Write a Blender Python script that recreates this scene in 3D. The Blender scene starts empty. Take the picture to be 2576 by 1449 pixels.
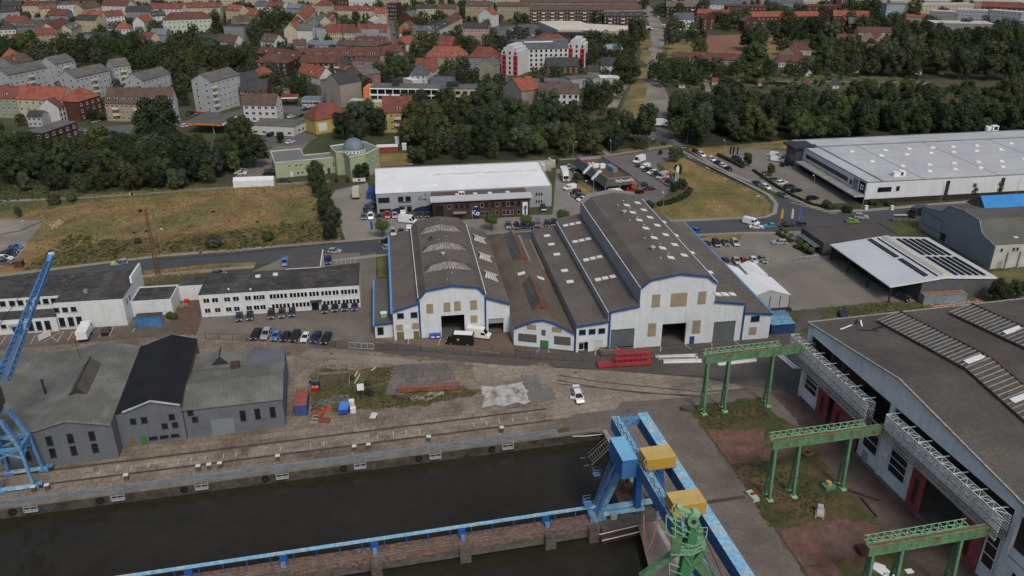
EXPO=-0.05
import bpy,math,random
from mathutils import Vector,Matrix
from math import sin,cos,radians,degrees,atan2,hypot,pi,sqrt
R=random.Random(7)
SC=bpy.context.scene
COL=SC.collection
TH=radians(25.0);FO=2070.0;CX=1288.0;CY=724.5;CH=95.0
X0=(0,640.6,1281.2,1920.2);Y0=(0,350.8,716.8,1082.9);KS=.25459
def px(a):
 if len(a)==3:return X0[a[0]%10]+a[1]*KS,Y0[a[0]//10]+a[2]*KS
 return a
def G(a,z=0.0):
 x,y=px(a);u=(x-CX)/FO;v=(y-CY)/FO
 d=(u,cos(TH)-v*sin(TH),-sin(TH)-v*cos(TH));t=(z-CH)/d[2]
 return Vector((d[0]*t,d[1]*t,z))
def proj(p):
 zc=p[1]*cos(TH)-(p[2]-CH)*sin(TH);v=-p[1]*sin(TH)-(p[2]-CH)*cos(TH)
 return CX+FO*p[0]/zc,CY+FO*v/zc,FO/zc
cam=bpy.data.cameras.new('camera');co=bpy.data.objects.new('camera',cam);COL.objects.link(co)
co.location=(0,0,CH);co.rotation_euler=(radians(90)-TH,0,0)
cam.sensor_width=36;cam.lens=FO/2576*36;cam.clip_end=6000;cam.clip_start=1
SC.camera=co
SC.view_settings.view_transform='Standard';SC.view_settings.look='None'
SC.view_settings.exposure=EXPO;SC.view_settings.gamma=1
w=bpy.data.worlds.new('World');SC.world=w;w.use_nodes=True
nt=w.node_tree;sky=nt.nodes.new('ShaderNodeTexSky');sky.sky_type='NISHITA';sky.sun_disc=False
SUN_EL=radians(50);SUN_AZ=radians(158)      # azimuth measured from +Y towards +X
sky.sun_elevation=SUN_EL;sky.sun_rotation=SUN_AZ;sky.dust_density=4;sky.air_density=1.0
nt.links.new(sky.outputs[0],nt.nodes['Background'].inputs[0]);nt.nodes['Background'].inputs[1].default_value=.115
sl=bpy.data.lights.new('sun','SUN');so=bpy.data.objects.new('sun',sl);COL.objects.link(so)
sl.energy=1.5;sl.angle=radians(11);sl.color=(1,.96,.9)
sd=Vector((sin(SUN_AZ)*cos(SUN_EL),cos(SUN_AZ)*cos(SUN_EL),sin(SUN_EL)))
so.rotation_euler=sd.to_track_quat('Z','Y').to_euler();so.location=(0,0,200)
MC={}
def mat(name,col,rough=.8,var=.25,sc=.25,col2=None,metal=0,fine=3.0,bump=0,kind='',thr=None,spec=.3,space='Object',rot=0,p=(1,1)):
 key=(name,col,rough,var,sc,col2,metal,fine,bump,kind,thr,spec,space,rot,p)
 if key in MC:return MC[key]
 m=bpy.data.materials.new(name);m.use_nodes=True;n=m.node_tree;N=n.nodes;L=n.links
 b=N['Principled BSDF'];b.inputs['Roughness'].default_value=rough;b.inputs['Metallic'].default_value=metal
 b.inputs['Specular IOR Level'].default_value=spec
 def nd(t,**k):
  x=N.new(t)
  for a,v in k.items():setattr(x,a,v)
  return x
 if space=='World':src=nd('ShaderNodeNewGeometry').outputs['Position']
 else:src=nd('ShaderNodeTexCoord').outputs['Object']
 mp=nd('ShaderNodeMapping');mp.inputs['Rotation'].default_value=(0,0,rot);L.new(src,mp.inputs[0]);src=mp.outputs[0]
 def noise(s,det=3,ro=.6):
  x=nd('ShaderNodeTexNoise');x.inputs['Scale'].default_value=s;x.inputs['Detail'].default_value=det;x.inputs['Roughness'].default_value=ro
  L.new(src,x.inputs['Vector']);return x.outputs['Fac']
 def ramp(f,a,bb,ca=0.,cb=1.):
  x=nd('ShaderNodeMapRange');x.inputs[1].default_value=a;x.inputs[2].default_value=bb;x.inputs[3].default_value=ca;x.inputs[4].default_value=cb
  L.new(f,x.inputs[0]);return x.outputs[0]
 def mix(f,a,bb,bt='MIX'):
  x=nd('ShaderNodeMix',data_type='RGBA',blend_type=bt)
  if isinstance(f,(int,float)):x.inputs[0].default_value=f
  else:L.new(f,x.inputs[0])
  for i,c in((6,a),(7,bb)):
   if isinstance(c,tuple):x.inputs[i].default_value=(*c[:3],1)
   else:L.new(c,x.inputs[i])
  return x.outputs[2]
 base=col
 if kind in('paint','leaf'):
  oi=nd('ShaderNodeObjectInfo')
 if kind=='paint':base=oi.outputs['Color']
 big=noise(sc,5)
 if col2:base=mix(ramp(big,*(thr or(.4,.6))),base,col2)
 f1=ramp(noise(sc*2.7 if col2 else sc,4),.3,.7,1-var,1+var)
 f2=ramp(noise(fine,3),.3,.7,1-var*.7,1+var*.7)
 mm=nd('ShaderNodeMath',operation='MULTIPLY');L.new(f1,mm.inputs[0]);L.new(f2,mm.inputs[1]);fac=mm.outputs[0]
 if kind=='leaf':
  f3=ramp(oi.outputs['Random'],0,1,.62,1.38);m2=nd('ShaderNodeMath',operation='MULTIPLY');L.new(fac,m2.inputs[0]);L.new(f3,m2.inputs[1]);fac=m2.outputs[0]
 if kind in('slab','brick','tile'):
  br=nd('ShaderNodeTexBrick');L.new(src,br.inputs[0]);br.offset=.5 if kind=='brick' else .35 if rot else 0
  br.inputs['Color1'].default_value=(1,1,1,1);br.inputs['Color2'].default_value=(.8,.79,.78,1)
  br.inputs['Mortar'].default_value=(.36,.35,.33,1);br.inputs['Scale'].default_value=1
  br.inputs['Brick Width'].default_value=p[0];br.inputs['Row Height'].default_value=p[1];br.inputs['Mortar Size'].default_value=min(p)*.025
  base=mix(1.,base,br.outputs[0],'MULTIPLY')
 if kind in('sheet','sheetx','sheetz','roofx','roofy'):       # ribbed metal cladding or roofing strips
  wv=nd('ShaderNodeTexWave',wave_type='BANDS',bands_direction='X' if kind in('sheet','sheetx','roofx')else 'Y' if kind=='roofy' else 'Z')
  wv.inputs['Scale'].default_value=p[0];wv.inputs['Distortion'].default_value=.6 if kind[0]=='r' else 0;wv.inputs['Detail'].default_value=1
  L.new(src,wv.inputs[0]);f4=ramp(wv.outputs['Fac'],0,1,1-p[1],1+p[1]*.4)
  m3=nd('ShaderNodeMath',operation='MULTIPLY');L.new(fac,m3.inputs[0]);L.new(f4,m3.inputs[1]);fac=m3.outputs[0]
 if kind in('sheet','plaster','streak'):             # rain streaks running down the wall or steel
  m2=nd('ShaderNodeMapping');m2.inputs['Scale'].default_value=(1.3,1.3,.1);L.new(src,m2.inputs[0]);x=nd('ShaderNodeTexNoise');x.inputs['Scale'].default_value=1;x.inputs['Detail'].default_value=4;L.new(m2.outputs[0],x.inputs['Vector'])
  m3=nd('ShaderNodeMath',operation='MULTIPLY');L.new(fac,m3.inputs[0]);L.new(ramp(x.outputs['Fac'],.32,.6,.93 if kind!='streak' else .8,1.02),m3.inputs[1]);fac=m3.outputs[0]
 out=mix(1.,base,fac,'MULTIPLY')
 L.new(out,b.inputs['Base Color'])
 if bump:
  bp=nd('ShaderNodeBump');bp.inputs['Strength'].default_value=bump;bp.inputs['Distance'].default_value=.1
  L.new(noise(fine*1.5,4),bp.inputs['Height']);L.new(bp.outputs[0],b.inputs['Normal'])
 if kind=='leaf':
  b.inputs['Subsurface Weight'].default_value=0
 MC[key]=m;return m
def wall_m(c):return mat('render_wall',c,.9,.1,.3,fine=2,kind='plaster')
def brick_m(c):return mat('brick_wall',c,.9,.22,.4,fine=6)
def roof_m(c):return mat('roof_tiles',c,.85,.28,.35,fine=2.5,kind='roofx',p=(1.6,.18))
GLASS=mat('window_glass',(.012,.014,.017),.12,.5,.35,spec=.5,fine=.8)
WHITE=mat('white_paint',(.72,.74,.74),.6,.08)
FRAMEW=mat('white_frame',(.6,.61,.6),.6,.05)
DARK=mat('dark_metal',(.03,.032,.035),.6,.2)
BLACK=mat('black_rubber',(.014,.014,.015),.8,.2)
TAN=mat('tan_panel',(.3,.25,.17),.7,.15,.6,kind='sheet',p=(2.4,.25))
GREYM=mat('grey_metal',(.25,.26,.27),.5,.15)
BLUET=mat('blue_trim',(.025,.068,.2),.5,.1)
GALV=mat('galvanised_steel',(.42,.45,.46),.45,.2,fine=4,metal=.3)
CONC=mat('concrete',(.3,.28,.25),.9,.3,.3)
FELT=mat('roof_felt',(.118,.104,.09),.95,.2,.12,kind='roofy',p=(.45,.08),fine=1.2)
PAINT=mat('car_paint',(1,1,1),.25,.03,kind='paint',spec=.6)
CGLASS=mat('car_glass',(.008,.009,.011),.08,.1,spec=.7)
class MB:
 def __init__(s):s.v=[];s.f=[];s.m=[]
 def face(s,pts,m=0):
  i=len(s.v);s.v+=[tuple(p)for p in pts];s.f.append(tuple(range(i,i+len(pts))));s.m.append(m)
 def box(s,x0,y0,z0,x1,y1,z1,m=0,mt=None,skip=''):
  a=[(x0,y0,z0),(x1,y0,z0),(x1,y1,z0),(x0,y1,z0),(x0,y0,z1),(x1,y0,z1),(x1,y1,z1),(x0,y1,z1)]
  i=len(s.v);s.v+=a
  for k,q in(('b',(0,3,2,1)),('t',(4,5,6,7)),('f',(0,1,5,4)),('r',(1,2,6,5)),('k',(2,3,7,6)),('l',(3,0,4,7))):
   if k in skip:continue
   s.f.append(tuple(i+j for j in q));s.m.append(mt if(k=='t' and mt is not None)else m)
 def prism(s,pts,z0,z1,m=0,mt=None):
  n=len(pts)
  ar=sum(pts[i][0]*pts[(i+1)%n][1]-pts[(i+1)%n][0]*pts[i][1]for i in range(n))
  if ar<0:pts=pts[::-1]
  za=(lambda p:z0)if not callable(z0)else z0;zb=(lambda p:z1)if not callable(z1)else z1
  for i in range(n):
   a,b=pts[i],pts[(i+1)%n]
   s.face([(*a[:2],za(a)),(*b[:2],za(b)),(*b[:2],zb(b)),(*a[:2],zb(a))],m)
  s.face([(*p[:2],zb(p))for p in pts],m if mt is None else mt);s.face([(*p[:2],za(p))for p in pts[::-1]],m)
 def extr(s,prof,y0,y1,m=0,cap=True):      # closed profile in x,z extruded along y
  n=len(prof);ar=sum(prof[i][0]*prof[(i+1)%n][1]-prof[(i+1)%n][0]*prof[i][1]for i in range(n))
  if ar<0:prof=prof[::-1]
  for i in range(n):
   a,b=prof[i],prof[(i+1)%n]
   s.face([(a[0],y0,a[1]),(a[0],y1,a[1]),(b[0],y1,b[1]),(b[0],y0,b[1])],m)
  if cap:
   s.face([(p[0],y0,p[1])for p in prof],m);s.face([(p[0],y1,p[1])for p in prof[::-1]],m)
 def slab(s,a,b,y0,y1,t=.2,m=0):           # roof strip from a=(x,z) to b=(x,z)
  s.extr([a,b,(b[0],b[1]+t),(a[0],a[1]+t)],y0,y1,m)
 def beam(s,p,q,w=.1,h=None,m=0):
  p=Vector(p);q=Vector(q);h=h or w;d=(q-p)
  if d.length<1e-4:return
  d.normalize();up=Vector((0,0,1))if abs(d.z)<.95 else Vector((0,1,0))
  x=d.cross(up).normalized()*(w/2);y=x.cross(d).normalized()*(h/2)
  i=len(s.v);s.v+=[tuple(c)for c in(p-x-y,p+x-y,p+x+y,p-x+y,q-x-y,q+x-y,q+x+y,q-x+y)]
  for f in((0,1,2,3),(7,6,5,4),(0,4,5,1),(1,5,6,2),(2,6,7,3),(3,7,4,0)):s.f.append(tuple(i+j for j in f));s.m.append(m)
 def cyl(s,p,q,r0,r1=None,n=8,m=0,cap=True):
  p=Vector(p);q=Vector(q);r1=r0 if r1 is None else r1;d=(q-p).normalized()
  up=Vector((0,0,1))if abs(d.z)<.95 else Vector((0,1,0));x=d.cross(up).normalized();y=x.cross(d)
  i=len(s.v)
  for c,r in((p,r0),(q,r1)):
   for k in range(n):
    a=2*pi*k/n;s.v.append(tuple(c+x*(r*cos(a))+y*(r*sin(a))))
  for k in range(n):s.f.append((i+k,i+(k+1)%n,i+n+(k+1)%n,i+n+k));s.m.append(m)
  if cap:s.f.append(tuple(range(i+n-1,i-1,-1)));s.m.append(m);s.f.append(tuple(range(i+n,i+2*n)));s.m.append(m)
 def lathe(s,prof,c=(0,0),n=16,m=0):
  i=len(s.v)
  for r,z in prof:
   for k in range(n):a=2*pi*k/n;s.v.append((c[0]+r*cos(a),c[1]+r*sin(a),z))
  for j in range(len(prof)-1):
   for k in range(n):s.f.append((i+j*n+k,i+j*n+(k+1)%n,i+(j+1)*n+(k+1)%n,i+(j+1)*n+k));s.m.append(m)
 def mesh(s,name,mats):
  me=bpy.data.meshes.new(name);me.from_pydata(s.v,[],s.f)
  for x in(mats if isinstance(mats,(list,tuple))else[mats]):me.materials.append(x)
  if any(s.m):me.polygons.foreach_set('material_index',s.m)
  me.update();return me
 def build(s,name,mats,parent=None,loc=None,rz=None):
  return add(name,s.mesh(name,mats),parent,loc,rz)
THINGS=[]
def add(name,me,parent=None,loc=None,rz=None,scale=None,color=None):
 o=bpy.data.objects.new(name,me);COL.objects.link(o)
 if parent is not None:o.parent=parent
 if loc is not None:o.location=loc
 if rz is not None:o.rotation_euler=(0,0,rz)if not isinstance(rz,tuple)else rz
 if scale is not None:o.scale=scale
 if color is not None:o.color=(*color,1)
 return o
def tag(o,label,cat,group=None,shared=False):
 o['label']=label;o['category']=cat
 if group:o['group']=group
 THINGS.append((o,shared));return o
def thing(name,loc,label,cat,rz=0,group=None,shared=False):
 o=bpy.data.objects.new(name,None);COL.objects.link(o);o.location=loc;o.rotation_euler=(0,0,rz)
 o.empty_display_size=.1
 return tag(o,label,cat,group,shared)
def struct(name,me,kind='structure'):
 o=add(name,me);o['kind']=kind;return o
def copytree(o):
 c=o.copy();COL.objects.link(c)
 for ch in o.children:
  d=ch.copy();COL.objects.link(d);d.parent=c
  for g2 in ch.children:
   e=g2.copy();COL.objects.link(e);e.parent=d
 return c
WM={}
def winmesh(w,h,style='white',nx=2):
 k=(round(w,2),round(h,2),style,nx)
 if k in WM:return WM[k]
 b=MB();t=.09
 fm={'white':FRAMEW,'dark':DARK,'blue':BLUET,'grey':GREYM,'brown':mat('brown_frame',(.08,.05,.035),.7)}[style]
 for x0,x1,z0,z1 in((-w/2,w/2,0,t),(-w/2,w/2,h-t,h),(-w/2,-w/2+t,t,h-t),(w/2-t,w/2,t,h-t)):b.box(x0,-.07,z0,x1,.02,z1,0)
 for i in range(1,nx):x=-w/2+w*i/nx;b.box(x-.04,-.06,t,x+.04,.02,h-t,0)
 b.box(-w/2-.05,-.14,-.08,w/2+.05,.02,-.005,0)
 b.face([(-w/2+t,-.03,t),(w/2-t,-.03,t),(w/2-t,-.03,h-t),(-w/2+t,-.03,h-t)],1)
 WM[k]=b.mesh('window',[fm,GLASS]);return WM[k]
def win(parent,x,y,z,w=1.2,h=1.4,style='white',face=0,nx=2,name='window'):
 # face: 0 front(-y) 1 right(+x) 2 back 3 left(-x)
 return add(name,winmesh(w,h,style,nx),parent,(x,y,z),(0,pi/2,pi,-pi/2)[face])
def panel(parent,name,x,z,w,h,m,y=0,t=.06,face=0):
 b=MB();b.box(-w/2,-t,0,w/2,.02,h,0);return b.build(name,m,parent,(x,y,z),(0,pi/2,pi,-pi/2)[face])
def frontwall(b,prof,holes,y,m=0,back=False):
 # wall in plane y with top line prof [(x,z)...], rectangular holes (x0,x1,z0,z1)
 xs=sorted(set([p[0]for p in prof]+[h[0]for h in holes]+[h[1]for h in holes]))
 def top(x):
  for(a,za),(c,zc)in zip(prof,prof[1:]):
   if a<=x<=c:return za+(zc-za)*(x-a)/(c-a)if c>a else zc
  return prof[-1][1]
 for a,c in zip(xs,xs[1:]):
  if c-a<1e-6:continue
  iv=sorted((h[2],h[3])for h in holes if h[0]<=a+1e-6 and h[1]>=c-1e-6);z=0
  ea=1e-5
  for z0,z1 in iv:
   if z0>z:b.face([(a,y,z),(c,y,z),(c,y,z0),(a,y,z0)],m)
   z=z1
  b.face([(a,y,z),(c,y,z),(c,y,top(c-ea)),(a,y,top(a+ea))],m)
def text(parent,body,size,loc,m,rot=(pi/2,0,0),name='lettering',ext=.03,align='CENTER'):
 cu=bpy.data.curves.new(name,'FONT');cu.body=body;cu.size=size;cu.extrude=ext;cu.align_x=align;cu.resolution_u=2
 o=bpy.data.objects.new('t',cu);COL.objects.link(o);bpy.context.view_layer.update()
 me=bpy.data.meshes.new_from_object(o.evaluated_get(bpy.context.evaluated_depsgraph_get()));bpy.data.objects.remove(o)
 me.materials.clear();me.materials.append(m);me.name=name
 x=add(name,me,parent,loc);x.rotation_euler=rot;return x
A8=radians(8.54)       # heading of the halls and offices
A12=radians(12.4)      # heading of the quay
def f8(u,w,z=0):return Vector((u*cos(A8)-w*sin(A8),u*sin(A8)+w*cos(A8),z))
def f12(u,w,z=0):return Vector((u*cos(A12)-w*sin(A12),u*sin(A12)+w*cos(A12),z))
def inv(p,a):return Vector((p[0]*cos(a)+p[1]*sin(a),-p[0]*sin(a)+p[1]*cos(a),p[2]))
# ================================================================ industrial halls
CLAD=mat('white_cladding',(.58,.625,.64),.55,.06,.3,kind='sheet',p=(3.2,.12),fine=.7)
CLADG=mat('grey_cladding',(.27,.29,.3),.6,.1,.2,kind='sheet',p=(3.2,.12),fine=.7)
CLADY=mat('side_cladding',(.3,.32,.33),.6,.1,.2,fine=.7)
SHUT=mat('steel_shutter',(.12,.13,.14),.5,.15,.5,kind='sheetz',p=(1.2,.35))
SKYL=mat('skylight_plastic',(.72,.7,.66),.35,.12,.8)
LGLASS=mat('wired_glass',(.33,.3,.25),.3,.35,.8,fine=2,col2=(.17,.19,.2))
LBAR=mat('lantern_bar',(.1,.072,.058),.9,.3,.8)
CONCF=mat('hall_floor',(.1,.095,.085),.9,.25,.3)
RUST=mat('rust',(.14,.06,.04),.9,.35,.8)
VENTM=mat('vent_metal',(.35,.34,.31),.6,.2)
def roofz(prof,x):
 for(a,za),(c,zc)in zip(prof,prof[1:]):
  if a<=x<=c and c>a:return za+(zc-za)*(x-a)/(c-a),atan2(zc-za,c-a)
 return prof[-1][1],0
def hitroof(a,org,rz,prof,zadd=0.25):
 g0=G(a,0);d=g0-Vector((0,0,CH));o=Vector((0,0,CH))
 for(x0,z0),(x1,z1)in zip(prof,prof[1:]):
  if x1-x0<.1:continue
  sl=(z1-z0)/(x1-x0)
  ol=inv(o-Vector((*org[:2],0)),rz);dl=inv(d,rz)
  t=(z0+zadd+sl*(ol.x-x0)-ol.z)/(dl.z-sl*dl.x);p=ol+dl*t
  if x0-.05<=p.x<=x1+.05:return p,atan2(sl,1)
 return None,0
def skylight(par,a,org,rz,prof,w=1.6,l=1.7,name='skylight'):
 p,s=hitroof(a,org,rz,prof)
 if p is None:return
 k=('sky',w,l)
 if k not in WM:
  b=MB();b.box(-w/2-.08,-l/2-.08,-.1,w/2+.08,l/2+.08,.08,0)
  b.face([(-w/2,-l/2,.09),(w/2,-l/2,.09),(w/2,l/2,.09),(-w/2,l/2,.09)],1);WM[k]=b.mesh('skylight',[GREYM,SKYL])
 add(name,WM[k],par,p,(0,-s,0))
def ventcap(par,a,org,rz,prof,r=.3,h=.6,rusty=False):
 p,s=hitroof(a,org,rz,prof)
 if p is None:return
 k=('vent',r,h,rusty)
 if k not in WM:
  b=MB();b.cyl((0,0,-.3),(0,0,h),r*.75,n=8);b.cyl((0,0,h),(0,0,h+r*.6),r*1.3,r*.5,n=8);WM[k]=b.mesh('vent',RUST if rusty else VENTM)
 add('vent',WM[k],par,p)
def roof_run(t,prof,segs,y0,y1,m=FELT,over=.35,trim=BLUET,name='roof'):
 # roof slabs for the listed segment indices, returns the roof object
 b=MB()
 for i in segs:
  a,c=prof[i],prof[i+1];b.slab(a,c,y0-over,y1+over,.22)
 r=b.build(name,m,t);e=MB()
 for i in segs:
  a,c=prof[i],prof[i+1];e.beam((a[0],y0-over-.03,a[1]+.02),(c[0],y0-over-.03,c[1]+.02),.12,.5)
 e.build('gable_trim',trim,t);return r
def sides(b,prof,y0,y1,m=0):
 # outer wall, step walls and back wall of a hall whose front is built apart
 b.face([(prof[0][0],y0,0),(prof[0][0],y0,prof[0][1]),(prof[0][0],y1,prof[0][1]),(prof[0][0],y1,0)],m)
 b.face([(prof[-1][0],y0,0),(prof[-1][0],y1,0),(prof[-1][0],y1,prof[-1][1]),(prof[-1][0],y0,prof[-1][1])],m)
 for(a,za),(c,zc)in zip(prof,prof[1:]):
  if c-a<.01:b.face([(a,y0,za),(a,y1,za),(a,y1,zc),(a,y0,zc)],m)
 bb=MB();frontwall(bb,prof,[],y1,m);i=len(b.v);b.v+=bb.v;b.f+=[tuple(i+j for j in f)for f in bb.f];b.m+=bb.m
org=f8(-2.1,176.4);LP=[(-4.5,3.7),(0,4.0),(0,7.6),(6.3,9.5),(6.3,10.6),(8,12.6),(14.2,13.5),(20.4,12.6),(22.1,10.6),(22.1,9.8),(28,7.7)]
t=thing('industrial_hall',org,'white industrial hall with three glazed lanterns across its rounded dark roof','hall',A8)
LH=t;b=MB();holes=[(11.4,17.0,0,5.6),(22.8,26.5,0,3.9)]
frontwall(b,LP[2:],holes,0);sides(b,LP[2:],0,48,1)
b.box(-4.5,1.6,0,-.01,27.5,3.7,0)
for h in holes:                                           # door reveals and a short look inside
 for x in h[:2]:b.face([(x,0,0),(x,.5,0),(x,.5,h[3]),(x,0,h[3])],0)
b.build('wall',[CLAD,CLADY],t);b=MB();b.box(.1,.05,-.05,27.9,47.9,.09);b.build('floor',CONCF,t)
r1=roof_run(t,LP,[2,3],0,48)if False else roof_run(t,LP,[2],0,48)
r2=roof_run(t,LP,[4,5,6,7],0,47);r3=roof_run(t,LP,[9],0,48);r4=roof_run(t,LP,[0],1.6,27.2)
b=MB()
b.beam((-.25,-.4,7.55),(-.25,48,7.55),.5,.55);b.beam((-4.7,1.3,3.65),(-4.7,27.5,3.65),.4,.5);b.build('gutter',mat('light_blue_gutter',(.1,.3,.6),.5,.1),t)
b=MB()
for x in(6.3,22.1):b.box(x-.22,-.12,0,x+.22,-.005,10,0)
b.build('corner_strip',BLUET,t)
for x0 in(6.15,22.3):bb=MB();bb.beam((x0,-.3,10.75),(x0,47,10.75),.16,.16);bb.build('rain_gutter',WHITE,t)
for x,z,w_,h_ in((8.8,6.5,1.6,2.5),(12.9,6.6,1.6,2.5),(15.4,6.7,1.6,2.5),(19.3,6.7,1.7,2.5),(19.3,3.2,1.7,2.0),(1.4,2.4,1.6,1.7),(5.2,2.5,1.6,1.7)):panel(t,'wall_panel',x,z,w_,h_,TAN)
for x in(1.8,5.0):win(t,x,0,5.7,1.6,1.4,'blue',nx=1)
OLIVE=mat('olive_door',(.14,.12,.05),.6,.15)
panel(t,'door',1.5,.02,1.7,2.1,OLIVE);panel(t,'door',5.3,.02,1.3,2.0,OLIVE)
win(t,-3.2,1.6,.9,1.5,2.0,'blue',nx=1)
panel(t,'nameplate',3.3,2.7,1.1,.7,WHITE);lg=MB();[lg.beam((3.0+i*.1,-.075,2.95+(.12,0,.18,.05,.15,0,.1)[i]),(3.1+i*.1,-.075,2.95+(0,.18,.05,.15,0,.1,.02)[i]),.03,.05)for i in range(7)];lg.build('logo',DARK,t)
rd=MB();rd.box(22.8,.3,2.5,26.5,.4,3.9,0);rd.build('roller_door',mat('open_shutter',(.3,.31,.32),.5,.1,kind='sheetz',p=(1.2,.35)),t)
for k,y0 in enumerate((35.8,22.5,9.5)):
 b=MB()
 fb=[(8.2,y0,12.75),(14.2,y0,13.6),(20.2,y0,12.75)];tp=[(10.4,y0+2.1,14.15),(14.2,y0+2.3,14.9),(18.0,y0+2.1,14.15)]
 for i in range(2):
  b.face([fb[i],fb[i+1],tp[i+1],tp[i]],0)
  bk0=(fb[i][0],y0+4.2,fb[i][2]);bk1=(fb[i+1][0],y0+4.2,fb[i+1][2]);b.face([bk1,bk0,tp[i],tp[i+1]],0)
  for q in range(8):
   f=q/7;p0=Vector(fb[i]).lerp(Vector(fb[i+1]),f);p1=Vector(tp[i]).lerp(Vector(tp[i+1]),f);b.beam(p0,p1,.13,.13,1)
  b.beam(fb[i],fb[i+1],.22,.22,1);b.beam(tp[i],tp[i+1],.22,.22,1)
 b.face([fb[0],tp[0],(8.2,y0+4.2,12.75)],1);b.face([fb[2],(20.2,y0+4.2,12.75),tp[2]],1)
 b.build('roof_lantern',[LGLASS,LBAR],r2)
for k,y0 in enumerate((37.8,24.5,12)):
 b=MB();P4=[(23.4,y0,9.65),(27.0,y0-.8,8.4),(26.4,y0+1.5,9.0),(24.0,y0+2.2,9.95)]
 b.face(P4,0);b.face([P4[3],P4[2],(27.3,y0+4,8.3),(23.6,y0+5,9.6)],0);b.face([P4[0],P4[3],(23.6,y0+5,9.6)],1);b.face([P4[1],(27.3,y0+4,8.3),P4[2]],1)
 for q in range(6):
  f=q/5;b.beam(Vector(P4[0]).lerp(Vector(P4[1]),f),Vector(P4[3]).lerp(Vector(P4[2]),f),.12,.12,1)
 b.build('roof_lantern',[mat('lantern_glass_pale',(.52,.49,.44),.35,.2,.8),LBAR],r3)
ventcap(r2,(11,1745,1000),org,A8,LP,.55,1.2,True);ventcap(r2,(11,1862,1140),org,A8,LP,.5,.5)
for a in((11,1852,795),(11,1805,835),(11,1895,960),(11,1820,995),(11,1927,1197),(11,1948,1322),(11,1905,1390)):ventcap(r2,a,org,A8,LP,.16,.25)
b=MB();b.box(-.7,-.6,0,.7,.6,1.1,0);b.box(-.8,-.7,1.1,.8,.7,1.2,1);b.build('vent_box',[mat('pale_green',(.25,.35,.28),.6),WHITE],r4,(-2.2,5.0,3.9))
org=f8(25.9,169.7);GP=[(0,4.6),(2.2,5.9),(4.4,6.95),(6.5,7.5),(8.6,7.0),(11.2,5.9),(13.8,4.5)]
t=thing('industrial_hall',org,'low white hall with arched gable, rusty ridge lanterns and green door','hall',A8);MH=t
sh=lambda b:setattr(b,'v',[(x,y-5.0*x/13.8 if y<1 else y,z)for x,y,z in b.v])
b=MB();frontwall(b,GP,[],0);sides(b,GP,0,54,1);sh(b);b.build('wall',[CLAD,CLADY],t)
b=MB()
for i in range(6):b.slab(GP[i],GP[i+1],-.3,54,.2)
sh(b);r=b.build('roof',mat('roof_felt_brown',(.125,.1,.078),.95,.22,.12,kind='roofy',p=(.45,.14),fine=1.2),t)
b=MB()
for i in range(6):a,c=GP[i],GP[i+1];b.beam((a[0],-.34,a[1]-.05),(c[0],-.34,c[1]-.05),.12,.5)
b.box(13.5,-.12,0,13.85,-.01,4.4,0);sh(b);b.build('gable_trim',BLUET,t)
fa=-atan2(5.0,13.8);ml=sqrt(1+(5/13.8)**2)
def mp(n,x,z,w_,h_,m):o=panel(t,n,x,z,w_,h_,m);o.location.y=-5*x/13.8;o.rotation_euler=(0,0,fa)
mp('wall_panel',4.0,4.6,2.2,1.3,TAN);mp('wall_panel',9.6,4.5,2.3,1.3,TAN)
GRT=mat('grey_slats',(.11,.1,.09),.7,.2,kind='sheet',p=(2.4,.3))
mp('window_slats',3.1,1.2,4.4,2.1,GRT);mp('window_slats',10.9,1.3,3.9,2.2,GRT);mp('window_slats',6.7,3.3,1.0,1.5,GRT);mp('door',6.9,.02,2.0,2.0,mat('green_door',(.06,.14,.045),.6))
for y0,y1 in((3,18.5),(33.5,51)):
 b=MB();b.face([(4.6,y0,7.0),(6.9,y0,9.4),(6.9,y1,9.4),(4.6,y1,7.0)],0);b.face([(6.9,y0,9.4),(9.3,y0,6.9),(9.3,y1,6.9),(6.9,y1,9.4)],1)
 b.face([(4.6,y0,6.5),(9.3,y0,6.5),(9.3,y0,6.9),(6.9,y0,9.4),(4.6,y0,7)],2);b.face([(9.3,y1,6.5),(4.6,y1,6.5),(4.6,y1,7),(6.9,y1,9.4),(9.3,y1,6.9)],2);b.beam((6.9,y0-.3,9.45),(6.9,y1,9.45),.3,.2,2)
 b.build('roof_lantern',[mat('green_glass',(.09,.095,.075),.4,.25,fine=1.5,kind='sheetz' if 0 else 'roofy',p=(.9,.35)),mat('rust_felt',(.13,.085,.06),.9,.25),RUST],r)
b=MB();b.face([(9.4,34,6.9),(13.4,31,4.95),(13.4,54,4.95),(9.4,54,6.9)],0);b.build('metal_sheet_patch',mat('grey_sheet',(.22,.225,.22),.6,.1),r)
for a in((12,120,1325),(12,310,1370)):skylight(r,a,org,A8,[(a_,z_+.05)for a_,z_ in GP],1.9,1.5)
org=f8(39.7,164.0);BP=[(0,6.9),(7.4,7.6),(7.4,10),(14.7,11.1),(14.7,15.7),(16.8,17.5),(23.7,18.6),(30.6,17.5),(32.8,15.7),(32.8,10.9),(40.5,9.8),(40.5,7.4),(47.5,6.6)]
t=thing('industrial_hall',org,'largest white industrial hall with tall curved nave roof and rows of square skylights','hall',A8);BH=t
holes=[(8.2,13.9,0,5.3),(20.6,26.5,0,5.8),(33.3,38.7,0,5.4),(.6,2.9,0,2.6),(4.2,6.3,0,2.8)]
b=MB();frontwall(b,BP,holes,0);sides(b,BP,0,62,1)
for h in holes:
 for x in h[:2]:b.face([(x,0,0),(x,.6,0),(x,.6,h[3]),(x,0,h[3])],0)
b.build('wall',[CLAD,CLADG],t);b=MB();b.box(.1,.05,-.05,47.3,61.9,.09);b.build('floor',CONCF,t)
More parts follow.
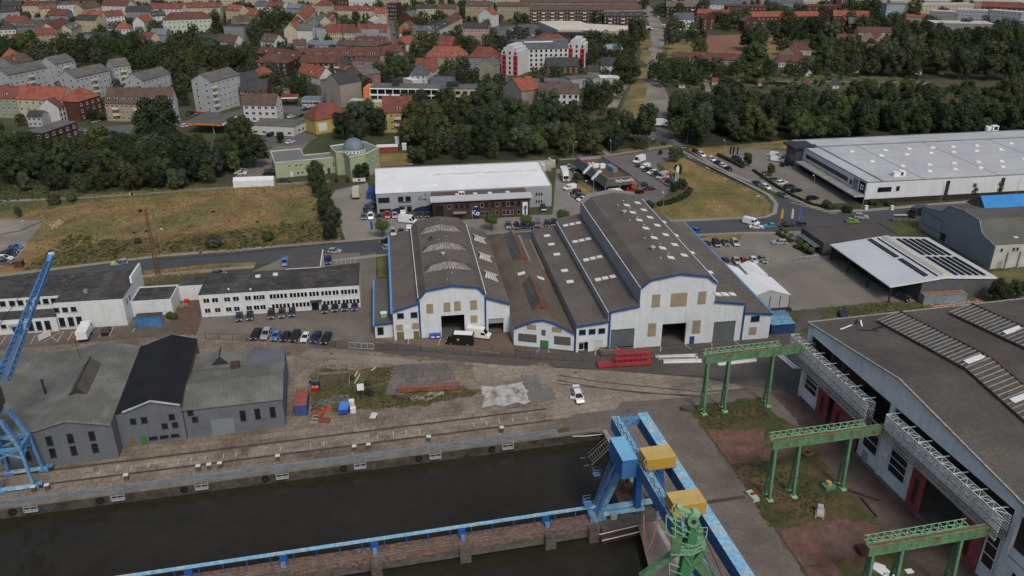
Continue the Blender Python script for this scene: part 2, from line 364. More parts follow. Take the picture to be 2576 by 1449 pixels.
rA=roof_run(t,BP,[0],0,62);rB=roof_run(t,BP,[2],0,62);rC=roof_run(t,BP,[4,5,6,7],0,58);rD=roof_run(t,BP,[9],0,62);rE=roof_run(t,BP,[11],0,62)
b=MB()
for x,z in((7.75,9.6),(40.5,9.2)):b.box(x-.25,-.12,0,x+.25,-.006,z,0)
b.build('corner_strip',BLUET,t)
b=MB();b.beam((47.8,-.4,6.5),(47.8,62.5,6.5),.35,.5);b.build('gutter',mat('light_blue_gutter',(.1,.3,.6),.5,.1),t)
for x,z in((7.3,10.0),(14.5,15.8),(33.0,15.8)):bb=MB();bb.beam((x,-.3,z),(x,60,z),.16,.16);bb.build('rain_gutter',WHITE,t)
for x,h in((8.2,5.3),(33.3,5.4)):b=MB();b.box(x,.3,.5 if x<9 else 0,x+5.6,.4,h,0);b.build('roller_door',SHUT,t)
for x,z,w_,h_ in((18.5,10.4,2,3.3),(24,10.2,3.9,3.5),(29.6,10.4,2,3.3),(18.1,2.8,2,3.5),(29.0,2.7,2,3.5),(43.3,1.2,1.9,2.1)):panel(t,'wall_panel',x,z,w_,h_,TAN)
panel(t,'door',28.2,.02,1.2,2.0,BLUET);win(t,43.5,0,4.8,2.2,1.5,'blue')
for x in(1.4,3.7,6.0):win(t,x,0,4.6,1.6,1.3,'blue',nx=1)
b=MB();b.box(4.2,.15,0,6.3,.2,2.8,0);b.build('garage_door',mat('white_shutter',(.5,.51,.5),.6,.1,kind='sheetz',p=(.8,.25)),t)
win(t,1.3,.2,.5,1.3,1.9,'white',nx=1)
for a in((12,1268,627),(12,1160,650),(12,1328,697),(12,1220,722),(12,1390,770),(12,1283,797),(12,1462,848),(12,1350,878),(12,1545,942),(12,1430,972),(12,1634,1040),(12,1514,1074),(12,1728,1145),(12,1596,1168)):skylight(rC,a,org,A8,BP)
for a in((12,1522,815),(12,1642,947),(12,1800,1118),(12,1980,1312)):skylight(rD,a,org,A8,BP)
for x in(34.2,36.0,37.8):skylight(rD,px((22,2060+(x-34.2)*40,92)),org,A8,BP,1.5,1.7)
for a in((12,558,850),(12,620,837),(12,682,825),(12,652,1010),(12,716,997),(12,780,983),(12,760,1190),(12,825,1175),(12,892,1160),(12,878,1385),(12,948,1370),(12,1022,1355)):skylight(rB,a,org,A8,BP,1.42,1.6)
for a in((12,372,952),(12,416,1036),(12,470,1136),(12,546,1296),(12,600,1406)):skylight(rA,a,org,A8,BP,1.7,1.6)
ventcap(rC,(12,1135,725),org,A8,BP,.6,.5);ventcap(rC,(12,1418,1080),org,A8,BP,.6,.5)
for a in((12,1128,615),(12,1188,687),(12,1265,772),(12,1330,850),(12,1407,945),(12,1490,1043),(12,1570,1136),(12,1072,657),(12,1193,806),(12,1337,983),(12,1496,1180)):ventcap(rC,a,org,A8,BP,.25,.3)
def flat(parent,x0,y0,x1,y1,h,wm,rm,par=.35,name='wall'):
 b=MB();b.box(x0,y0,0,x1,y1,h,0);wo=b.build(name,wm,parent)
 b=MB();b.box(x0+.25,y0+.25,h+.004,x1-.25,y1-.25,h+.05,0)
 ro=b.build('roof',rm,parent);b=MB()
 for q in((x0,y0,x1,y0+.25),(x0,y1-.25,x1,y1),(x0,y0+.25,x0+.25,y1-.25),(x1-.25,y0+.25,x1,y1-.25)):b.box(q[0],q[1],h+.004,q[2],q[3],h+par,0)
 b.build('parapet',rm if par<.3 else wm,parent);return ro
PLASTER=mat('white_plaster',(.58,.605,.61),.85,.08,.25,fine=1.5,kind='plaster')
TAR=mat('tar_roof',(.07,.066,.06),.95,.3,.15,fine=.8,col2=(.045,.043,.04))
t=thing('office_building',f8(-50.1,195.7),'white two-storey office with patched tar roof behind the parked black cars','office',A8);W2=t
ro=flat(t,0,0,39.7,12.6,6.2,PLASTER,TAR,.25)
t20=lambda X:(X-1970)*.0242
t21=lambda X:(X+606)*.0242
for X in[t20(v)for v in(2040,2128,2250,2338,2460,2545)]+[t21(25)]:win(t,X,0,3.9,1.6,1.4)
for X in[t21(v)for v in(120,155,190,228,268,325,362,400,438,475,525,560,598,650,688,725,768,803,855,890,928,965,1000)]:win(t,X,0,3.9,.85,1.45,nx=1)
for X in[t20(v)for v in(2050,2150,2262,2345,2470,2545)]+[t21(35)]:win(t,X-.3,0,1.1,1.5,1.4)
for X in[t21(v)for v in(130,168,207,245,285,335,373,412,450,488,660,698,735,775,812,862,898,935,972,1010)]:win(t,X,0,1.1,.85,1.45,nx=1)
panel(t,'door',t21(560),.02,1.8,2.4,GLASS);b=MB();b.box(t21(515),-1.2,2.6,t21(635),0,2.85,0);b.build('canopy',DARK,t)
b=MB();b.box(-.6,-.4,0,.6,.4,.5,0);vb=b.mesh('roof_hatch',SKYL)
for x,y in((13.4,9.2),(17.8,9.8)):add('roof_hatch',vb,ro,(x,y,6.26))
for x,y in((7,2.2),(12.5,1.4)):bb=MB();bb.cyl((0,0,0),(0,0,.4),.25);bb.build('vent',WHITE,ro,(x,y,6.2))
b=MB();b.box(19.6,16.6,0,29,28,5,0,1);b.box(28.8,16.4,5.002,29.1,28,5.5,0);b.build('annex',[PLASTER,mat('strip_felt',(.085,.078,.07),.95,.2,.2,kind='roofy',p=(.5,.2))],t)
t=thing('office_building',f8(-83.4,194.0),'white two-storey office with a low front wing and large dark windows beside the blue crane','office',A8);W1=t
r=flat(t,0,0,15.9,18,7.3,PLASTER,TAR,.12)
b=MB();b.box(-50,4.3,0,-.01,18,7.3,0,1);b.build('rear_wing',[PLASTER,TAR],t)
b=MB();b.box(-50,-.8,0,-.01,4.29,3.9,0,1);b.build('front_wing',[PLASTER,TAR],t)
b=MB();b.box(15.5,9,7.3,15.95,18,9.2,0);b.build('gable_wall',WHITE,t)
for X in(35,110,192,275,350,438,518,600,680,760,838):win(t,(X-905)*.0242,4.3,5.2,1.4,1.5,'grey',nx=1)
for X in(320,400):win(t,(X-905)*.0242,-.8,1.6,1.3,1.2,'grey',nx=1)
for X in(-90,-10,75,155,240,650,730,812):win(t,(X-905)*.0242,-.8,.5,1.4,2.6,'grey',nx=1)
for X,Z,H_ in((940,4.6,1.4),(1022,4.6,1.4),(1103,4.6,1.4),(965,.7,2.6),(1050,.7,2.6),(1130,.7,2.6)):win(t,(X-905)*.0242-.6,0,Z,1.4,H_,'grey',nx=1)
panel(t,'door',-9.2,.02,2.4,2.2,DARK,y=-.8);b=MB();b.box(-10.8,-2,2.5,-7.6,-.8,2.75,0);b.build('canopy',GREYM,t)
for y in(2.5,5):win(t,15.9,y,4.6,1.0,1.4,'grey',face=1,nx=1)
b=MB();b.box(-.4,-.4,0,.4,.4,.9,0);vm=b.mesh('vent_box',GREYM)
for x,y in((-17,12),(-18,7.5),(6,5)):add('vent_box',vm,r,(x,y,7.3))
t=thing('workshop_building',f8(-67.4,198.5),'low white workshop with flat tar roof behind the blue container','workshop',A8)
flat(t,0,0,9.8,9,4,PLASTER,TAR);b=MB();b.box(9.9,8,0,17.2,14,4.3,0,1);b.build('annex',[PLASTER,TAR],t);panel(t,'door',8.8,.02,1.8,3,FRAMEW,face=1,y=3)
GW=mat('grey_wall',(.115,.128,.145),.9,.1,.3,fine=1.5,kind='plaster')
FELTG=mat('green_grey_felt',(.125,.128,.112),.95,.15,.12,kind='roofx',p=(.35,.05),fine=1.5,col2=(.16,.16,.142),thr=(.5,.58))
BFELT=mat('black_felt',(.012,.012,.014),.85,.25,.3,fine=1.5)
t=thing('quay_hall',f12(-45,140.6),'long grey quay hall with green-grey and black gabled roofs','hall',A12);QH=t
P1=[(-38,8.3),(-30.5,9.7),(-22.5,8.5),(-22.5,8.5),(-12.9,8.5),(-7.7,9.6),(-.2,7.7)]
P1=[(-36,7.9),(-27.5,9.6),(-19,8.1),(-12.9,8.3),(-7.7,9.6),(-.2,7.7)]
b=MB();frontwall(b,P1,[],0);sides(b,P1,0,30)
P2=[(1.2,8.0),(6.5,9.8),(11.6,8.2)]
b2=MB();frontwall(b2,P2,[],3.5);sides(b2,P2,3.5,29.5,1);b2.face([(-.2,3.5,0),(1.2,3.5,0),(1.2,3.5,7.8),(-.2,3.5,7.6)],0)
i=len(b.v);b.v+=b2.v;b.f+=[tuple(i+j for j in f)for f in b2.f];b.m+=b2.m
P3=[(11.7,6.6),(30.3,6.6)]
b.box(11.7,3.8,0,30.3,25,6.6,0);b.build('wall',[GW,brick_m((.12,.07,.05))],t)
b=MB()
for i in range(5):b.slab(P1[i],P1[i+1],-.35,30.2,.2)
ra=b.build('roof',FELTG,t);b=MB()
for i in range(5):a,c=P1[i],P1[i+1];b.beam((a[0],-.4,a[1]+.05),(c[0],-.4,c[1]+.05),.1,.35)
b.build('gable_trim',mat('grey_trim',(.16,.17,.18),.6),t)
b=MB()
for i in range(2):b.slab(P2[i],P2[i+1],3.1,29.9,.25)
b.slab((-.2,7.75),(1.2,8.0),3.1,29.9,.2)
rb=b.build('roof',BFELT,t);b=MB()
for i in range(2):a,c=P2[i],P2[i+1];b.beam((a[0],3.05,a[1]+.05),(c[0],3.05,c[1]+.05),.12,.35);b.beam((a[0],29.95,a[1]+.05),(c[0],29.95,c[1]+.05),.12,.35)
b.build('gable_trim',mat('pale_trim',(.4,.42,.43),.6),t)
b=MB();b.face([(11.6,3.4,6.65),(30.5,3.4,6.65),(30.5,11,8.0),(11.6,11,8.0)],0);b.face([(11.6,11,8.0),(30.5,11,8.0),(30.5,18.5,6.7),(11.6,18.5,6.7)],0)
b.face([(30.3,3.8,6.6),(30.3,18.5,6.6),(30.3,11,7.95)],1);b.face([(11.6,18.5,6.75),(23,18.5,6.75),(23,26,6.75),(11.6,26,6.75)],0);b.build('roof',[FELTG,GW],t)
for s_,z_ in((-57.9+.9,0),):pass
WG=lambda x,z,w_=1.1,h_=2.0,y=0:win(t,x,y,z,w_,h_,'dark',nx=1)
for x in(-34,-30.5,-26.8,-23,-19.3,-15.5,-11.2,-7.6,-3.9):WG(x,4.6);WG(x,1.9)
for x,z,h_ in((2.6,4.9,1.3),(4.6,4.9,1.3),(9.6,4.9,1.3),(8,3.1,1.2),(9.9,3.1,1.2),(13,6.0,1.2),(13.6,3.6,1.2)):WG(x,z if z<6 else 5.2,1.1,h_,3.5 if x<11.7 else 3.8)
for x in(5.5,7.5,9.5):WG(x,.9,1.6,.7,3.5)
for x in(22.5,25.3,28.2):WG(x,2.6,1.1,2.4,3.8)
panel(t,'sliding_gate',18.5,.02,4.3,3.6,mat('blue_grey_gate',(.16,.2,.22),.6,.1),y=3.8)
panel(t,'door',3.8,.02,1.1,1.9,mat('green_door',(.04,.14,.045),.6),y=3.5);panel(t,'door',1.7,.02,1.0,1.8,OLIVE,y=3.5)
def ridgelight(par,x0,x1,y0,y1,zb,zt,m1,m2):
 xm=(x0+x1)/2;b=MB();b.face([(x0,y0,zb),(xm,y0,zt),(xm,y1,zt),(x0,y1,zb)],0);b.face([(xm,y0,zt),(x1,y0,zb),(x1,y1,zb),(xm,y1,zt)],0)
 b.face([(x0,y0,zb),(x1,y0,zb),(xm,y0,zt)],1);b.face([(x1,y1,zb),(x0,y1,zb),(xm,y1,zt)],1);b.beam((xm,y0,zt+.05),(xm,y1,zt+.05),.25,.12,1);b.build('roof_lantern',[m1,m2],par)
RLG=mat('ribbed_rooflight',(.1,.085,.07),.6,.25,kind='roofy',p=(1.0,.45))
ridgelight(ra,-9.6,-5.8,9,21,9.2,11.2,RLG,DARK);ridgelight(ra,-28.5,-24.2,9,22,9.2,11.2,RLG,RUST)
ridgelight(rb,15.4,19,20,24,6.8,8.8,mat('pale_ribbed',(.2,.2,.18),.6,.2,kind='roofy',p=(1.2,.45)),DARK)
b=MB();b.cyl((0,0,0),(0,0,3.2),.22);b.cyl((0,0,3.2),(0,0,3.4),.32);b.build('chimney',DARK,ra,(-14.5,12.5,8.2))
b=MB();b.box(0,0,0,1.8,1.6,1,0);b.build('roof_hatch',mat('brown_metal',(.07,.05,.04),.7),rb,(19.5,17.2,7))
# ================================================================ quay, basin, cranes, yard hall   (s along the quay, t away from the camera)
BLUE=mat('crane_blue',(.095,.235,.43),.6,.22,.5,fine=2,col2=(.2,.3,.38),thr=(.52,.68),kind='streak')
BLUEL=mat('crane_blue_faded',(.22,.43,.59),.65,.22,.5,fine=2,col2=(.36,.46,.5),thr=(.5,.62))
BLUED=mat('crane_blue_dark',(.02,.09,.3),.5,.15)
YEL=mat('trolley_yellow',(.5,.36,.12),.6,.12,.5)
GREEN=mat('crane_green',(.1,.215,.115),.7,.25,.5,fine=2,col2=(.13,.13,.075),thr=(.54,.68),kind='streak')
GREENL=mat('pale_green_steel',(.21,.42,.25),.7,.15)
PIERC=mat('pier_concrete',(.09,.082,.072),.9,.35,.4,fine=1.5)
PIERR=mat('pier_red_deck',(.16,.088,.064),.95,.45,.7,col2=(.11,.09,.075),fine=2)
LAT=mat('lattice_white',(.58,.6,.58),.7,.15)
def T12(name,s,t,label,cat,z=0,**k):return thing(name,f12(s,t,z),label,cat,A12,**k)
# quay walkway
t=T12('quay_walkway',0,131.1,'long galvanised walkway grating running along the quay edge','walkway')
b=MB();b.box(-110,-.75,.1,38,.75,.22,0);b.build('grating',mat('grating',(.17,.185,.19),.7,.25,.6,fine=3),t)
for y in(-.75,.75):
 b=MB()
 for z in(.65,1.15):b.beam((-110,y,z),(38,y,z),.05)
 for i in range(75):b.beam((-110+i*2,y,.2),(-110+i*2,y,1.15),.05)
 if y<0:b.build('railing',mat('walkway_rail',(.2,.22,.23),.6,.2),t)
def plat():
 t=T12('mooring_platform',0,130,'p','platform',group='galvanised mooring platforms hanging below the quay walkway')
 b=MB();b.box(-1.1,-1.5,-1.3,1.1,.2,-1.2,0);b.build('floor',GALV,t)
 b=MB()
 for z in(-.7,-.1):b.beam((-1.1,-1.5,z),(1.1,-1.5,z),.09);b.beam((-1.1,-1.5,z),(-1.1,.2,z),.07);b.beam((1.1,-1.5,z),(1.1,.2,z),.07)
 for x in(-1.1,0,1.1):b.beam((x,-1.5,-1.25),(x,-1.5,-.05),.08)
 b.build('railing',GALV,t);b=MB()
 for x in(-1.35,-1.05):b.beam((x,.2,-2.2),(x,.2,1.5),.08)
 for i in range(10):b.beam((-1.35,.2,-2+i*.35),(-1.05,.2,-2+i*.35),.05)
 b.build('ladder',GALV,t);return t
p0_=plat();first=True
def ordi(i,n,a='left',b='right'):
 W_=['','second ','third ','fourth ','fifth ','sixth ','seventh ','eighth ','ninth ','tenth ','eleventh ','twelfth ','thirteenth ','fourteenth ','fifteenth ','sixteenth ']
 if n==1:return 'only'
 if i==0:return a+'most'
 if i==n-1:return b+'most'
 return f'{W_[i]}from {a}' if i<=(n-1)/2 else f'{W_[n-1-i]}from {b}'
def spread(proto,pts,lab):
 n=len(pts)
 for i,p in enumerate(pts):
  o=proto if i==0 else copytree(proto)
  o.location=p[:3]if len(p)>2 else(*p,0)
  if len(p)>3:o.rotation_euler=(0,0,p[3])
  o['label']=lab(i,n)
  if i:THINGS.append((o,False))
spread(p0_,[f12(-57.6+14.2*i,130.6)for i in range(7)],lambda i,n:f'galvanised mooring platform with ladder, {ordi(i, n)} below the quay walkway')
t=T12('mooring_bollard',0,0,'b','bollard',group='white-topped bollards along the quay');b=MB();b.box(-.35,-.3,0,.35,.3,1.15,0);b.build('post',PIERC,t);b=MB();b.box(-.42,-.34,1.15,.42,.34,1.3,0);b.build('cap',LAT,t)
spread(t,[(*f12(s,133.2),A12)for s in(-57.9,-55.7,-42.5,-30,-28.1,-26.2,-15.8,-1.6,1.1,12.7,27.2)],lambda i,n:f'white-topped concrete bollard, {ordi(i, n)} along the quay edge')
t=thing('tyre_fender',f12(0,0),'b','fender',A12,group='tyre fenders on the quay wall');b=MB()
for k in range(12):
 a=2*pi*k/12;c=2*pi*(k+1)/12;b.beam((.5*cos(a),0,.5*sin(a)),(.5*cos(c),0,.5*sin(c)),.34,.3)
b.build('tyre',BLACK,t)
spread(t,[(*f12(-60.7+14.2*i,129.55,-1.0),A12)for i in range(7)],lambda i,n:f'black tyre fender, {ordi(i, n)} hung on the quay wall')
# pier with pipe rail
t=T12('pier',0,104.3,'narrow red-decked concrete pier between the two basins carrying crane rails','pier');PIER=t
b=MB();b.box(-70,-1.7,-1.6,38,1.7,-.06,0);b.build('wall',PIERC,t);b=MB();b.box(-70,-1.85,-.05,37.9,1.85,.15,0);b.build('deck',PIERR,t);b=MB();b.box(-70,-.55,.15,37.9,.65,.2);b.build('track_bed',mat('track_bed',(.15,.13,.105),.95,.35,.5),t)
b=MB()
for y in(-.2,.35):b.beam((-70,y,.2),(47,y,.2),.1,.14)
b.build('rail',RUST,t)
for s in(-28.2,-13.9,.4,14.7,29,36.5):
 b=MB();b.box(s-.9,-2.5,-3.2,s+.9,2.3,-.1,0);b.box(s-.9,-2.5,-.1,s+.9,-1.3,.5,0);b.build('pillar',PIERC,t)
b=MB();b.box(37.9,-2.2,-3,49,3.4,.35,0);b.build('abutment',PIERC,t)
t=T12('pipe_duct',0,105.6,'light blue pipe duct on posts running along the red pier','pipe')
b=MB();b.beam((-70,0,2.1),(38.2,0,2.1),.42,.38);b.build('duct',BLUEL,t)
for s in[-66+3.58*i for i in range(29)]:bb=MB();bb.beam((s,0,.15),(s,0,1.95),.14);bb.build('post',BLUED,t)
for s in(-28.2,-13.9,.4,14.7,29):bb=MB();bb.box(s-.6,-.2,.3,s+.6,.5,1.85,0);bb.box(s-.35,-1.4,.1,s+.35,-.8,1.1,1);bb.build('junction_box',[BLUED,BLUE],t)
# blue gantry crane
t=T12('gantry_crane',42.5,104.7,'blue double-girder gantry crane standing over the dock end','crane')
def L(s,tt,z):return(s-42.5,tt-104.7,z)
for s,w_ in((42.4,1.3),(47.3,1.7)):
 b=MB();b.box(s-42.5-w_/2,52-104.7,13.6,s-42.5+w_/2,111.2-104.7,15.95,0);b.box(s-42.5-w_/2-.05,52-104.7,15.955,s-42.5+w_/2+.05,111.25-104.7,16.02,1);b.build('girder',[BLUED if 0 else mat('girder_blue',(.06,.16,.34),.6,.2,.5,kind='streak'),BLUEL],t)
b=MB();b.box(43.05-42.5,110-104.7,14.6,46.45-42.5,110.8-104.7,15.9,0);b.build('end_beam',BLUE,t)
for s0,s1 in((37.8,41.6),):
 for dy in(-.65,.65):b=MB();b.beam(L(s0,104.9+dy,.9),L(s1,103.5+dy*1.3,14),.8,.95);b.build('leg',BLUE,t)
 b=MB();b.beam(L(s0,104.9,1),L(s1,103.5,14),.3,.6);b.build('leg_web',BLUED,t)
b=MB();b.beam(L(49.2,104.7,.8),L(47.2,103.5,13.6),1.3,1.6);b.build('leg',BLUED,t)
b=MB();b.beam(L(44.9,104.7,.8),L(44.0,103.5,13.6),1.0,1.4);b.build('leg',BLUED,t)
b=MB();b.beam(L(38.6,105.1,1.9),L(49,105.1,1.9),.6,.8);b.beam(L(38.6,104.1,1.5),L(46,104.1,1.5),.5,.6);b.build('sill_beam',BLUEL,t)
b=MB();b.box(*L(36.4,103.9,.25),*L(39.2,105.9,1.3),0);b.build('bogie',BLUE,t);b=MB();b.box(*L(39.9,103.6,.3),*L(41,104.6,1.6),0);b.build('motor',GALV,t)
b=MB();b.box(*L(39.1,98.0,13.4),*L(41.6,104.3,16.9),0,1);b.build('machinery_house',[mat('ribbed_blue',(.05,.17,.42),.5,.1,kind='sheet',p=(2.2,.3)),mat('pale_ribbed_blue',(.2,.47,.66),.55,.12,kind='roofy',p=(1.3,.2))],t)
b=MB();b.box(*L(41.61,99,15),*L(41.8,99.6,15.6),0);b.build('lamp_box',GREYM,t)
b=MB()                                                          # walkway railing and festoon along the girder
for s in(41.75,42.95):
 for z in(16.5,17.1):b.beam(L(s,56,z),L(s,111.2,z),.06)
 for i in range(36):b.beam(L(s,57+i*1.5,16),L(s,57+i*1.5,17.1),.06)
b.build('railing',BLUE,t);b=MB()
for i in range(22):
 y=57+i*2.4
 for k in range(6):
  f,g2=k/6,(k+1)/6;b.beam(L(42.15,y+2.4*f,16.9-2.2*f*(1-f)),L(42.15,y+2.4*g2,16.9-2.2*g2*(1-g2)),.1)
b.build('festoon_cable',BLACK,t)
b=MB()
for dx in(-.25,.25):b.beam(L(37.3+dx,105.9,1),L(40.4+dx,104.9,14),.07)
for i in range(30):f=i/30;b.beam(L(37.05+3.1*f,105.9-f,1+13*f),L(37.55+3.1*f,105.9-f,1+13*f),.06)
b.build('ladder',BLUE,t)
b=MB();b.box(*L(35.6,104.6,3.0),*L(37,106.2,3.1),0)
for z in(3.6,4.2):b.beam(L(35.6,104.6,z),L(37,104.6,z),.07);b.beam(L(35.6,106.2,z),L(37,106.2,z),.07);b.beam(L(35.6,104.6,z),L(35.6,106.2,z),.07)
b.box(*L(37.2,105.4,8.6),*L(38.3,106.4,8.7),0)
for z in(9.2,9.8):b.beam(L(37.2,105.4,z),L(38.3,105.4,z),.07);b.beam(L(37.2,105.4,z),L(37.2,106.4,z),.07)
b.build('platform',BLUE,t)
for k,(t0,t1)in enumerate(((95.5,98.8),(84.6,87.8))):
 q=T12('crane_trolley',44.5,t0,('yellow trolley on the gantry girders, the one nearer the blue machinery house','yellow trolley on the gantry girders, the one beside the green crane head')[k],'trolley',z=16.05,group='yellow trolleys on the blue gantry')
 b=MB();b.box(-2.5,0,.3,2.35,t1-t0,2.3,0,1);b.build('housing',[mat('trolley_side',(.42,.26,.04),.6,.12),YEL],q)
 for x in(-2.2,2.3):b=MB();b.box(x-.25,.3,0,x+.25,t1-t0-.3,.295,0);b.build('bogie',DARK,q)
 b=MB();b.beam((-2.4,.2,.5),(-3.2,-.6,2.6),.12);b.beam((-3.2,-.6,2.6),(-2.2,.5,2.7),.1);b.build('arm',YEL,q)
 if k==0:b=MB();b.beam((-.6,1,.3),(.8,1.2,-9.5),.08);b.beam((-.4,1.2,.3),(.8,1.2,-9.5),.08);b.build('hoist_rope',BLACK,q);b=MB();b.box(.4,.8,-10.4,1.2,1.6,-9.5,0);b.build('hook_block',BLUEL,q)
# concrete dolphin with old machinery under the gantry
t=T12('dock_dolphin',44.7,108.9,'brown concrete dolphin with rusty mooring gear beneath the gantry crane','dolphin')
b=MB();b.prism([(-2.2,-2.8),(1.6,-3),(2.2,3),(-1.9,2.9)],-3,.9,0,1);b.build('block',[PIERC,PIERR],t)
for x,y in((-.1,2.6),(.9,2.5),(.9,-.9),(1.6,-1)):b=MB();b.box(x-.3,y-.35,.9,x+.3,y+.35,3.1,0);b.build('bollard',PIERC,t)
b=MB();b.cyl((-.2,1.2,1.4),(1.2,1,1.4),.8,n=10);b.box(-.6,.2,.9,1.3,2,1.3,0);b.build('winch',RUST,t)
t=T12('pipe_run',42,129.7,'yellow and white pipes along the dock corner','pipe');b=MB()
b.beam((-4,1.4,-.4),(1,.9,-.3),.14,.14,0);b.beam((1,.9,-.3),(4.6,.1,-.3),.14,.14,0);b.beam((-4,.6,-.6),(1.2,-.3,-.7),.14,.14,1);b.beam((1.2,-.3,-.7),(5,-.6,-.6),.14,.14,1);b.beam((-2,1.0,-.5),(3,.3,-.5),.1,.1,1)
b.build('pipe',[mat('yellow_pipe',(.4,.3,.08),.6),LAT],t)
t=T12('dock_stair',44.5,123.5,'rusty steel stair leading from the dock wall into the water','stair');b=MB()
for y in(-1.3,1.1):b.beam((-2.1,y,-2.4),(2.4,y+1.5,.3),.12,.2);b.beam((-2.1,y,-1.4),(2.4,y+1.5,1.3),.07);b.beam((-2.6,y,-2.2),(-3.6,y-.1,-2.2),.12,.2)
for i in range(10):f=i/10;b.beam((-2.1+4.5*f,-1.3+1.5*f,-2.4+2.7*f),(-2.1+4.5*f,1.1+1.5*f,-2.4+2.7*f),.1)
b.build('flight',mat('weathered_steel',(.16,.15,.13),.8,.2),t)
t=T12('gangway',40,101,'white and red tubular gangway hanging off the pier end','gangway');b=MB()
for y,z in((-1,-.4),(.3,-.2)):b.beam((-2.8,y,z),(7,y+1,z),.12,.12,0);b.beam((-2.8,y,z-.6),(7,y+1,z-.6),.12,.12,1)
b.beam((-2.8,-1,-.4),(-2.8,.3,-.9),.12,.12,1);b.build('tube',[LAT,mat('dark_red',(.1,.02,.02),.7)],t)
# green jib crane in the foreground
def V(a,y):
 g0=G(a,0);d=g0-Vector((0,0,CH));f=y/d.y;return Vector((0,0,CH))+d*f
t=thing('jib_crane',V((32,1760,1438),69),'green jib crane head with railed platforms rising in the foreground','crane');o_=t.location.copy()
def VV(X,Y,y=69):return V((32,X,Y),y)-o_
GREEND=mat('crane_green_dark',(.055,.2,.09),.6,.18,.5)
b=MB();b.beam(VV(1690,1560),VV(1790,1090),1.15,1.2);b.beam(VV(1790,1120),VV(1830,870),.95,1.0);b.build('mast',GREEND,t)
b=MB();b.cyl(VV(1790,905,69.8),VV(1822,905,68.2),.62,n=14);b.cyl(VV(1825,905,68.15),VV(1826,905,68.1),.25,n=10,m=1);b.build('sheave',[GREEN,BLACK],t)
b=MB();b.beam(VV(1800,860),VV(1850,795),.9,.9);b.beam(VV(1660,760),VV(1810,820),.3,.3);b.beam(VV(1670,790),VV(1800,870),.25,.25)
for i in range(5):f=i/5;b.beam(VV(1662+150*f,758+62*f),VV(1672+128*f,792+78*f),.1)
b.cyl(VV(1662,745,69.3),VV(1680,745,68.6),.25);b.build('jib_head',GREENL,t)
b=MB();b.beam(VV(1690,1170),VV(1300,1445),.75,.6);b.beam(VV(1850,1290),VV(2010,1470),1.1,1.0);b.beam(VV(1930,1170),VV(1760,1380),.7,.7);b.build('brace',GREEN,t)
b=MB();b.prism([tuple((VV(X,Y,yy)).xy)for X,Y,yy in((1600,1150,67.5),(1600,1000,71),(1690,960,71.5),(1700,1160,67.5))],VV(1650,1080).z-.5,VV(1650,1080).z+.9,0);b.build('cab',GREEN,t)
b=MB();c=VV(1770,1180)
pl=[VV(1605,1165,67.6),VV(1810,1195,67.6),VV(1930,1180,68.5),VV(1940,1120,70.5),VV(1720,1060,70.5)]
z0=sum(p.z for p in pl)/5
b.prism([(p.x,p.y)for p in pl],z0-.1,z0+.05,0)
for k in range(5):
 p,q=pl[k],pl[(k+1)%5];p=Vector((p.x,p.y,z0));q=Vector((q.x,q.y,z0))
 for h in(.6,1.2):b.beam(p+Vector((0,0,h)),q+Vector((0,0,h)),.07)
 for i in range(5):r_=p.lerp(q,i/5);b.beam(r_,r_+Vector((0,0,1.2)),.07)
b.build('platform',GREENL,t);b=MB()
for(X,Y),(X2,Y2)in(((1555,830),(1640,930)),((1640,930),(1790,1010)),((1500,980),(1720,1120)),((1720,1120),(1930,1160)),((1550,840),(1550,1000)),((1590,790),(1700,860)),((1610,780),(1650,930)),((1700,860),(1720,1050)),((1880,920),(1910,1000)),((1850,990),(1915,1000)),((1580,1310),(1680,1350)),((1580,1310),(1585,1430)),((1590,1380),(1700,1420)),((1690,1180),(1800,1340)),((1640,940),(1640,1150)),((1600,960),(1760,1060)),((1500,985),(1640,1060)),((1560,850),(1690,900))):
 for dy in(68.3,69.9):b.beam(VV(X,Y,dy),VV(X2,Y2,dy),.09)
 for i in range(4):f=i/3;b.beam(VV(X+(X2-X)*f,Y+(Y2-Y)*f,68.3),VV(X+(X2-X)*f,Y+(Y2-Y)*f,69.9),.06)
b.build('railing',GREENL,t)
b=MB();b.beam(VV(1845,1060),VV(2030,1460,66),.06);b.beam(VV(1910,1000),VV(2110,1460,66),.06);b.build('rope',BLACK,t)
t=thing('rubber_hose',V((32,1460,790),88),'faded red rubber hose dangling below the gantry girder','hose');o2=t.location.copy();b=MB()
pp=[V((32,X,Y),88)-o2 for X,Y in((1470,800),(1462,880),(1440,980),(1415,1080),(1385,1145),(1357,1178))];pp2=[V((32,X,Y),90)-o2 for X,Y in((1330,830),(1330,950),(1335,1080),(1357,1140))]
for q in(pp,pp2):
 for i in range(len(q)-1):b.beam(q[i],q[i+1],.22,.12)
b.build('hose',mat('red_hose',(.3,.13,.12),.7,.15),t)
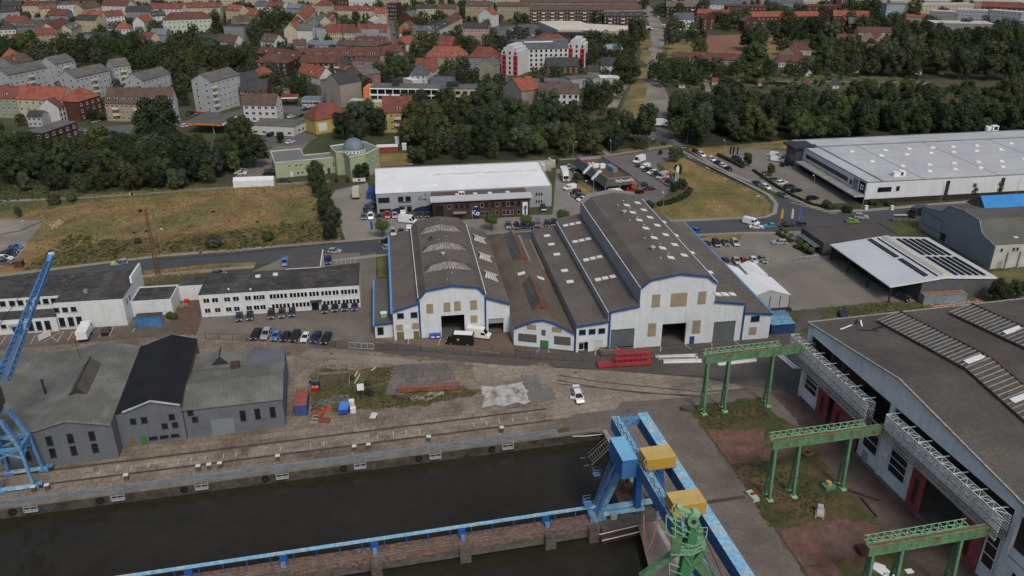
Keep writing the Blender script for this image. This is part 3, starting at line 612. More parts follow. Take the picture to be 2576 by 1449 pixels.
# green crane runway trestles
def trestle(tt,cols,s0,s1,z,lab,hgt_=1.5):
 t=T12('crane_trestle',s0,tt,lab,'trestle',group='green crane runway trestles beside the yard hall')
 b=MB();b.box(0,-.45,z,s1-s0,.05,z+hgt_,0);b.box(-.3,-.55,z+hgt_,s1-s0,.4,z+hgt_+.08,1);b.box(0,-.6,z-.08,s1-s0,.15,z-.005,0)
 for i in range(int((s1-s0)/2.1)):b.box(i*2.1+.5,-.5,z,i*2.1+.58,-.452,z+hgt_,0)
 b.build('girder',[GREEN,mat('rusty_green',(.16,.13,.07),.85,.35,.8,col2=(.12,.22,.11))],t)
 b=MB();zz=z+hgt_+.1;n=int((s1-s0)*.75/1.3)
 for i in range(n):
  b.beam((i*1.3,1.1,zz),(i*1.3+1.3 if i%2 else i*1.3+.65,.4,zz),.07);b.beam((i*1.3,.4,zz),(i*1.3+.65,1.2,zz+.7),.07);b.beam((i*1.3+.65,1.2,zz+.7),(i*1.3+1.3,.4,zz),.07)
 for p in((1.2,zz+.7),(1.1,zz),(.4,zz)):b.beam((0,p[0],p[1]),(n*1.3,p[0],p[1]),.08)
 b.build('walkway_truss',GREENL,t)
 b=MB();b.beam((0,-.2,z+hgt_+.16),(s1-s0,-.2,z+hgt_+.16),.12);b.build('rail',RUST,t)
 for s in cols:
  x=s-s0;b=MB();b.beam((x,.75,.15),(x,.25,z),.34,.28);b.beam((x,-.95,.15),(x,-.35,z),.5,.42)
  for i in range(9):
   f,g2=i/9,(i+1)/9;ya=(.75-.5*f,-.95+.6*f);yb=(.75-.5*g2,-.95+.6*g2)
   b.beam((x,ya[i%2],.3+(z-.3)*f),(x,yb[1-i%2],.3+(z-.3)*g2),.12)
  b.build('column',GREEN,t)
  b=MB();b.box(x-.5,-1.7,.02,x+.5,-.5,.25,0);b.box(x-.4,.35,.02,x+.4,1.2,.22,0);b.build('base_plate',GREENL,t)
trestle(131.6,(69.1,73.7,83.4),68.4,92.6,11.8,'green trestle farthest away, near the stacked white pipes')
trestle(104.0,(69.0,73.6,83.3),68.3,92.6,10.6,'green middle trestle with a white lattice walkway, on the grass')
trestle(78.2,(70.3,75.1,85.0),69.5,93,10.2,'green nearest trestle reaching over the dark hall gate')
# yard hall
t=T12('yard_hall',92.1,105,'huge grey-white yard hall with striped rooflights and red sliding doors','hall');YH=t
YW=mat('yard_white',(.6,.63,.645),.8,.12,.2,fine=1,kind='plaster');YR=mat('sliding_red',(.24,.055,.06),.75,.25,.3,fine=1.2)
def top(tt):return 17+3.4*(1-abs(tt-105)/(28 if tt>105 else 29))
b=MB();y=lambda tt:tt-105
# facade on s=92.1: openings as gaps
def fq(ta,tb,za,zb,m=0,x=0):b.face([(x,y(ta),za),(x,y(tb),za),(x,y(tb),zb),(x,y(ta),zb)],m)
fq(133.2,126.6,0,7.2);fq(112.2,97.6,0,9.2);fq(80.4,60,0,9.3);fq(126.6,112.2,7,7.3);fq(97.6,80.4,9.2,9.5)
for ta,tb in((133.2,129),(129,125),(125,115),(115,105),(105,95),(95,85),(85,76),(76,60)):b.face([(0,y(ta),14.9),(0,y(tb),14.9),(0,y(tb),top(tb)+.1),(0,y(ta),top(ta)+.1)],0)
for tt in(133,105.6,76.6):b.box(-.25,y(tt)-.6,0,.45,y(tt)+.3,16.5,0)
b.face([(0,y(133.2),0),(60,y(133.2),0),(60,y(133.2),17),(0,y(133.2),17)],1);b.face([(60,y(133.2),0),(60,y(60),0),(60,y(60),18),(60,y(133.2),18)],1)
for tt in(131.8,128,124.2):b.box(2.5,y(tt)-.3,0,3.2,y(tt)+.3,15,1)
b.face([(8,y(133),7.5),(8,y(112),7.5),(8,y(112),14),(8,y(133),14)],2)
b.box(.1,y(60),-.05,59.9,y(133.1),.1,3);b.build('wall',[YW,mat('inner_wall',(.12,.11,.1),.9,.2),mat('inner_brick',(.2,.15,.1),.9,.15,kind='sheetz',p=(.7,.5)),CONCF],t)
b=MB();YF=mat('yard_roof_felt',(.088,.08,.069),.95,.26,.08,kind='roofx',p=(.5,.07),fine=1.4)
for(ta,tb)in((133.6,105),(105,60)):za,zb=top(min(ta,133)),top(max(tb,60));b.face([(-.5,y(ta),za+.25),(-.5,y(tb),zb+.25),(60,y(tb),zb+.25),(60,y(ta),za+.25)],0)
b.beam((-.5,y(133.6),17.15),(-.5,y(105),20.6),.35,.35,1);b.beam((-.5,y(105),20.6),(-.5,y(60),top(60)+.2),.35,.35,1);b.box(-.5,y(133.4),16.6,60,y(133.8),17.35,1)
r=b.build('roof',[YF,mat('flaked_edge',(.27,.26,.24),.9,.3,1.5)],t)
ST=mat('striped_rooflight',(.1,.085,.07),.6,.3,.3,fine=2,col2=(.075,.085,.09))
for s0,s1 in((104.6,110),(121.4,126.8)):
 b=MB();pv=None;ts=[129.5,105,61]
 for ta,tb in zip(ts,ts[1:]):
  za,zb=top(ta)+.35,top(tb)+.35
  b.face([(s0-92.1,y(ta),za),(s0-92.1,y(tb),zb),(s0-92.1,y(tb),zb+.5),(s0-92.1,y(ta),za+.5)],2)
  b.face([(s0-92.1,y(ta),za+.5),(s0-92.1,y(tb),zb+.5),(s1-92.6,y(tb),zb+2),(s1-92.6,y(ta),za+2)],0)
  b.face([(s1-92.6,y(ta),za+2),(s1-92.6,y(tb),zb+2),(s1-91,y(tb),zb),(s1-91,y(ta),za)],2);b.beam((s1-92.6,y(ta),za+2.1),(s1-92.6,y(tb),zb+2.1),.4,.2,2)
  n=int((ta-tb)/1.12)
  for i in range(n):
   f=i/n;tt=ta+(tb-ta)*f;z_=za+(zb-za)*f;b.beam((s0-92.1,y(tt),z_+.58),(s1-92.6,y(tt),z_+2.08),.17,.1,1)
 b.face([(s0-92.1,y(129.5),top(129.5)+.2),(s0-92.1,y(129.5),top(129.5)+.85),(s1-92.6,y(129.5),top(129.5)+2.35),(s1-91,y(129.5),top(129.5)+.2)],2)
 b.build('roof_lantern',[ST,mat('pale_stripe',(.3,.28,.245),.7,.2),mat('rust_curb',(.09,.055,.04),.9,.3)],r)
for s_,t_,w_ in((107.2,106.2,4),(107.2,95,2.6),(124,116,4.2)):
 b=MB();b.box(-1.7,-.6,0,1.7,.6,.12,0);o=b.build('white_patch',WHITE,r,(s_-92.1,y(t_),top(t_)+1.72));o.rotation_euler=(0,-.27,0)
for k,(s_,t_,a,l_)in enumerate(((95.5,128.2,.3,3.2),(100.5,128.5,1.1,2.5),(98.5,127,-.4,4),(101.5,126.5,.2,2.8),(100,129.8,.9,2))):
 b=MB();b.beam((0,0,.1),(l_*cos(a),l_*sin(a),.25),.3,.12);b.build('torn_sheet',WHITE if k in(0,1)else BFELT,r,(s_-92.1,y(t_),top(t_)+.25))
b=MB();b.prism([(.2,27.9),(4.5,28),(10,27.8),(9,25),(6,23),(3,22.6),(.2,25)],lambda p:top(p[1]+105)+.27,lambda p:top(p[1]+105)+.29,0);b.build('bare_tar_patch',BFELT,r)
def bay(ta,tb,z0,z1,n,name='window'):
 b=MB();b.box(-.12,y(tb),z0,-.02,y(ta),z1,0);h=(z1-z0)
 for i in range(n+1):b.box(-.2,y(tb)-.05,z0+h*i/n-.07,-.121,y(ta)+.05,z0+h*i/n+.07,1)
 for tt in(ta,tb):b.box(-.2,y(tt)-.1,z0,-.122,y(tt)+.1,z1,1)
 b.build(name,[mat('dirty_glass',(.02,.02,.02),.35,.4),YW],t)
bay(131.6,127.2,2.8,6.8,3);bay(111,106.8,2.8,9,3);bay(103.3,98.8,2.7,9,4);bay(80.0,77.6,2.6,9,3)
def door(ta,tb,h,x=-.35):
 b=MB();b.box(x,y(tb),0,x+.25,y(ta),h,0);b.box(x-.02,y((ta+tb)/2)-.5,h*.15,x-.005,y((ta+tb)/2)+.5,h*.7,1);b.build('sliding_door',[YR,mat('dark_red_glass',(.06,.02,.02),.6,.3)],t)
door(126.4,122.8,7);door(120.9,117.3,7);door(117.1,112.3,7,-.7);door(97.3,94.1,9.2);door(85.3,80.5,9.2)
o=panel(t,'notice_board',0,4.4,1.9,1.2,WHITE);o.rotation_euler=(0,0,-pi/2);o.location=(-.1,y(104.8),4.4)
b=MB();b.box(-.3,-.7,0,-.05,.7,2,0);b.build('door',mat('pale_door',(.3,.31,.3),.7),t,(0,y(109.6),.05))
b=MB();b.box(-.2,y(76),0,6,y(60),7.5,0,1);e=b.build('side_building',[YW,YF],t)
for tt,z in((73.5,1.2),(73.5,4.2),(71,1.2),(71,4.2)):add('window',winmesh(1.5,1.8,'white',2),t,(-.22,y(tt),z),-pi/2)
def latt(ta,tb,z0,z1,lab):
 q=T12('lattice_boom',90.4,ta,lab,'boom',z=z0,group='white lattice booms stored along the yard hall')
 n=int((ta-tb)/1.4);h=z1-z0
 for k in range(3):
  b=MB();zz=[(k*h/3+.05),(k+1)*h/3-.1];xx=(-.9,.6)
  for x in xx:
   for z in zz+[(zz[0]*2+zz[1])/3,(zz[0]+zz[1]*2)/3]:b.beam((x,0,z),(x,tb-ta,z),.12)
  for i in range(n):
   y0,y1=-i*1.4,-(i+1)*1.4;s_=i%2
   b.beam((-.9,y0,zz[s_]),(-.9,y1,zz[1-s_]),.08);b.beam((xx[s_],y0,zz[1]),(xx[1-s_],y1,zz[1]),.08);b.beam((.6,y0,zz[1-s_]),(.6,y1,zz[s_]),.08)
   b.beam((-.9,y0,(zz[0]+zz[1])/2),(-.9,y1,(zz[0]+zz[1])/2),.07);b.beam((-.9,y0,zz[1-s_]),(-.9,y1,zz[s_]),.07);b.beam((-.9,y0,zz[0]),(-.9,y0,zz[1]),.08);b.beam((-.9,y0,zz[1]),(.6,y0,zz[1]),.08)
   if k==2 and i%3==0:b.beam((-1.0,y0,zz[1]+.1),(1.5,y0-.3,zz[1]+.25),.14)
  b.build('truss',LAT if k else mat('lattice_grey',(.3,.3,.26),.8,.2),q)
 b=MB();b.beam((-1.1,0,-.1),(-1.1,tb-ta,-.1),.2,.3);b.beam((.7,0,-.1),(.7,tb-ta,-.1),.2,.3)
 for i in range(0,n,4):b.beam((-1.1,-i*1.4,-.1),(1.6,-i*1.4,-.1),.2)
 b.build('bracket',mat('boom_bracket',(.25,.25,.23),.8,.2),q)
latt(135.5,108.6,8.9,13.6,'white lattice boom stack in front of the farther hall opening')
latt(103.6,76.4,10.5,14.6,'white lattice boom stack above the nearer dark gate')
# blue portal crane at the left edge
t=T12('portal_crane',-61,136.6,'blue portal crane with lattice jib at the left edge of the quay','crane')
legs=[(2.9,-2.6),(3.1,2.5),(-2.8,2.6),(-2.6,-2.6)]
for x,y_ in legs:b=MB();b.beam((x,y_,.8),(x*.82,y_*.82,8.5),.5,.55);b.beam((x*.82,y_*.82,8.4),(x*.6-1.2,y_*.7,14.5),.6,.75);b.build('leg',BLUE,t)
b=MB()
for i in range(4):
 p,q=legs[i],legs[(i+1)%4]
 b.beam((p[0]*.82,p[1]*.82,8.6),(q[0]*.82,q[1]*.82,8.6),.45,.6);b.beam((p[0]*.85,p[1]*.85,6.6),(q[0]*.82,q[1]*.82,8.7),.3)
 b.beam((q[0]*.85,q[1]*.85,6.6),(p[0]*.82,p[1]*.82,8.7),.3)
b.build('cross_bracing',BLUE,t)
b=MB()
for y_ in(-2.6,2.55):
 b.beam((-3.4,y_,.75),(3.6,y_,.75),.5,.5)
 for i in range(9):b.box(-3.2+i*.75,y_-.28,.95,-2.9+i*.75,y_+.28,1.05,0)
b.build('travelling_beam',BLUEL,t)
for x,y_ in legs:bb=MB();bb.box(x-.7,y_-.4,.22,x+.9,y_+.4,.75,0);bb.build('bogie',BLUE,t)
for x,y_ in((3.9,-2.5),(4.2,2.6)):bb=MB();bb.box(x-.55,y_-.45,1.0,x+.55,y_+.45,1.25,0);bb.box(x-.4,y_-.3,.4,x+.4,y_+.3,1,1);bb.build('motor',[BLUE,DARK],t)
b=MB();b.box(-4.6,-2.4,14.5,-.2,2.4,14.9,0);b.cyl((-2.4,0,14.9),(-2.4,0,16),1.7,n=14);b.build('slewing_deck',BLUED,t)
b=MB();b.box(-4.8,-1.9,16,.6,1.9,19.2,0,1);b.build('machinery_house',[mat('cab_brown',(.1,.075,.05),.7,.25,.8),BLUED],t)
jr=t.matrix_basis.inverted()if 0 else None
def wl(p):q=inv(Vector(p),A12);c=inv(t.location,A12);return Vector((q.x-c.x,q.y-c.y,q.z))
j0=wl(V((6,955),121));j1=wl(V((130,640),146));d=(j1-j0).normalized();sx=Vector((1,0,0));b=MB();up=d.cross(sx).normalized();wd=(lambda f:.95*(1-f*.62))
n=22
for i in range(n):
 f,g2=i/n,(i+1)/n;P=[j0.lerp(j1,f)+sx*(wd(f)*a)+up*(wd(f)*c)for a,c in((-1,-.6),(1,-.6),(1,.6),(-1,.6))];Q=[j0.lerp(j1,g2)+sx*(wd(g2)*a)+up*(wd(g2)*c)for a,c in((-1,-.6),(1,-.6),(1,.6),(-1,.6))]
 for k in range(4):b.beam(P[k],Q[k],.22,.22);b.beam(P[k],Q[(k+1)%4],.09);b.beam(P[k],P[(k+1)%4],.1)
b.build('jib',mat('jib_blue',(.06,.17,.36),.5,.15),t);b=MB();b.beam(j0.lerp(j1,.93),j1,.8,.7);b.build('jib_tip',BLUE,t)
b=MB();b.cyl(j1+sx*-.5,j1+sx*.5,.45,n=10);b.build('sheave',BLUEL,t)
b=MB()
for a in(-.6,-.2):b.beam(j1+sx*a,wl(V((-60,900),118)),.05)
b.build('hoist_rope',BLACK,t)
# ================================================================ ground, roads, yards, water
UZ=[0.0];JIT=dict(grass_area=.5,red_slab_area=.45,scrap_ground=.7,verge=.35,field=.4,grass_strip=1.2,lawn=.3,weathered_floor=.6,asphalt_patch=.5,hall_apron=.3,gravel_yard=.4,sand_patch=.6,wood_floor=2,garden=1,green_strip=.3,foundation_slab=.2)
def jag(q,a):
 o=[];r=random.Random(len(q));n=len(q)
 for i in range(n):
  p,e=q[i],q[(i+1)%n];c=min(60,max(1,int((e-p).length/(a*2.2))));d=(e-p).normalized();s=Vector((-d.y,d.x,0))
  for k in range(c):o.append(p.lerp(e,k/c)+s*r.uniform(-a,a)+d*r.uniform(-a,a)*.4*(k>0))
 return o
def sheet(name,pts,m,k,kind='structure',jit=None):
 q=[G(p)for p in pts];jit=JIT.get(name,0)if jit is None else jit;q=jag(q,jit)if jit else q;b=MB();ar=sum(q[i].x*q[(i+1)%len(q)].y-q[(i+1)%len(q)].x*q[i].y for i in range(len(q)));UZ[0]+=.00004
 if ar<0:q=q[::-1]
 b.face([(p.x,p.y,.005*k+UZ[0])for p in q]);return struct(name,b.mesh(name,m),kind)
def strip(name,pts,w_,m,k,h=0,off=0,close=False):
 q=[G(p)if len(p)<4 else Vector(p[:3])for p in pts];b=MB();L_,R_=[],[]
 for i,p in enumerate(q):
  d=(q[min(i+1,len(q)-1)]-q[max(i-1,0)]);d.z=0;d.normalize();n=Vector((-d.y,d.x,0));L_.append(p+n*(off+w_/2));R_.append(p+n*(off-w_/2))
 UZ[0]+=.00004;z=.005*k+UZ[0]
 for i in range(len(q)-1):
  if h:b.prism([R_[i].xy,R_[i+1].xy,L_[i+1].xy,L_[i].xy],0,h)
  else:b.face([(*R_[i].xy,z),(*R_[i+1].xy,z),(*L_[i+1].xy,z),(*L_[i].xy,z)])
 return struct(name,b.mesh(name,m))
def marks(name,segs,w_,m,k):
 UZ[0]+=.00004;b=MB();z=.005*k+UZ[0]
 for a,c in segs:
  p,q=G(a),G(c);d=(q-p).normalized();n=Vector((-d.y,d.x,0))*(w_/2);b.face([(*(p-n).xy,z),(*(q-n).xy,z),(*(q+n).xy,z),(*(p+n).xy,z)])
 return struct(name,b.mesh(name,m))
def rowmarks(name,a,c,n,dpx,w_,m,k):
 segs=[]
 for i in range(n+1):
  f=i/n;x=a[0]+(c[0]-a[0])*f;y=a[1]+(c[1]-a[1])*f;segs.append(((x,y),(x+dpx[0],y+dpx[1])))
 return marks(name,segs,w_,m,k)
W=dict(space='World')
GND=mat('ground_soil_grass',(.05,.062,.026),.95,.3,.02,col2=(.075,.07,.035),fine=.7,**W)
ASPH=mat('asphalt',(.068,.07,.074),.9,.18,.05,fine=1.5,**W)
ASPHB=mat('old_asphalt',(.165,.138,.114),.92,.2,.06,fine=1.2,col2=(.125,.107,.092),**W)
ASPHD=mat('dark_asphalt',(.088,.078,.068),.92,.25,.08,fine=2,**W)
PAVE=mat('paving',(.2,.183,.157),.9,.13,.05,fine=1.6,col2=(.165,.148,.125),**W)
PAVEL=mat('light_paving',(.235,.218,.19),.9,.13,.05,fine=1.6,col2=(.2,.185,.16),**W)
SIDEW=mat('pavement_slabs',(.24,.225,.2),.9,.15,.1,fine=2,**W)
SLABQ=mat('quay_slabs',(.25,.205,.158),.92,.25,.07,col2=(.15,.118,.092),thr=(.38,.66),fine=1.2,kind='slab',p=(1.62,1.5),rot=-A12,**W)
SLABL=mat('yard_slabs',(.275,.235,.185),.92,.2,.06,fine=1.2,kind='slab',p=(2.4,2.0),rot=-.32,**W)
SLABG=mat('grey_slabs',(.15,.135,.12),.92,.25,.1,fine=1.2,kind='slab',p=(2.4,2.2),rot=-A8,**W)
DRY=mat('dry_grass',(.22,.158,.066),.95,.35,.045,col2=(.125,.12,.042),thr=(.42,.62),fine=1.6,**W)
FIELD=mat('field_grass',(.225,.142,.065),.95,.36,.05,col2=(.125,.12,.043),thr=(.42,.6),fine=.9,**W)
LAWN=mat('green_grass',(.07,.085,.03),.95,.3,.06,col2=(.13,.11,.04),fine=1.3,**W)
GRAV=mat('gravel',(.25,.225,.195),.95,.18,.05,fine=1.5,col2=(.18,.16,.13),**W)
REDS=mat('red_slabs',(.165,.076,.055),.92,.3,.12,col2=(.115,.08,.068),thr=(.3,.7),fine=1.3,**W)
SOIL=mat('brown_soil',(.1,.07,.045),.95,.3,.2,fine=2,col2=(.075,.072,.03),**W)
PAINTW=mat('road_paint',(.5,.5,.48),.8,.25,.8,**W)
b=MB();q=[f12(-900,129.9),f12(47.3,129.9),f12(47.3,-90),Vector((900,-60,0)),Vector((3500,5000,0)),Vector((-3500,5000,0)),Vector((-1800,100,0))]
b.face([(p.x,p.y,0)for p in q]);struct('ground',b.mesh('ground',GND))
WAT=mat('harbour_water',(.026,.0235,.017),.06,.15,.05,bump=.05,fine=.5,spec=.2,**W)
b=MB();b.face([(*f12(-900,-90).xy,-2.3),(*f12(60,-90).xy,-2.3),(*f12(60,140).xy,-2.3),(*f12(-900,140).xy,-2.3)]);struct('water',b.mesh('water',WAT))
QW=mat('quay_wall_concrete',(.075,.066,.054),.9,.4,.25,fine=.8,col2=(.045,.041,.036),**W)
t=thing('quay_wall',f12(0,129.85),'long stained concrete quay wall above the water','quay wall',A12);b=MB();b.box(-300,-.1,-4,47.2,.25,-.02,0);b.build('wall',QW,t);b=MB();b.box(-300,-.14,-.35,46.9,.6,.06,0);b.build('coping',mat('coping_stone',(.17,.155,.135),.9,.3,.3),t)
t=thing('dock_wall',f12(47.25,100),'dark concrete dock wall with pale edge under the gantry','quay wall',A12);b=MB();b.box(-.3,-190,-4,.2,29.7,-.02,0);b.build('wall',PIERC,t);b=MB();b.box(-.36,-190,-.3,.5,29.6,.07,0);b.build('coping',CONC,t)
# quay and yards
sheet('quay_apron',[(-150,1300),(0,1263),(656,1183),(1296,1094),(1420,1076),(1530,1060),(1520,1000),(1320,880),(980,845),(560,800),(500,790),(0,830),(-150,850)],SLABQ,2)
sheet('yard',[(21,2480,470),(22,30,590),(22,640,675),(22,1240,630),(22,2270,548),(22,2550,525),(23,90,500),(23,300,470),(23,300,620),(22,2576,660),(22,1700,740),(22,900,800),(22,0,760),(21,2400,740)],ASPHD,3)
sheet('asphalt_yard',[(1430,1085),(1440,1040),(1700,980),(1900,955),(2010,1000),(2160,1010),(2600,1449),(2600,1700),(1700,1700),(1600,1300),(1530,1090)],ASPHB,3)
sheet('yard_slabs',[(21,2150,820),(21,2250,780),(22,30,800),(22,330,815),(22,640,830),(22,1000,850),(22,1900,920),(22,2350,1010),(22,1900,1100),(22,1100,1160),(22,1050,1230),(22,450,1300),(22,420,1100),(22,300,1000),(22,120,900),(22,0,960),(21,2190,960)],SLABL,5)
sheet('gravel_yard',[(21,1000,640),(21,1400,690),(21,2100,760),(21,2576,800),(22,320,790),(22,900,850),(22,1900,900),(22,2400,1000),(23,380,1080),(23,480,480),(22,2576,580),(22,2000,640),(22,900,760),(22,300,790),(21,2576,700),(21,1700,600),(21,700,540),(21,480,620)],ASPHD,4)
sheet('track',[(21,520,650),(21,1000,690),(21,1900,760),(21,1400,790),(21,730,720),(21,440,700)],mat('dusty_track',(.24,.2,.155),.95,.2,.1,fine=1.2,**W),6)
sheet('grey_slab_area',[(21,1400,790),(21,1900,770),(21,1990,930),(21,1460,1030),(21,1430,1075),(21,1290,1090)],SLABG,7)
sheet('scrap_ground',[(21,600,830),(21,1180,830),(21,1390,800),(21,1290,1090),(21,1480,1070),(21,1990,990),(21,2280,1060),(21,1700,1190),(21,1200,1240),(21,560,1250),(21,540,900)],mat('scrap_grass',(.12,.095,.045),.95,.3,.15,col2=(.06,.068,.024),thr=(.45,.6),fine=1.8,**W),6)
sheet('foundation_slab',[(21,640,870),(21,930,870),(21,920,1000),(21,620,1010)],SOIL,8);sheet('foundation_slab',[(21,770,1090),(21,930,1080),(21,925,1160),(21,765,1170)],SLABG,9)
sheet('weathered_floor',[(21,2240,1010),(21,2576,968),(22,150,945),(22,215,1165),(22,0,1180),(21,2270,1210)],mat('white_weathered',(.42,.41,.38),.9,.2,.35,col2=(.2,.18,.14),thr=(.47,.62),fine=2,**W),8)
sheet('weathered_floor',[(21,1540,1095),(21,1870,1050),(21,1870,1100),(21,1550,1160)],mat('white_weathered2',(.34,.32,.28),.9,.3,.5,col2=(.16,.13,.09),fine=2,**W),8)
sheet('asphalt_patch',[(22,110,895),(22,270,885),(22,320,1015),(22,410,1020),(22,480,1140),(22,215,1160)],mat('grey_patch',(.15,.147,.135),.95,.2,.2,fine=1.5,**W),8)
for a,c,w_ in((f12(-100,135.05),f12(38,135.05),.5),(f12(-100,139.2),f12(38,139.4),.5)):strip('crane_rail',[(*a,0),(*c,0)],w_,mat('rail_groove',(.06,.048,.04),.8,.3,.4,**W),9)
for p in([(22,460,890),(22,900,960),(22,1400,1010),(22,1900,1060),(22,2350,1030)],[(22,470,940),(22,900,1020),(22,1300,1070),(22,1900,1095)],[(22,480,980),(22,800,1010),(22,1300,1060),(22,1900,1110)]):strip('rail_track',p,.35,mat('rail_groove',(.06,.048,.04),.8,.3,.4,**W),9)
strip('crane_rail',[(32,1940,715),(32,2330,655)],.9,mat('rail_groove',(.06,.048,.04),.8,.3,.4,**W),9)
# trestle area
sheet('grass_area',[(22,1750,1190),(22,2500,1110),(22,2576,1250),(23,420,1438),(33,900,240),(33,1300,700),(33,1900,1438),(33,2200,1900),(33,600,1900),(33,430,1438),(33,0,840),(32,2190,340),(32,1930,0)],mat('yard_grass',(.06,.068,.026),.95,.3,.12,col2=(.12,.075,.04),thr=(.45,.62),fine=1.4,**W),5)
sheet('hall_apron',[(23,60,1060),(23,330,1070),(23,640,1345),(33,900,240),(33,1385,700),(33,2076,1400),(33,2300,1700),(33,1700,1700),(33,1300,1100),(33,900,640),(33,600,330),(33,400,60),(23,300,1300)],mat('hall_apron',(.115,.084,.066),.92,.22,.1,col2=(.08,.062,.052),fine=1.3,**W),7)
for p in([(22,2400,1420),(22,2576,1390),(33,0,60),(33,0,190),(32,2330,320),(32,2160,335),(32,1935,0)],[(33,130,985),(33,700,860),(33,1150,940),(33,960,1170),(33,900,1240),(33,390,1360)],[(33,400,1360),(33,700,1290),(33,800,1438),(33,440,1438)],[(33,-100,190),(33,200,150),(33,260,260),(33,0,300)]):sheet('red_slab_area',p,REDS,8)
strip('kerb',[(32,1930,-10),(32,2190,340),(32,2400,640),(33,0,840),(33,130,985),(33,440,1438),(33,640,1760)],.3,mat('dark_kerb',(.055,.05,.045),.9,.2,**W),9)
# office yards
sheet('office_yard',[(20,-700,560),(20,0,500),(20,1270,390),(20,1960,330),(20,1960,480),(20,0,640),(20,-700,700)],mat('brown_yard',(.135,.112,.09),.92,.2,.1,col2=(.1,.085,.07),fine=1.3,**W),4)
sheet('car_park',[(20,1990,320),(21,1050,175),(11,1040,1150),(11,1200,1120),(11,1200,1360),(21,1190,380),(21,1200,530),(21,1380,540),(21,2576,660),(21,1700,610),(21,800,520),(20,2576,500),(20,1950,490)],mat('office_paving',(.165,.148,.125),.92,.18,.06,col2=(.135,.118,.098),fine=1.6,**W),5)
sheet('hall_forecourt',[(21,1200,530),(21,1380,540),(21,2100,520),(21,2500,460),(21,2576,680),(21,1700,600),(21,1100,560)],mat('red_brown_paving',(.14,.1,.075),.92,.2,.1,fine=2,**W),6)
marks('parking_line',[((20,60,505),(20,5,590)),((20,355,495),(20,300,585)),((20,630,460),(20,565,560)),((20,480,490),(20,575,565)),((20,720,465),(20,670,550)),((20,900,460),(20,870,530)),((20,1000,470),(20,975,525)),((20,1125,410),(20,1080,510)),((20,1330,430),(20,1310,470)),((20,215,565),(20,195,590)),((20,610,460),(20,430,560)),((22,305,630),(22,265,668)),((22,385,640),(22,395,672)),((22,855,650),(22,848,695)),((22,1235,630),(22,1260,655)),((22,1502,610),(22,1490,660)),((22,1735,592),(22,1810,645)),((22,2000,575),(22,2005,635)),((22,2220,550),(22,2310,620)),((21,1520,535),(21,1515,590)),((21,1400,545),(21,1380,570)),((21,1845,520),(21,1810,600))],.13,PAINTW,9)
SLABR=mat('quay_slab_row',(.285,.245,.192),.92,.22,.12,col2=(.2,.165,.125),thr=(.4,.62),fine=1.5,kind='slab',p=(1.62,1.5),rot=-A12,**W)
rq=random.Random(4)
for tt in(136.15,137.8,140.3):
 s_=-66
 while s_<35:
  l_=rq.uniform(6,19)
  if tt<140 or s_>-12:strip('slab_row',[(*f12(s_,tt),0),(*f12(s_+l_,tt),0)],1.45,SLABR,7)
  s_+=l_+rq.choice((.1,.1,1.6,4))
for P_ in([(21,730,745),(21,1060,735),(21,1060,775),(21,735,785)],[(20,2300,700),(21,395,700),(21,380,775),(20,2300,790)],[(22,440,830),(22,900,850),(22,900,900),(22,450,880)],[(21,2080,770),(21,2240,775),(21,2240,800),(21,2080,790)],[(31,-100,60),(31,560,-20),(31,700,10),(31,0,100)]):sheet('slab_row',P_,SLABL,8)
for k,a in enumerate(((21,265,652),(21,343,672),(21,757,680),(21,1633,747),(21,2345,622),(22,655,865),(22,1180,1248),(20,1190,515),(21,1500,558),(22,1825,907))):
 b=MB();b.cyl((0,0,0),(0,0,.012),.42,n=14);b.cyl((0,0,.012),(0,0,.016),.3,n=12,m=1);o=b.build('manhole_cover',[mat('cast_iron',(.05,.04,.033),.7,.3,2),mat('iron_lid',(.1,.08,.065),.8,.3,2)],None,G(a)+Vector((0,0,.05)));tag(o,'round iron manhole cover in the '+('slab road by the fence','slab road beside another cover','dusty track below the sliding gate','track corner by the grey slabs','forecourt by the white van','pale slab field','asphalt by the blue gantry','office forecourt','forecourt before the left hall','gravel by the green trestle')[k],'manhole')
segs=[]
for i in range(34):
 if R.random()<.75:s_=-56+i*2.7+R.uniform(-.4,.4);a=f12(s_,136.2+R.choice((0,0,1.6)));c=f12(s_+.1,a.y and 137.6 if R.random()<.7 else 138.2);segs.append((proj(a)[:2],proj(c)[:2]))
marks('parking_line',segs,.12,PAINTW,10)
sheet('rubble_yard',[(20,1700,440),(20,1740,150),(20,1965,120),(20,1995,315),(20,1940,495),(20,1720,490)],mat('red_rubble',(.13,.068,.05),.95,.35,.4,col2=(.1,.085,.06),fine=2,**W),7,jit=.3)
# main roads
sheet('road',[(-300,735),(0,700),(400,650),(860,613),(985,602),(1300,588),(1671,562),(1937,540),(2100,537),(2310,526),(2576,505),(2576,545),(2330,556),(2100,575),(1760,588),(1480,610),(985,632),(860,650),(400,683),(0,730),(-300,770)],ASPH,3)
sheet('road',[(1640,322),(1690,335),(1728,385),(1800,432),(1890,478),(1985,505),(2090,540),(2100,575),(1850,580),(1845,556),(1900,552),(1945,535),(1948,515),(1920,488),(1800,430),(1690,375),(1655,350)],ASPH,5)
sheet('road',[(1500,318),(1560,303),(1690,300),(1720,312),(1690,345),(1600,350)],mat('worn_asphalt',(.12,.115,.11),.9,.2,.08,fine=1.3,**W),4)
KERB=mat('kerb_stone',(.27,.255,.23),.9,.15,.3,**W)
strip('pavement',[(-300,732),(0,697),(400,647),(860,610),(985,599)],1.6,SIDEW,0,h=.12,off=.9)
strip('pavement',[(1480,582),(1671,560),(1850,552),(1900,549)],1.6,SIDEW,0,h=.12,off=.9)
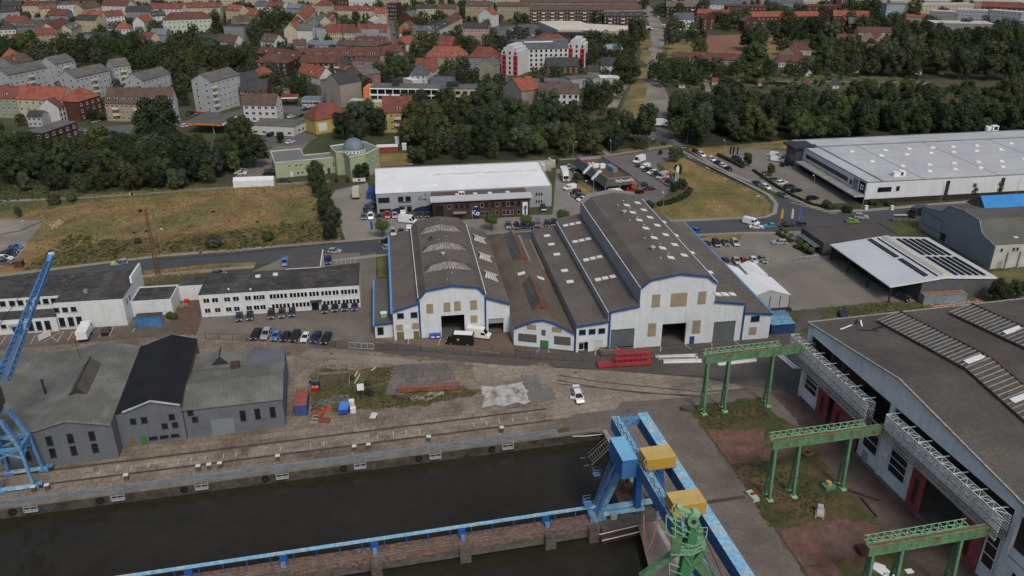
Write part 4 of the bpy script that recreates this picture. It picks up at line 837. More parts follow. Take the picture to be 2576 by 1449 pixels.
strip('pavement',[(1700,372),(1800,424),(1900,473),(1935,491),(1953,513),(1948,537),(1925,546),(1880,552)],1.5,SIDEW,0,h=.12)
strip('pavement',[(1735,380),(1800,424),(1900,466),(1985,494),(2035,520),(2090,534),(2180,532),(2310,521),(2576,499)],2.2,SIDEW,0,h=.12,off=1.0)
strip('pavement',[(0,735),(400,688),(640,668)],1.6,SIDEW,0,h=.12,off=-.8);strip('pavement',[(800,657),(985,637)],1.6,SIDEW,0,h=.12,off=-.8);strip('pavement',[(1752,589),(1860,584),(2010,583)],1.6,SIDEW,0,h=.12,off=-.9)
sheet('verge',[(20,1400,-60),(10,1420,1380),(10,1430,1300),(10,2100,1230),(10,2530,1210),(10,2515,1275),(10,1900,1330)],DRY,6)
marks('road_marking',[((13,270+k*62,625+k*17),(13,330+k*66,630+k*17))for k in range(7)]+[((12,1590+k*28,15+k*17),(12,1640+k*28,8+k*17))for k in range(5)]+[((12,1580+k*180,60+k*105),(12,1620+k*180,83+k*105))for k in range(5)],.35,PAINTW,8)
# field on the left
sheet('field',[(-400,560),(0,512),(240,487),(480,473),(800,460),(838,500),(855,603),(600,634),(400,648),(0,695),(-300,730)],FIELD,2)
sheet('grass_strip',[(-100,525),(0,507),(300,485),(520,470),(520,480),(300,500),(150,520),(0,545)],LAWN,4);sheet('grass_strip',[(120,640),(300,600),(560,580),(820,560),(850,600),(600,632),(400,646),(60,680)],mat('weedy_grass',(.085,.08,.03),.95,.3,.08,col2=(.15,.1,.042),fine=1.3,**W),4)
strip('path',[(-100,519),(0,506),(180,499),(400,485),(640,466),(830,456)],2.2,GRAV,5)
sheet('gravel_lot',[(-200,565),(10,552),(110,555),(85,590),(45,650),(0,672),(-200,700)],GRAV,6)
sheet('sand_patch',[(10,480,850),(10,560,790),(10,630,810),(10,600,860),(10,520,885)],mat('sand',(.34,.26,.15),.95,.15,.3,**W),6)
strip('kerb',[(0,590),(50,581),(108,556)],.8,LAWN,7)
# works yard behind the halls
sheet('works_yard',[(832,497),(845,478),(925,460),(945,550),(1390,540),(1400,425),(1452,430),(1500,490),(1500,530),(1480,575),(1200,592),(985,600),(870,607)],PAVEL,4)
sheet('car_park',[(1440,415),(1460,385),(1600,385),(1690,375),(1695,400),(1650,412),(1665,445),(1690,475),(1660,505),(1615,520),(1590,530),(1500,500),(1460,455),(1440,440)],mat('car_park_grey',(.135,.13,.122),.9,.15,.07,fine=1.5,**W),5)
sheet('lawn',[(1655,412),(1720,397),(1800,437),(1915,488),(1940,515),(1935,538),(1880,548),(1660,558),(1640,525),(1690,515),(1725,490),(1735,470),(1700,440)],DRY,6)
sheet('lawn',[(1480,385),(1700,360),(1700,372),(1560,392),(1490,395)],LAWN,6);sheet('lawn',[(1440,480),(1462,455),(1500,480),(1510,500),(1470,510)],DRY,7)
sheet('terrace',[(1500,480),(1560,472),(1600,470),(1650,478),(1620,492),(1570,500)],mat('red_paving',(.2,.085,.065),.9,.15,.2,**W),7)
strip('path',[(1500,350),(1525,385),(1535,392)],2.2,SIDEW,7);strip('path',[(1300,408),(1500,396),(1690,366)],2,SIDEW,7)
# dealership car park and its green edge
sheet('car_park',[(1805,392),(1880,372),(1985,380),(2000,420),(2150,500),(2165,515),(2050,525),(1985,500),(1830,430),(1770,400)],PAVE,4)
sheet('verge',[(1730,375),(1990,352),(1990,375),(1880,372),(1800,392),(1770,400)],DRY,4)
sheet('green_strip',[(2030,515),(2090,512),(2170,510),(2400,490),(2600,470),(2600,500),(2300,522),(2090,532)],mat('planted_strip',(.045,.05,.024),.95,.35,.2,fine=1.5,**W),5)
# right yard with the white canopy
sheet('works_yard',[(1752,600),(1900,585),(2030,580),(2100,640),(2240,740),(2300,755),(2310,770),(1990,782),(1937,790),(1850,690)],PAVE,5)
sheet('verge',[(1760,600),(1800,590),(1870,588),(1860,606),(1790,615)],DRY,7)
sheet('verge',[(1990,782),(2220,758),(2370,762),(2400,775),(2060,805)],LAWN,6);sheet('grass_area',[(2380,700),(2600,670),(2600,780),(2470,790),(2400,765)],LAWN,5)
sheet('verge',[(2230,560),(2310,552),(2330,580),(2260,590)],LAWN,6)
sheet('red_paving',[(2340,765),(2470,750),(2475,765),(2365,778)],mat('red_paving',(.2,.085,.065),.9,.15,.2,**W),8);marks('paving_line',[((2352,771),(2472,757))]+[((2340+k*23,765-k*2.5),(2365+k*23,778-k*2.4))for k in range(6)],.35,mat('pale_line',(.4,.33,.27),.9,**W),9)
sheet('track',[(23,400,250),(23,610,230),(23,530,380),(23,300,480),(23,280,600),(23,480,800),(23,250,700),(23,300,430)],ASPHD,7)
sheet('car_park',[(10,2200,1430),(11,150,1230),(11,320,1150),(11,1040,1120),(11,1040,1220),(11,660,1260),(11,300,1290)],PAVE,4);rowmarks('parking_line',px((11,770,1190)),px((11,1000,1170)),5,(-3,12),.12,PAINTW,8)
sheet('verge',[(11,1200,1140),(11,1340,1130),(11,1330,1360),(11,1220,1360)],DRY,7)
# far ground: streets, gravel avenue, pitch, mosque yard
strip('path',[(1668,300),(1655,240),(1640,205),(1652,160),(1650,130),(1655,100),(1650,60),(1625,20),(1605,0)],11,GRAV,4)
strip('path',[(1625,300),(1640,262),(1636,225)],14,GRAV,5)
for p in([(1560,285),(1588,215),(1612,200),(1630,215),(1620,260),(1600,290)],[(1603,195),(1612,170),(1635,172),(1640,195),(1625,205)],[(1610,150),(1615,125),(1638,127),(1630,163)],[(1610,100),(1640,98),(1640,118),(1610,122)],[(1665,290),(1690,262),(1745,268),(1720,292)],[(1660,145),(1670,110),(1740,95),(1750,133),(1690,135)],[(1655,165),(1672,140),(1690,142),(1675,165)],[(1900,170),(1940,85),(2000,90),(1970,130),(1910,175)]):sheet('verge',p,DRY,6)
sheet('sports_pitch',[(1776,90),(1880,86),(1868,136),(1780,132)],mat('red_clay',(.21,.105,.072),.95,.12,.05,**W),6)
sheet('yard',[(1520,283),(1555,205),(1590,198),(1545,285)],GRAV,5)
sheet('yard',[(590,450),(610,400),(680,375),(740,335),(790,340),(760,380),(700,400),(695,450),(640,470)],PAVE,4);sheet('lawn',[(560,410),(610,370),(690,345),(650,390),(600,410)],LAWN,5);sheet('lawn',[(945,385),(1030,385),(1040,415),(950,420)],DRY,5)
STR=mat('street_asphalt',(.11,.108,.105),.9,.15,.05,fine=1.2,**W)
for p,w_ in(([(-60,340),(200,330),(350,318),(480,310),(620,280),(740,278),(800,290)],11),([(480,312),(560,268),(640,262),(760,275)],8),([(985,150),(982,90),(975,40),(965,-20)],9),([(780,285),(900,225),(905,250)],7),([(1245,250),(1262,200),(1250,160)],8),([(700,120),(760,85),(800,40),(830,-10)],9),([(1170,80),(1220,120),(1230,160)],8)):strip('street',p,w_,STR,4)
sheet('car_park',[(205,345),(300,322),(330,325),(330,335),(250,355)],STR,5);sheet('car_park',[(1230,70),(1340,60),(1390,90),(1330,100),(1240,110)],STR,5);sheet('car_park',[(1345,230),(1480,190),(1490,205),(1360,250)],STR,4)
sheet('car_park',[(600,350),(690,345),(720,320),(800,345),(760,365),(640,372)],STR,5)
sheet('garden',[(1700,230),(1790,180),(2310,195),(2330,215),(2300,228),(1990,218),(1800,215)],mat('allotment',(.07,.085,.03),.95,.4,.12,fine=1,col2=(.1,.095,.04),**W),4);strip('path',[(1800,205),(2050,205),(2340,207)],2.2,GRAV,6);strip('path',[(1767,195),(1778,212),(1782,230)],3,GRAV,6)
# ================================================================ vehicles
CN={'black':(.012,.012,.013),'dark grey':(.045,.047,.05),'grey':(.12,.125,.13),'silver':(.36,.37,.38),'white':(.7,.71,.71),'red':(.36,.02,.025),'dark red':(.1,.015,.018),
  'blue':(.05,.13,.4),'light blue':(.1,.2,.5),'dark blue':(.014,.022,.06),'cyan':(.05,.3,.45),'lime green':(.18,.4,.02),'brown':(.06,.045,.035),'orange':(.55,.2,.03),'teal':(.03,.07,.075),'pink':(.35,.12,.1),'cream':(.5,.46,.36)}
LAMPW=mat('headlamp',(.75,.76,.75),.15,.05);LAMPR=mat('tail_lamp',(.3,.01,.01),.25,.1);PLATE=mat('number_plate',(.6,.6,.55),.6,.05)
WHEEL=None
def wheelmesh(r=.32,wd=.22):
 k=('wh',r)
 if k not in WM:
  b=MB();b.cyl((0,-wd/2,0),(0,wd/2,0),r,n=12,m=0);b.cyl((0,-wd/2-.01,0),(0,wd/2+.01,0),r*.6,n=10,m=1);WM[k]=b.mesh('wheel',[BLACK,GREYM])
 return WM[k]
DIM={'hatchback':(3.9,1.72,1.47),'saloon':(4.6,1.8,1.43),'estate car':(4.65,1.82,1.5),'suv':(4.6,1.88,1.68),'people carrier':(4.6,1.85,1.75)}
def carparts(kind):
 L_,W_,H_=DIM[kind];l=L_/2;w_=W_/2;belt=H_*.6
 b=MB();nose={'saloon':.56}.get(kind,.6)*belt/.6*.98
 prof=[(-l,.42),(-l+.08,.25),(l-.1,.22),(l,.4),(l-.03,.62),(l-.25,nose*.97),(l*.42,belt+.0),(-l*.62 if kind=='saloon' else-l+.12,belt+.02),(-l+.02,belt*.93)]
 n=len(prof)
 for s in(1,-1):                                             # rounded plan: the ends are narrower than the middle
  pass
 def yw(x):return w_*(1-.16*max(0,(abs(x)/l-.72)/.28)**2)
 for i in range(n):
  a,c=prof[i],prof[(i+1)%n];b.face([(a[0],-yw(a[0]),a[1]),(c[0],-yw(c[0]),c[1]),(c[0],yw(c[0]),c[1]),(a[0],yw(a[0]),a[1])],0)
 mid=[(x,z)for x,z in prof]
 b.face([(x,-yw(x),z)for x,z in mid],0);b.face([(x,yw(x),z)for x,z in mid[::-1]],0)
 # roof and pillars
 f0,f1=l*.44,l*.06;r1,r0=(-l*.34,-l*.66)if kind=='saloon' else(-l*.66,-l*.92)if kind=='hatchback' else(-l*.78,-l*.95)
 tw=w_*.74;bw=w_*.95
 top=[(f1,-tw),(f1,tw),(r1,tw),(r1,-tw)];bot=[(f0,-bw),(f0,bw),(r0,bw),(r0,-bw)]
 b.prism(top,H_-.07,H_,0)
 for p,q in zip(bot,top):b.beam((*p,belt),(*q,H_-.04),.09,.09,0)
 for s in(-1,1):b.beam(((f0+r0)/2-.15,s*bw,belt),((f1+r1)/2-.1,s*tw,H_-.04),.1,.05,0)
 b.box(-l-.03,-w_*.7,.25,-l+.1,w_*.7,.42,1);b.box(l-.12,-w_*.72,.2,l+.03,w_*.72,.36,1)
 for s in(-1,1):b.box(f0-.25,s*w_*.98-.06,belt,f0-.05,s*w_*.98+.06+s*.12,belt+.15,0)
 g=MB()
 for i in range(4):
  p,q=bot[i],bot[(i+1)%4];u,v=top[i],top[(i+1)%4];k=.985
  g.face([(p[0]*k,p[1]*k,belt),(q[0]*k,q[1]*k,belt),(v[0]*k,v[1]*k,H_-.06),(u[0]*k,u[1]*k,H_-.06)],0)
 lm=MB();lm.box(l-.2,-.17,0,l-.02,.17,.13,0)
 return b,g
CP={}
def proto(kind):
 if kind in CP:return CP[kind]
 L_,W_,H_=DIM[kind];b,g=carparts(kind)
 hl=MB();hl.box(-.09,-.18,-.06,.09,.18,.07)
 CP[kind]=(b.mesh('body',[PAINT,DARK]),g.mesh('glazing',CGLASS),hl.mesh('headlight',LAMPW),hl.mesh('tail_light',LAMPR));return CP[kind]
def joined(kind):
 k=('j',kind)
 if k in CP:return CP[k]
 L_,W_,H_=DIM[kind];b,g=carparts(kind);i=len(b.v);b.v+=g.v;b.f+=[tuple(i+j for j in f)for f in g.f];b.m+=[2]*len(g.m)
 for x in(-L_*.3,L_*.3):
  for s in(-1,1):b.cyl((x,s*W_*.42,.31),(x,s*W_*.5,.31),.31,n=8,m=1)
 CP[k]=b.mesh('car',[PAINT,BLACK,CGLASS]);return CP[k]
def heading(a,d):
 p=px(a);q=G((p[0]+d[0],p[1]+d[1]))-G(p);return atan2(q.y,q.x)
NAMES={'hatchback':'hatchback_car','saloon':'saloon_car','estate car':'estate_car','suv':'off_road_car','people carrier':'people_carrier'}
def car(a,kind,col,d,where,group=None,far=False):
 p=G(a,.55);p.z=.02;rz=heading(a,d)if isinstance(d,tuple)else d
 lab=f"{col} {kind if kind != 'suv' else 'off-road car'} {where}"
 if far:
  o=add(NAMES[kind],joined(kind),None,p,rz,color=CN[col]);return tag(o,lab,'car',group)
 L_,W_,H_=DIM[kind];m=proto(kind);t=thing(NAMES[kind],p,lab,'car',rz,group)
 add('body',m[0],t,color=CN[col]);add('glazing',m[1],t)
 for x in(-L_*.3,L_*.3):
  for s in(-1,1):add('wheel',wheelmesh(),t,(x,s*(W_/2-.12),.32))
 for s in(-1,1):add('headlight',m[2],t,(L_/2-.06,s*W_*.34,.62));add('tail_light',m[3],t,(-L_/2+.04,s*W_*.36,.72))
 return t
def van(a,col,d,where,kind='panel van',group=None,L_=5.6,W_=2.0,H_=2.4,deco=None,far=False,name=None,ws=True):
 p=G(a,H_*.45);p.z=.02;rz=heading(a,d)if isinstance(d,tuple)else d;l=L_/2;w_=W_/2
 t=thing(name or 'delivery_van',p,f'{col} {kind} {where}','van',rz,group);c=CN[col]
 k=('van',L_,W_,H_)
 if k not in CP:
  b=MB();xs=l-1.0 if H_>2.1 else l-1.15
  pr=[(-l,.4),(l,.4),(l,.85),(l-.15,1.02),(xs+.12,1.2),(xs-.55,H_-.12),(xs-.85,H_),(-l+.08,H_),(-l,H_-.1)]
  def yw(z):return w_*(1 if z<H_*.6 else 1-.1*(z-H_*.6)/(H_*.4))
  for i in range(len(pr)):
   q,r_=pr[i],pr[(i+1)%len(pr)];b.face([(q[0],-yw(q[1]),q[1]),(r_[0],-yw(r_[1]),r_[1]),(r_[0],yw(r_[1]),r_[1]),(q[0],yw(q[1]),q[1])])
  b.face([(x,-yw(z),z)for x,z in pr]);b.face([(x,yw(z),z)for x,z in pr[::-1]])
  b.box(-l-.04,-w_*.9,.3,-l+.2,w_*.9,.5,1);b.box(l-.2,-w_*.9,.3,l+.05,w_*.9,.52,1)
  g=MB();g.face([(xs+.13,-w_*.86,1.26),(xs+.13,w_*.86,1.26),(xs-.52,w_*.8,H_-.18),(xs-.52,-w_*.8,H_-.18)])
  for s in(-1,1):g.face([(xs+.02,s*(w_+.012),1.22),(xs-.42,s*(w_*.965+.012),min(H_-.3,1.85)),(xs-1.15,s*(w_*.965+.012),min(H_-.3,1.85)),(xs-1.15,s*(w_+.012),1.22)])
  CP[k]=(b.mesh('body',[PAINT,DARK]),g.mesh('windscreen',CGLASS))
 add('body',CP[k][0],t,color=c);add('windscreen',CP[k][1],t)
 for x in(-l*.58,l*.62):
  for s in(-1,1):add('wheel',wheelmesh(.35),t,(x,s*(w_-.12),.35))
 if('hl',0)not in CP:b=MB();b.box(-.06,-.16,-.09,.06,.16,.1);CP[('hl',0)]=(b.mesh('headlight',LAMPW),b.mesh('tail_light',LAMPR))
 for s in(-1,1):add('headlight',CP[('hl',0)][0],t,(l-.03,s*w_*.75,.85));add('tail_light',CP[('hl',0)][1],t,(-l,s*w_*.85,1.0))
 if deco:deco(t,l,w_,H_)
 return t
def truck(a,d,where,col='white',L_=8.5,H_=3.6,box='white',far=False,name='lorry'):
 p=G(a,H_*.45);p.z=.02;rz=heading(a,d);l=L_/2;t=thing(name,p,where,'lorry',rz)
 b=MB();b.box(-l,-1.22,1.0,l-2.0,1.22,H_,0);b.box(-l,-1.26,H_,l-2.0,1.26,H_+.06,0);b.build('cargo_box',PAINT,t).color=(*CN[box],1)
 b=MB();b.extr([(l-1.85,.55),(l,.55),(l,1.5),(l-.18,2.75),(l-1.85,2.85)],-1.15,1.15);b.box(l-1.7,-1.0,2.86,l-.9,1.0,3.3);b.build('cab',PAINT,t).color=(*CN[col],1)
 b=MB();b.face([(l+.012,-1.02,1.55),(l+.012,1.02,1.55),(l-.15,.98,2.6),(l-.15,-.98,2.6)])
 for s in(-1,1):b.face([(l-.2,s*1.162,1.6),(l-.35,s*1.162,2.5),(l-1.3,s*1.162,2.5),(l-1.3,s*1.162,1.6)])
 b.build('windscreen',CGLASS,t);b=MB();b.box(-l+.2,-.5,.6,l-.3,.5,.98);b.box(l-.1,-1.1,.4,l+.06,1.1,.7);b.box(l-.02,-.7,.9,l+.02,.7,1.35);b.build('chassis',DARK,t)
 for x in(-l+1.4,-l+2.3,l-1.2):
  for s in(-1,1):add('wheel',wheelmesh(.48,.3),t,(x,s*1.0,.48))
 return t
D1=(-2,20)
W2N='in the row against the white right-hand office'
for X,Y,tl,k,c in((2365,318,20,'hatchback','dark blue'),(2470,308,20,'hatchback','black'),(165,288,21,'estate car','black'),(270,278,21,'estate car','brown'),(370,273,21,'hatchback','dark blue'),(695,232,21,'estate car','black'),(795,218,21,'estate car','black'),(890,210,21,'estate car','black'),(990,208,21,'saloon','dark grey')):car((tl,X,Y),k,c,D1,W2N,'cars parked against the white office')
FN='in the slanted row along the wire fence'
for X,Y,tl,k,c in((2530,490,20,'estate car','black'),(115,490,21,'people carrier','silver'),(210,505,21,'hatchback','light blue'),(305,512,21,'hatchback','black'),(400,510,21,'suv','black'),(503,520,21,'hatchback','white'),(605,520,21,'estate car','dark blue'),(708,530,21,'estate car','black')):car((tl,X,Y),k,c,(-20,33),FN,'cars parked along the wire fence')
car((20,1045,452),'hatchback','black',(9,-20),'beside the white pickup box van below the left office')
truck((20,838,470),(9,-18),'small white box lorry parked before the left white office',L_=6.4,H_=2.9,name='box_lorry')
car((10,2165,1322),'hatchback','grey',(14,1),'at the end of the dry verge by the road')
car((11,295,1215),'estate car','light blue',(3,20),'left of the flat-roofed office annex')
for X,c in((665,'black'),(730,'dark blue')):car((11,X,1195),'estate car',c,(-1,20),'on the light bays right of the office annex')
def pol(t,l,w_,H_):pass
t=car((10,1182,1218),'estate car','silver',(-40,5.5),'of the police with blue and yellow stripes on the road')
b=MB()
for s in(-1,1):b.box(-1.9,s*.912-.01,.55,.4,s*.912+.01,.8,0);b.box(.4,s*.912-.01,.5,1.7,s*.912+.01,.75,1)
b.box(1.2,-.8,.86,2.1,.8,.875,1);b.box(-.4,-.55,1.5,-.1,.55,1.62,0);b.build('livery',[mat('signal_blue',(.02,.08,.4),.4,.05),mat('signal_yellow',(.5,.55,.05),.5,.05)],t)
car((11,788,1103),'hatchback','silver',(30,.2),'driving on the left-hand road');car((11,1308,1006),'saloon','black',(-30,4),'on the road beside the left hall');car((11,1328,1066),'hatchback','silver',(30,-3),'half hidden behind the left hall')
LN='in the gravel car park at the left edge'
for X,Y,k,c in((152,1065,'hatchback','blue'),(98,1108,'saloon','dark grey'),(75,1138,'estate car','black'),(45,1180,'people carrier','white'),(40,1218,'people carrier','grey')):car((10,X,Y),k,c,(30,-1),LN,'cars in the gravel car park')
KN='before the grey and brick workshop'
for X,Y,k,c in((1078,765,'hatchback','grey'),(1145,762,'suv','white'),(1228,765,'saloon','dark grey'),(1310,752,'people carrier','red'),(1383,752,'hatchback','silver'),(1625,745,'saloon','dark grey'),(1703,745,'hatchback','black')):car((11,X,Y),k,c,(2,15),KN,'cars before the workshop')
for X,Y,k,c in((1135,708,'saloon','black'),(1130,683,'estate car','black'),(1148,655,'suv','dark blue')):car((11,X,Y),k,c,(-20,2),'nose-out along the left wall of the workshop')
van((11,1467,745),'white',(2,12),'at the entrance of the grey workshop','small van',L_=4.4,W_=1.8,H_=1.85)
van((11,1513,790),'white',(30,3),'parked across the works yard','high van',L_=6.2,H_=2.6)
truck((11,1003,525),(3,-22),'white lorry with a weathered tail, alone on the works yard',L_=7.5,H_=3.5,box='cream')
for X,Y,k,c in((1368,920,'people carrier','silver'),(1447,908,'saloon','grey')):car((11,X,Y),k,c,(2,12),'beside the round tree at the yard entrance')
van((11,1527,895),'white',(1,12),'half hidden by the left hall roof','small van',L_=4.4,H_=1.9,W_=1.8)
car((12,335,680),'suv','black',(3,10),'alone in front of the grey wall with small windows')
RN='in the fenced row between the round trees'
for X,Y,tl,k,c in((2507,852,11,'suv','grey'),(2570,850,11,'hatchback','silver'),(70,855,12,'estate car','dark grey'),(135,850,12,'hatchback','blue'),(220,850,12,'hatchback','dark blue'),(375,835,12,'estate car','dark grey'),(437,828,12,'suv','black')):car((tl,X,Y),k,c,(1,12),RN,'cars in the fenced row')
van((12,280,828),'grey',(1,12),'in the fenced row between the round trees','minibus',L_=4.9,W_=1.9,H_=1.95)
truck((12,547,350),(8,20),'large white lorry with a white box beside the restaurant',L_=9.5,H_=3.8)
van((12,597,472),'white',(-24,5),'with a picture on its side by the dry verge','small van',L_=5.0,W_=1.9,H_=1.95)
for X,Y,k,c in((652,525,'estate car','black'),(677,548,'saloon','grey'),(697,566,'saloon','black'),(722,588,'saloon','white')):car((12,X,Y),k,c,(-18,5),'in the short row behind the biggest hall')
for X,Y,k,c in((592,275,'hatchback','silver'),(655,315,'hatchback','silver'),(766,398,'suv','black')):car((12,X,Y),k,c,(4,12),'in the drive-through lane left of the restaurant')
van((12,1285,195),'white',(-22,8),'the large one at the top of the restaurant car park','high van',L_=6.6,H_=2.7);van((12,1345,266),'white',(-18,7),'the small one on the restaurant car park','small van',L_=4.6,W_=1.85,H_=1.9)
RP='on the restaurant car park'
for X,Y,k,c,d in((1358,296,'saloon','black',(-14,4)),(1415,325,'estate car','white',(-14,3)),(1450,343,'saloon','dark blue',(-14,3)),(1542,402,'hatchback','red',(-14,4)),(1577,424,'saloon','black',(-14,3)),(1607,442,'estate car','teal',(-14,3)),(1317,448,'hatchback','black',(-14,1)),(1392,485,'saloon','dark blue',(14,-1))):car((12,X,Y),k,c,d,RP,'cars on the restaurant car park')
def redside(t,l,w_,H_):b=MB();[b.box(-l+.2,s*w_*.975-.03,1.1,-l+2.0,s*w_*.975+.03,1.9)for s in(-1,1)];b.build('red_panel',mat('red_panel',(.5,.05,.03),.5),t)
van((12,1515,356),'silver',(-22,8),'with a red rear panel on the restaurant car park','van',L_=5.9,H_=2.5,deco=redside)
DR='parked along the diagonal road'
for X,Y,k,c in((1845,122,'estate car','dark red'),(1900,153,'suv','white'),(2000,198,'suv','white'),(2062,231,'saloon','black'),(2112,257,'hatchback','white'),(2165,288,'saloon','black'),(2447,432,'saloon','dark grey'),(2537,470,'estate car','white')):car((12,X,Y),k,c,(22,12),DR,'cars along the diagonal road')
car((12,1532,30),'suv','black',(2,-6),'waiting at the junction under the trees')
for Y,X,L_,H_ in((150,125,5,1.95),(196,142,5.4,2.0)):van((13,X,Y),'white',(18,2),'beside the white dealership','van',L_=L_,H_=H_)
DN='on the brick-paved dealership car park'
for X,Y,k,c in((220,250,'suv','black'),(110,396,'estate car','grey'),(180,430,'suv','white'),(258,467,'suv','dark grey'),(330,504,'estate car','black'),(487,581,'suv','black')):car((13,X,Y),k,c,(18,-3),DN,'cars at the dealership')
for X,Y in((2250,190),(2268,218)):car((12,X,Y),'suv','dark blue',(16,5),'under the dark flags of the dealership')
car((13,190,553),'suv','grey',(18,8),'driving into the road bend');car((13,967,765),'people carrier','silver',(22,2),'on the road beside the lime green car');car((13,877,806),'hatchback','lime green',(20,.5),'on the right-hand road')
for X,Y,k,c in((66,853,'hatchback','cyan'),(220,845,'saloon','black'),(350,840,'suv','dark grey')):car((13,X,Y),k,c,(-20,.5),'at the kerb by the flags')
truck((13,1520,712),(-12,5),'dark lorry half hidden behind the grey building with blue dormer','dark grey',7.5,3.2,'black')
van((12,2390,810),'white',(22,5),'on the road next to a white car','van',L_=5.3,H_=2.2);car((12,2440,862),'saloon','white',(20,.5),'next to the white van on the road');car((12,1832,900),'hatchback','blue',(-18,-2),'on the road behind the biggest hall')
car((13,160,1017),'estate car','silver',(-20,0),'beside the small clipped trees')
for X,Y,k,c in((1955,1040,'hatchback','dark blue'),(2045,1027,'suv','black'),(2137,1017,'saloon','grey'),(2230,1020,'estate car','silver')):car((12,X,Y),k,c,(7,9),'in the upper row of the paved yard','cars on the paved yard')
for X,Y,k,c in((2140,1207,'hatchback','dark grey'),(2243,1202,'hatchback','silver'),(2325,1207,'hatchback','red'),(2415,1195,'hatchback','white'),(2505,1190,'hatchback','grey')):car((12,X,Y),k,c,(9,10),'in the lower row of the paved yard','cars on the paved yard')
def shield(t,l,w_,H_):
 b=MB();b.box(-l+.25,-w_*.86,H_+.005,l-1.9,w_*.86,H_+.05);b.build('white_roof',WHITE,t);b=MB()
 for s in(-1,1):b.cyl((.3,s*(w_*.97),1.65),(.3,s*(w_*.97+.03),1.65),.3,n=6)
 b.build('emblem',mat('emblem_gold',(.5,.32,.06),.5),t)
van((21,2030,532),'black',(-40,-2),'with white roof and golden emblem before the open hall gate','parcel van',L_=6.6,W_=2.3,H_=2.9,deco=shield,name='parcel_van')
van((21,2215,475),'white',(36,4),'with high roof by the half-open shutter','van',L_=5.8,H_=2.6)
t=car((22,682,1105),'estate car','white',(8,20),'with open tailgate and door on the slab yard')
b=MB();b.beam((-2.2,-.6,1.45),(-3.0,-.6,1.75),.1);b.beam((-2.2,.6,1.45),(-3.0,.6,1.75),.1);b.box(-3.05,-.7,1.6,-2.2,.7,1.68);o=b.build('tailgate',PAINT,t);o.color=(*CN['white'],1)
b=MB();b.prism([(.6,-.9),(.68,-.9),(.2,-1.8),(.12,-1.75)],.35,1.05);o=b.build('door',PAINT,t);o.color=(*CN['white'],1)
car((23,785,302),'hatchback','dark blue',(10,14),'on the grass behind the yard hall');car((23,1360,120),'estate car','dark blue',(12,5),'at the end of the white canopy')
FT='in the row behind the brick flats'
for X,k,c in((868,'suv','white'),(935,'hatchback','dark blue'),(968,'hatchback','silver'),(1015,'suv','blue'),(1062,'suv','white'),(1112,'hatchback','black')):car((0,X,1312),k,c,(12,-4),FT,'cars behind the brick flats',True)
car((0,962,1372),'estate car','silver',(14,-4),'alone below the row behind the brick flats',None,True);car((0,848,1366),'hatchback','black',(14,-4),'at the corner of the brick flats',None,True)
for X,Y,k,c in((998,1182,'suv','black'),(945,1198,'saloon','silver'),(1890,1117,'suv','black'),(1962,1118,'saloon','pink'),(1835,1240,'estate car','white')):car((0,X,Y),k,c,(12,-3),'on the street by the filling station',None,True)
for X,Y,k,c in((352,1402,'saloon','white'),(80,1390,'hatchback','grey'),(162,1330,'suv','black'),(476,1140,'saloon','black'),(512,1058,'suv','white'),(505,1078,'saloon','dark grey'),(360,1150,'saloon','white')):car((1,X,Y),k,c,(12,-4),'near the long white shop',None,True)
for X,Y,tl,k,c in((155,312,11,'estate car','grey'),(140,342,11,'saloon','black'),(310,406,11,'estate car','teal'),(2400,264,10,'hatchback','dark blue'),(2388,316,10,'saloon','silver'),(2378,332,10,'saloon','white')):car((tl,X,Y),k,c,(18,1),'in the yard of the green domed building','cars by the domed building',True)
truck((2,1472,1218),(14,0),'white lorry with a yellow-green mark crossing the road',L_=9,H_=3.6)
for X,Y,k,c in((952,968,'people carrier','silver'),(957,938,'saloon','blue'),(985,912,'saloon','black')):car((2,X,Y),k,c,(2,-8),'on the yard of the round-emblem workshop',None,True)
car((2,848,563),'saloon','black',(8,2),'beside the round glass pavilion',None,True)
van((2,1385,276),'white',(10,1),'on the gravel avenue','van',L_=5.4);truck((2,1524,262),(0,8),'white lorry with orange load on the gravel avenue','white',7.5,2.6,'orange')
for X,Y,c in((1345,135,'dark grey'),(1362,165,'dark red'),(1430,132,'dark blue'),(1442,148,'silver'),(1466,168,'white'),(1385,292,'black'),(1405,120,'dark grey')):car((2,X,Y),'hatchback',c,(8,2),'at the top end of the gravel avenue','cars at the end of the avenue',True)
for X,Y,c in((20,298,'white'),(30,318,'silver'),(88,358,'white'),(262,272,'white'),(278,285,'silver'),(295,300,'dark grey'),(180,285,'dark red'),(200,338,'silver'),(225,348,'white'),(150,310,'dark blue'),(245,322,'silver'),(120,280,'grey'),(60,332,'black'),(310,340,'blue')):car((2,X,Y),R.choice(('hatchback','estate car','suv')),c,(9,2),'on the supermarket car park','cars on the supermarket car park',True)
for X,Y,c in((60,322,'white'),(85,325,'silver'),(110,326,'dark grey'),(20,310,'white')):car((3,X,Y),'hatchback',c,(8,1),'below the trees by the red school','cars by the school',True)
for X,Y,c in((1330,318,'white'),(1330,355,'red'),(1380,345,'dark grey'),(1400,430,'dark blue'),(1345,250,'grey')):car((1,X,Y),'hatchback',c,(1,8),'in the narrow street between brick houses','cars in the narrow street',True)
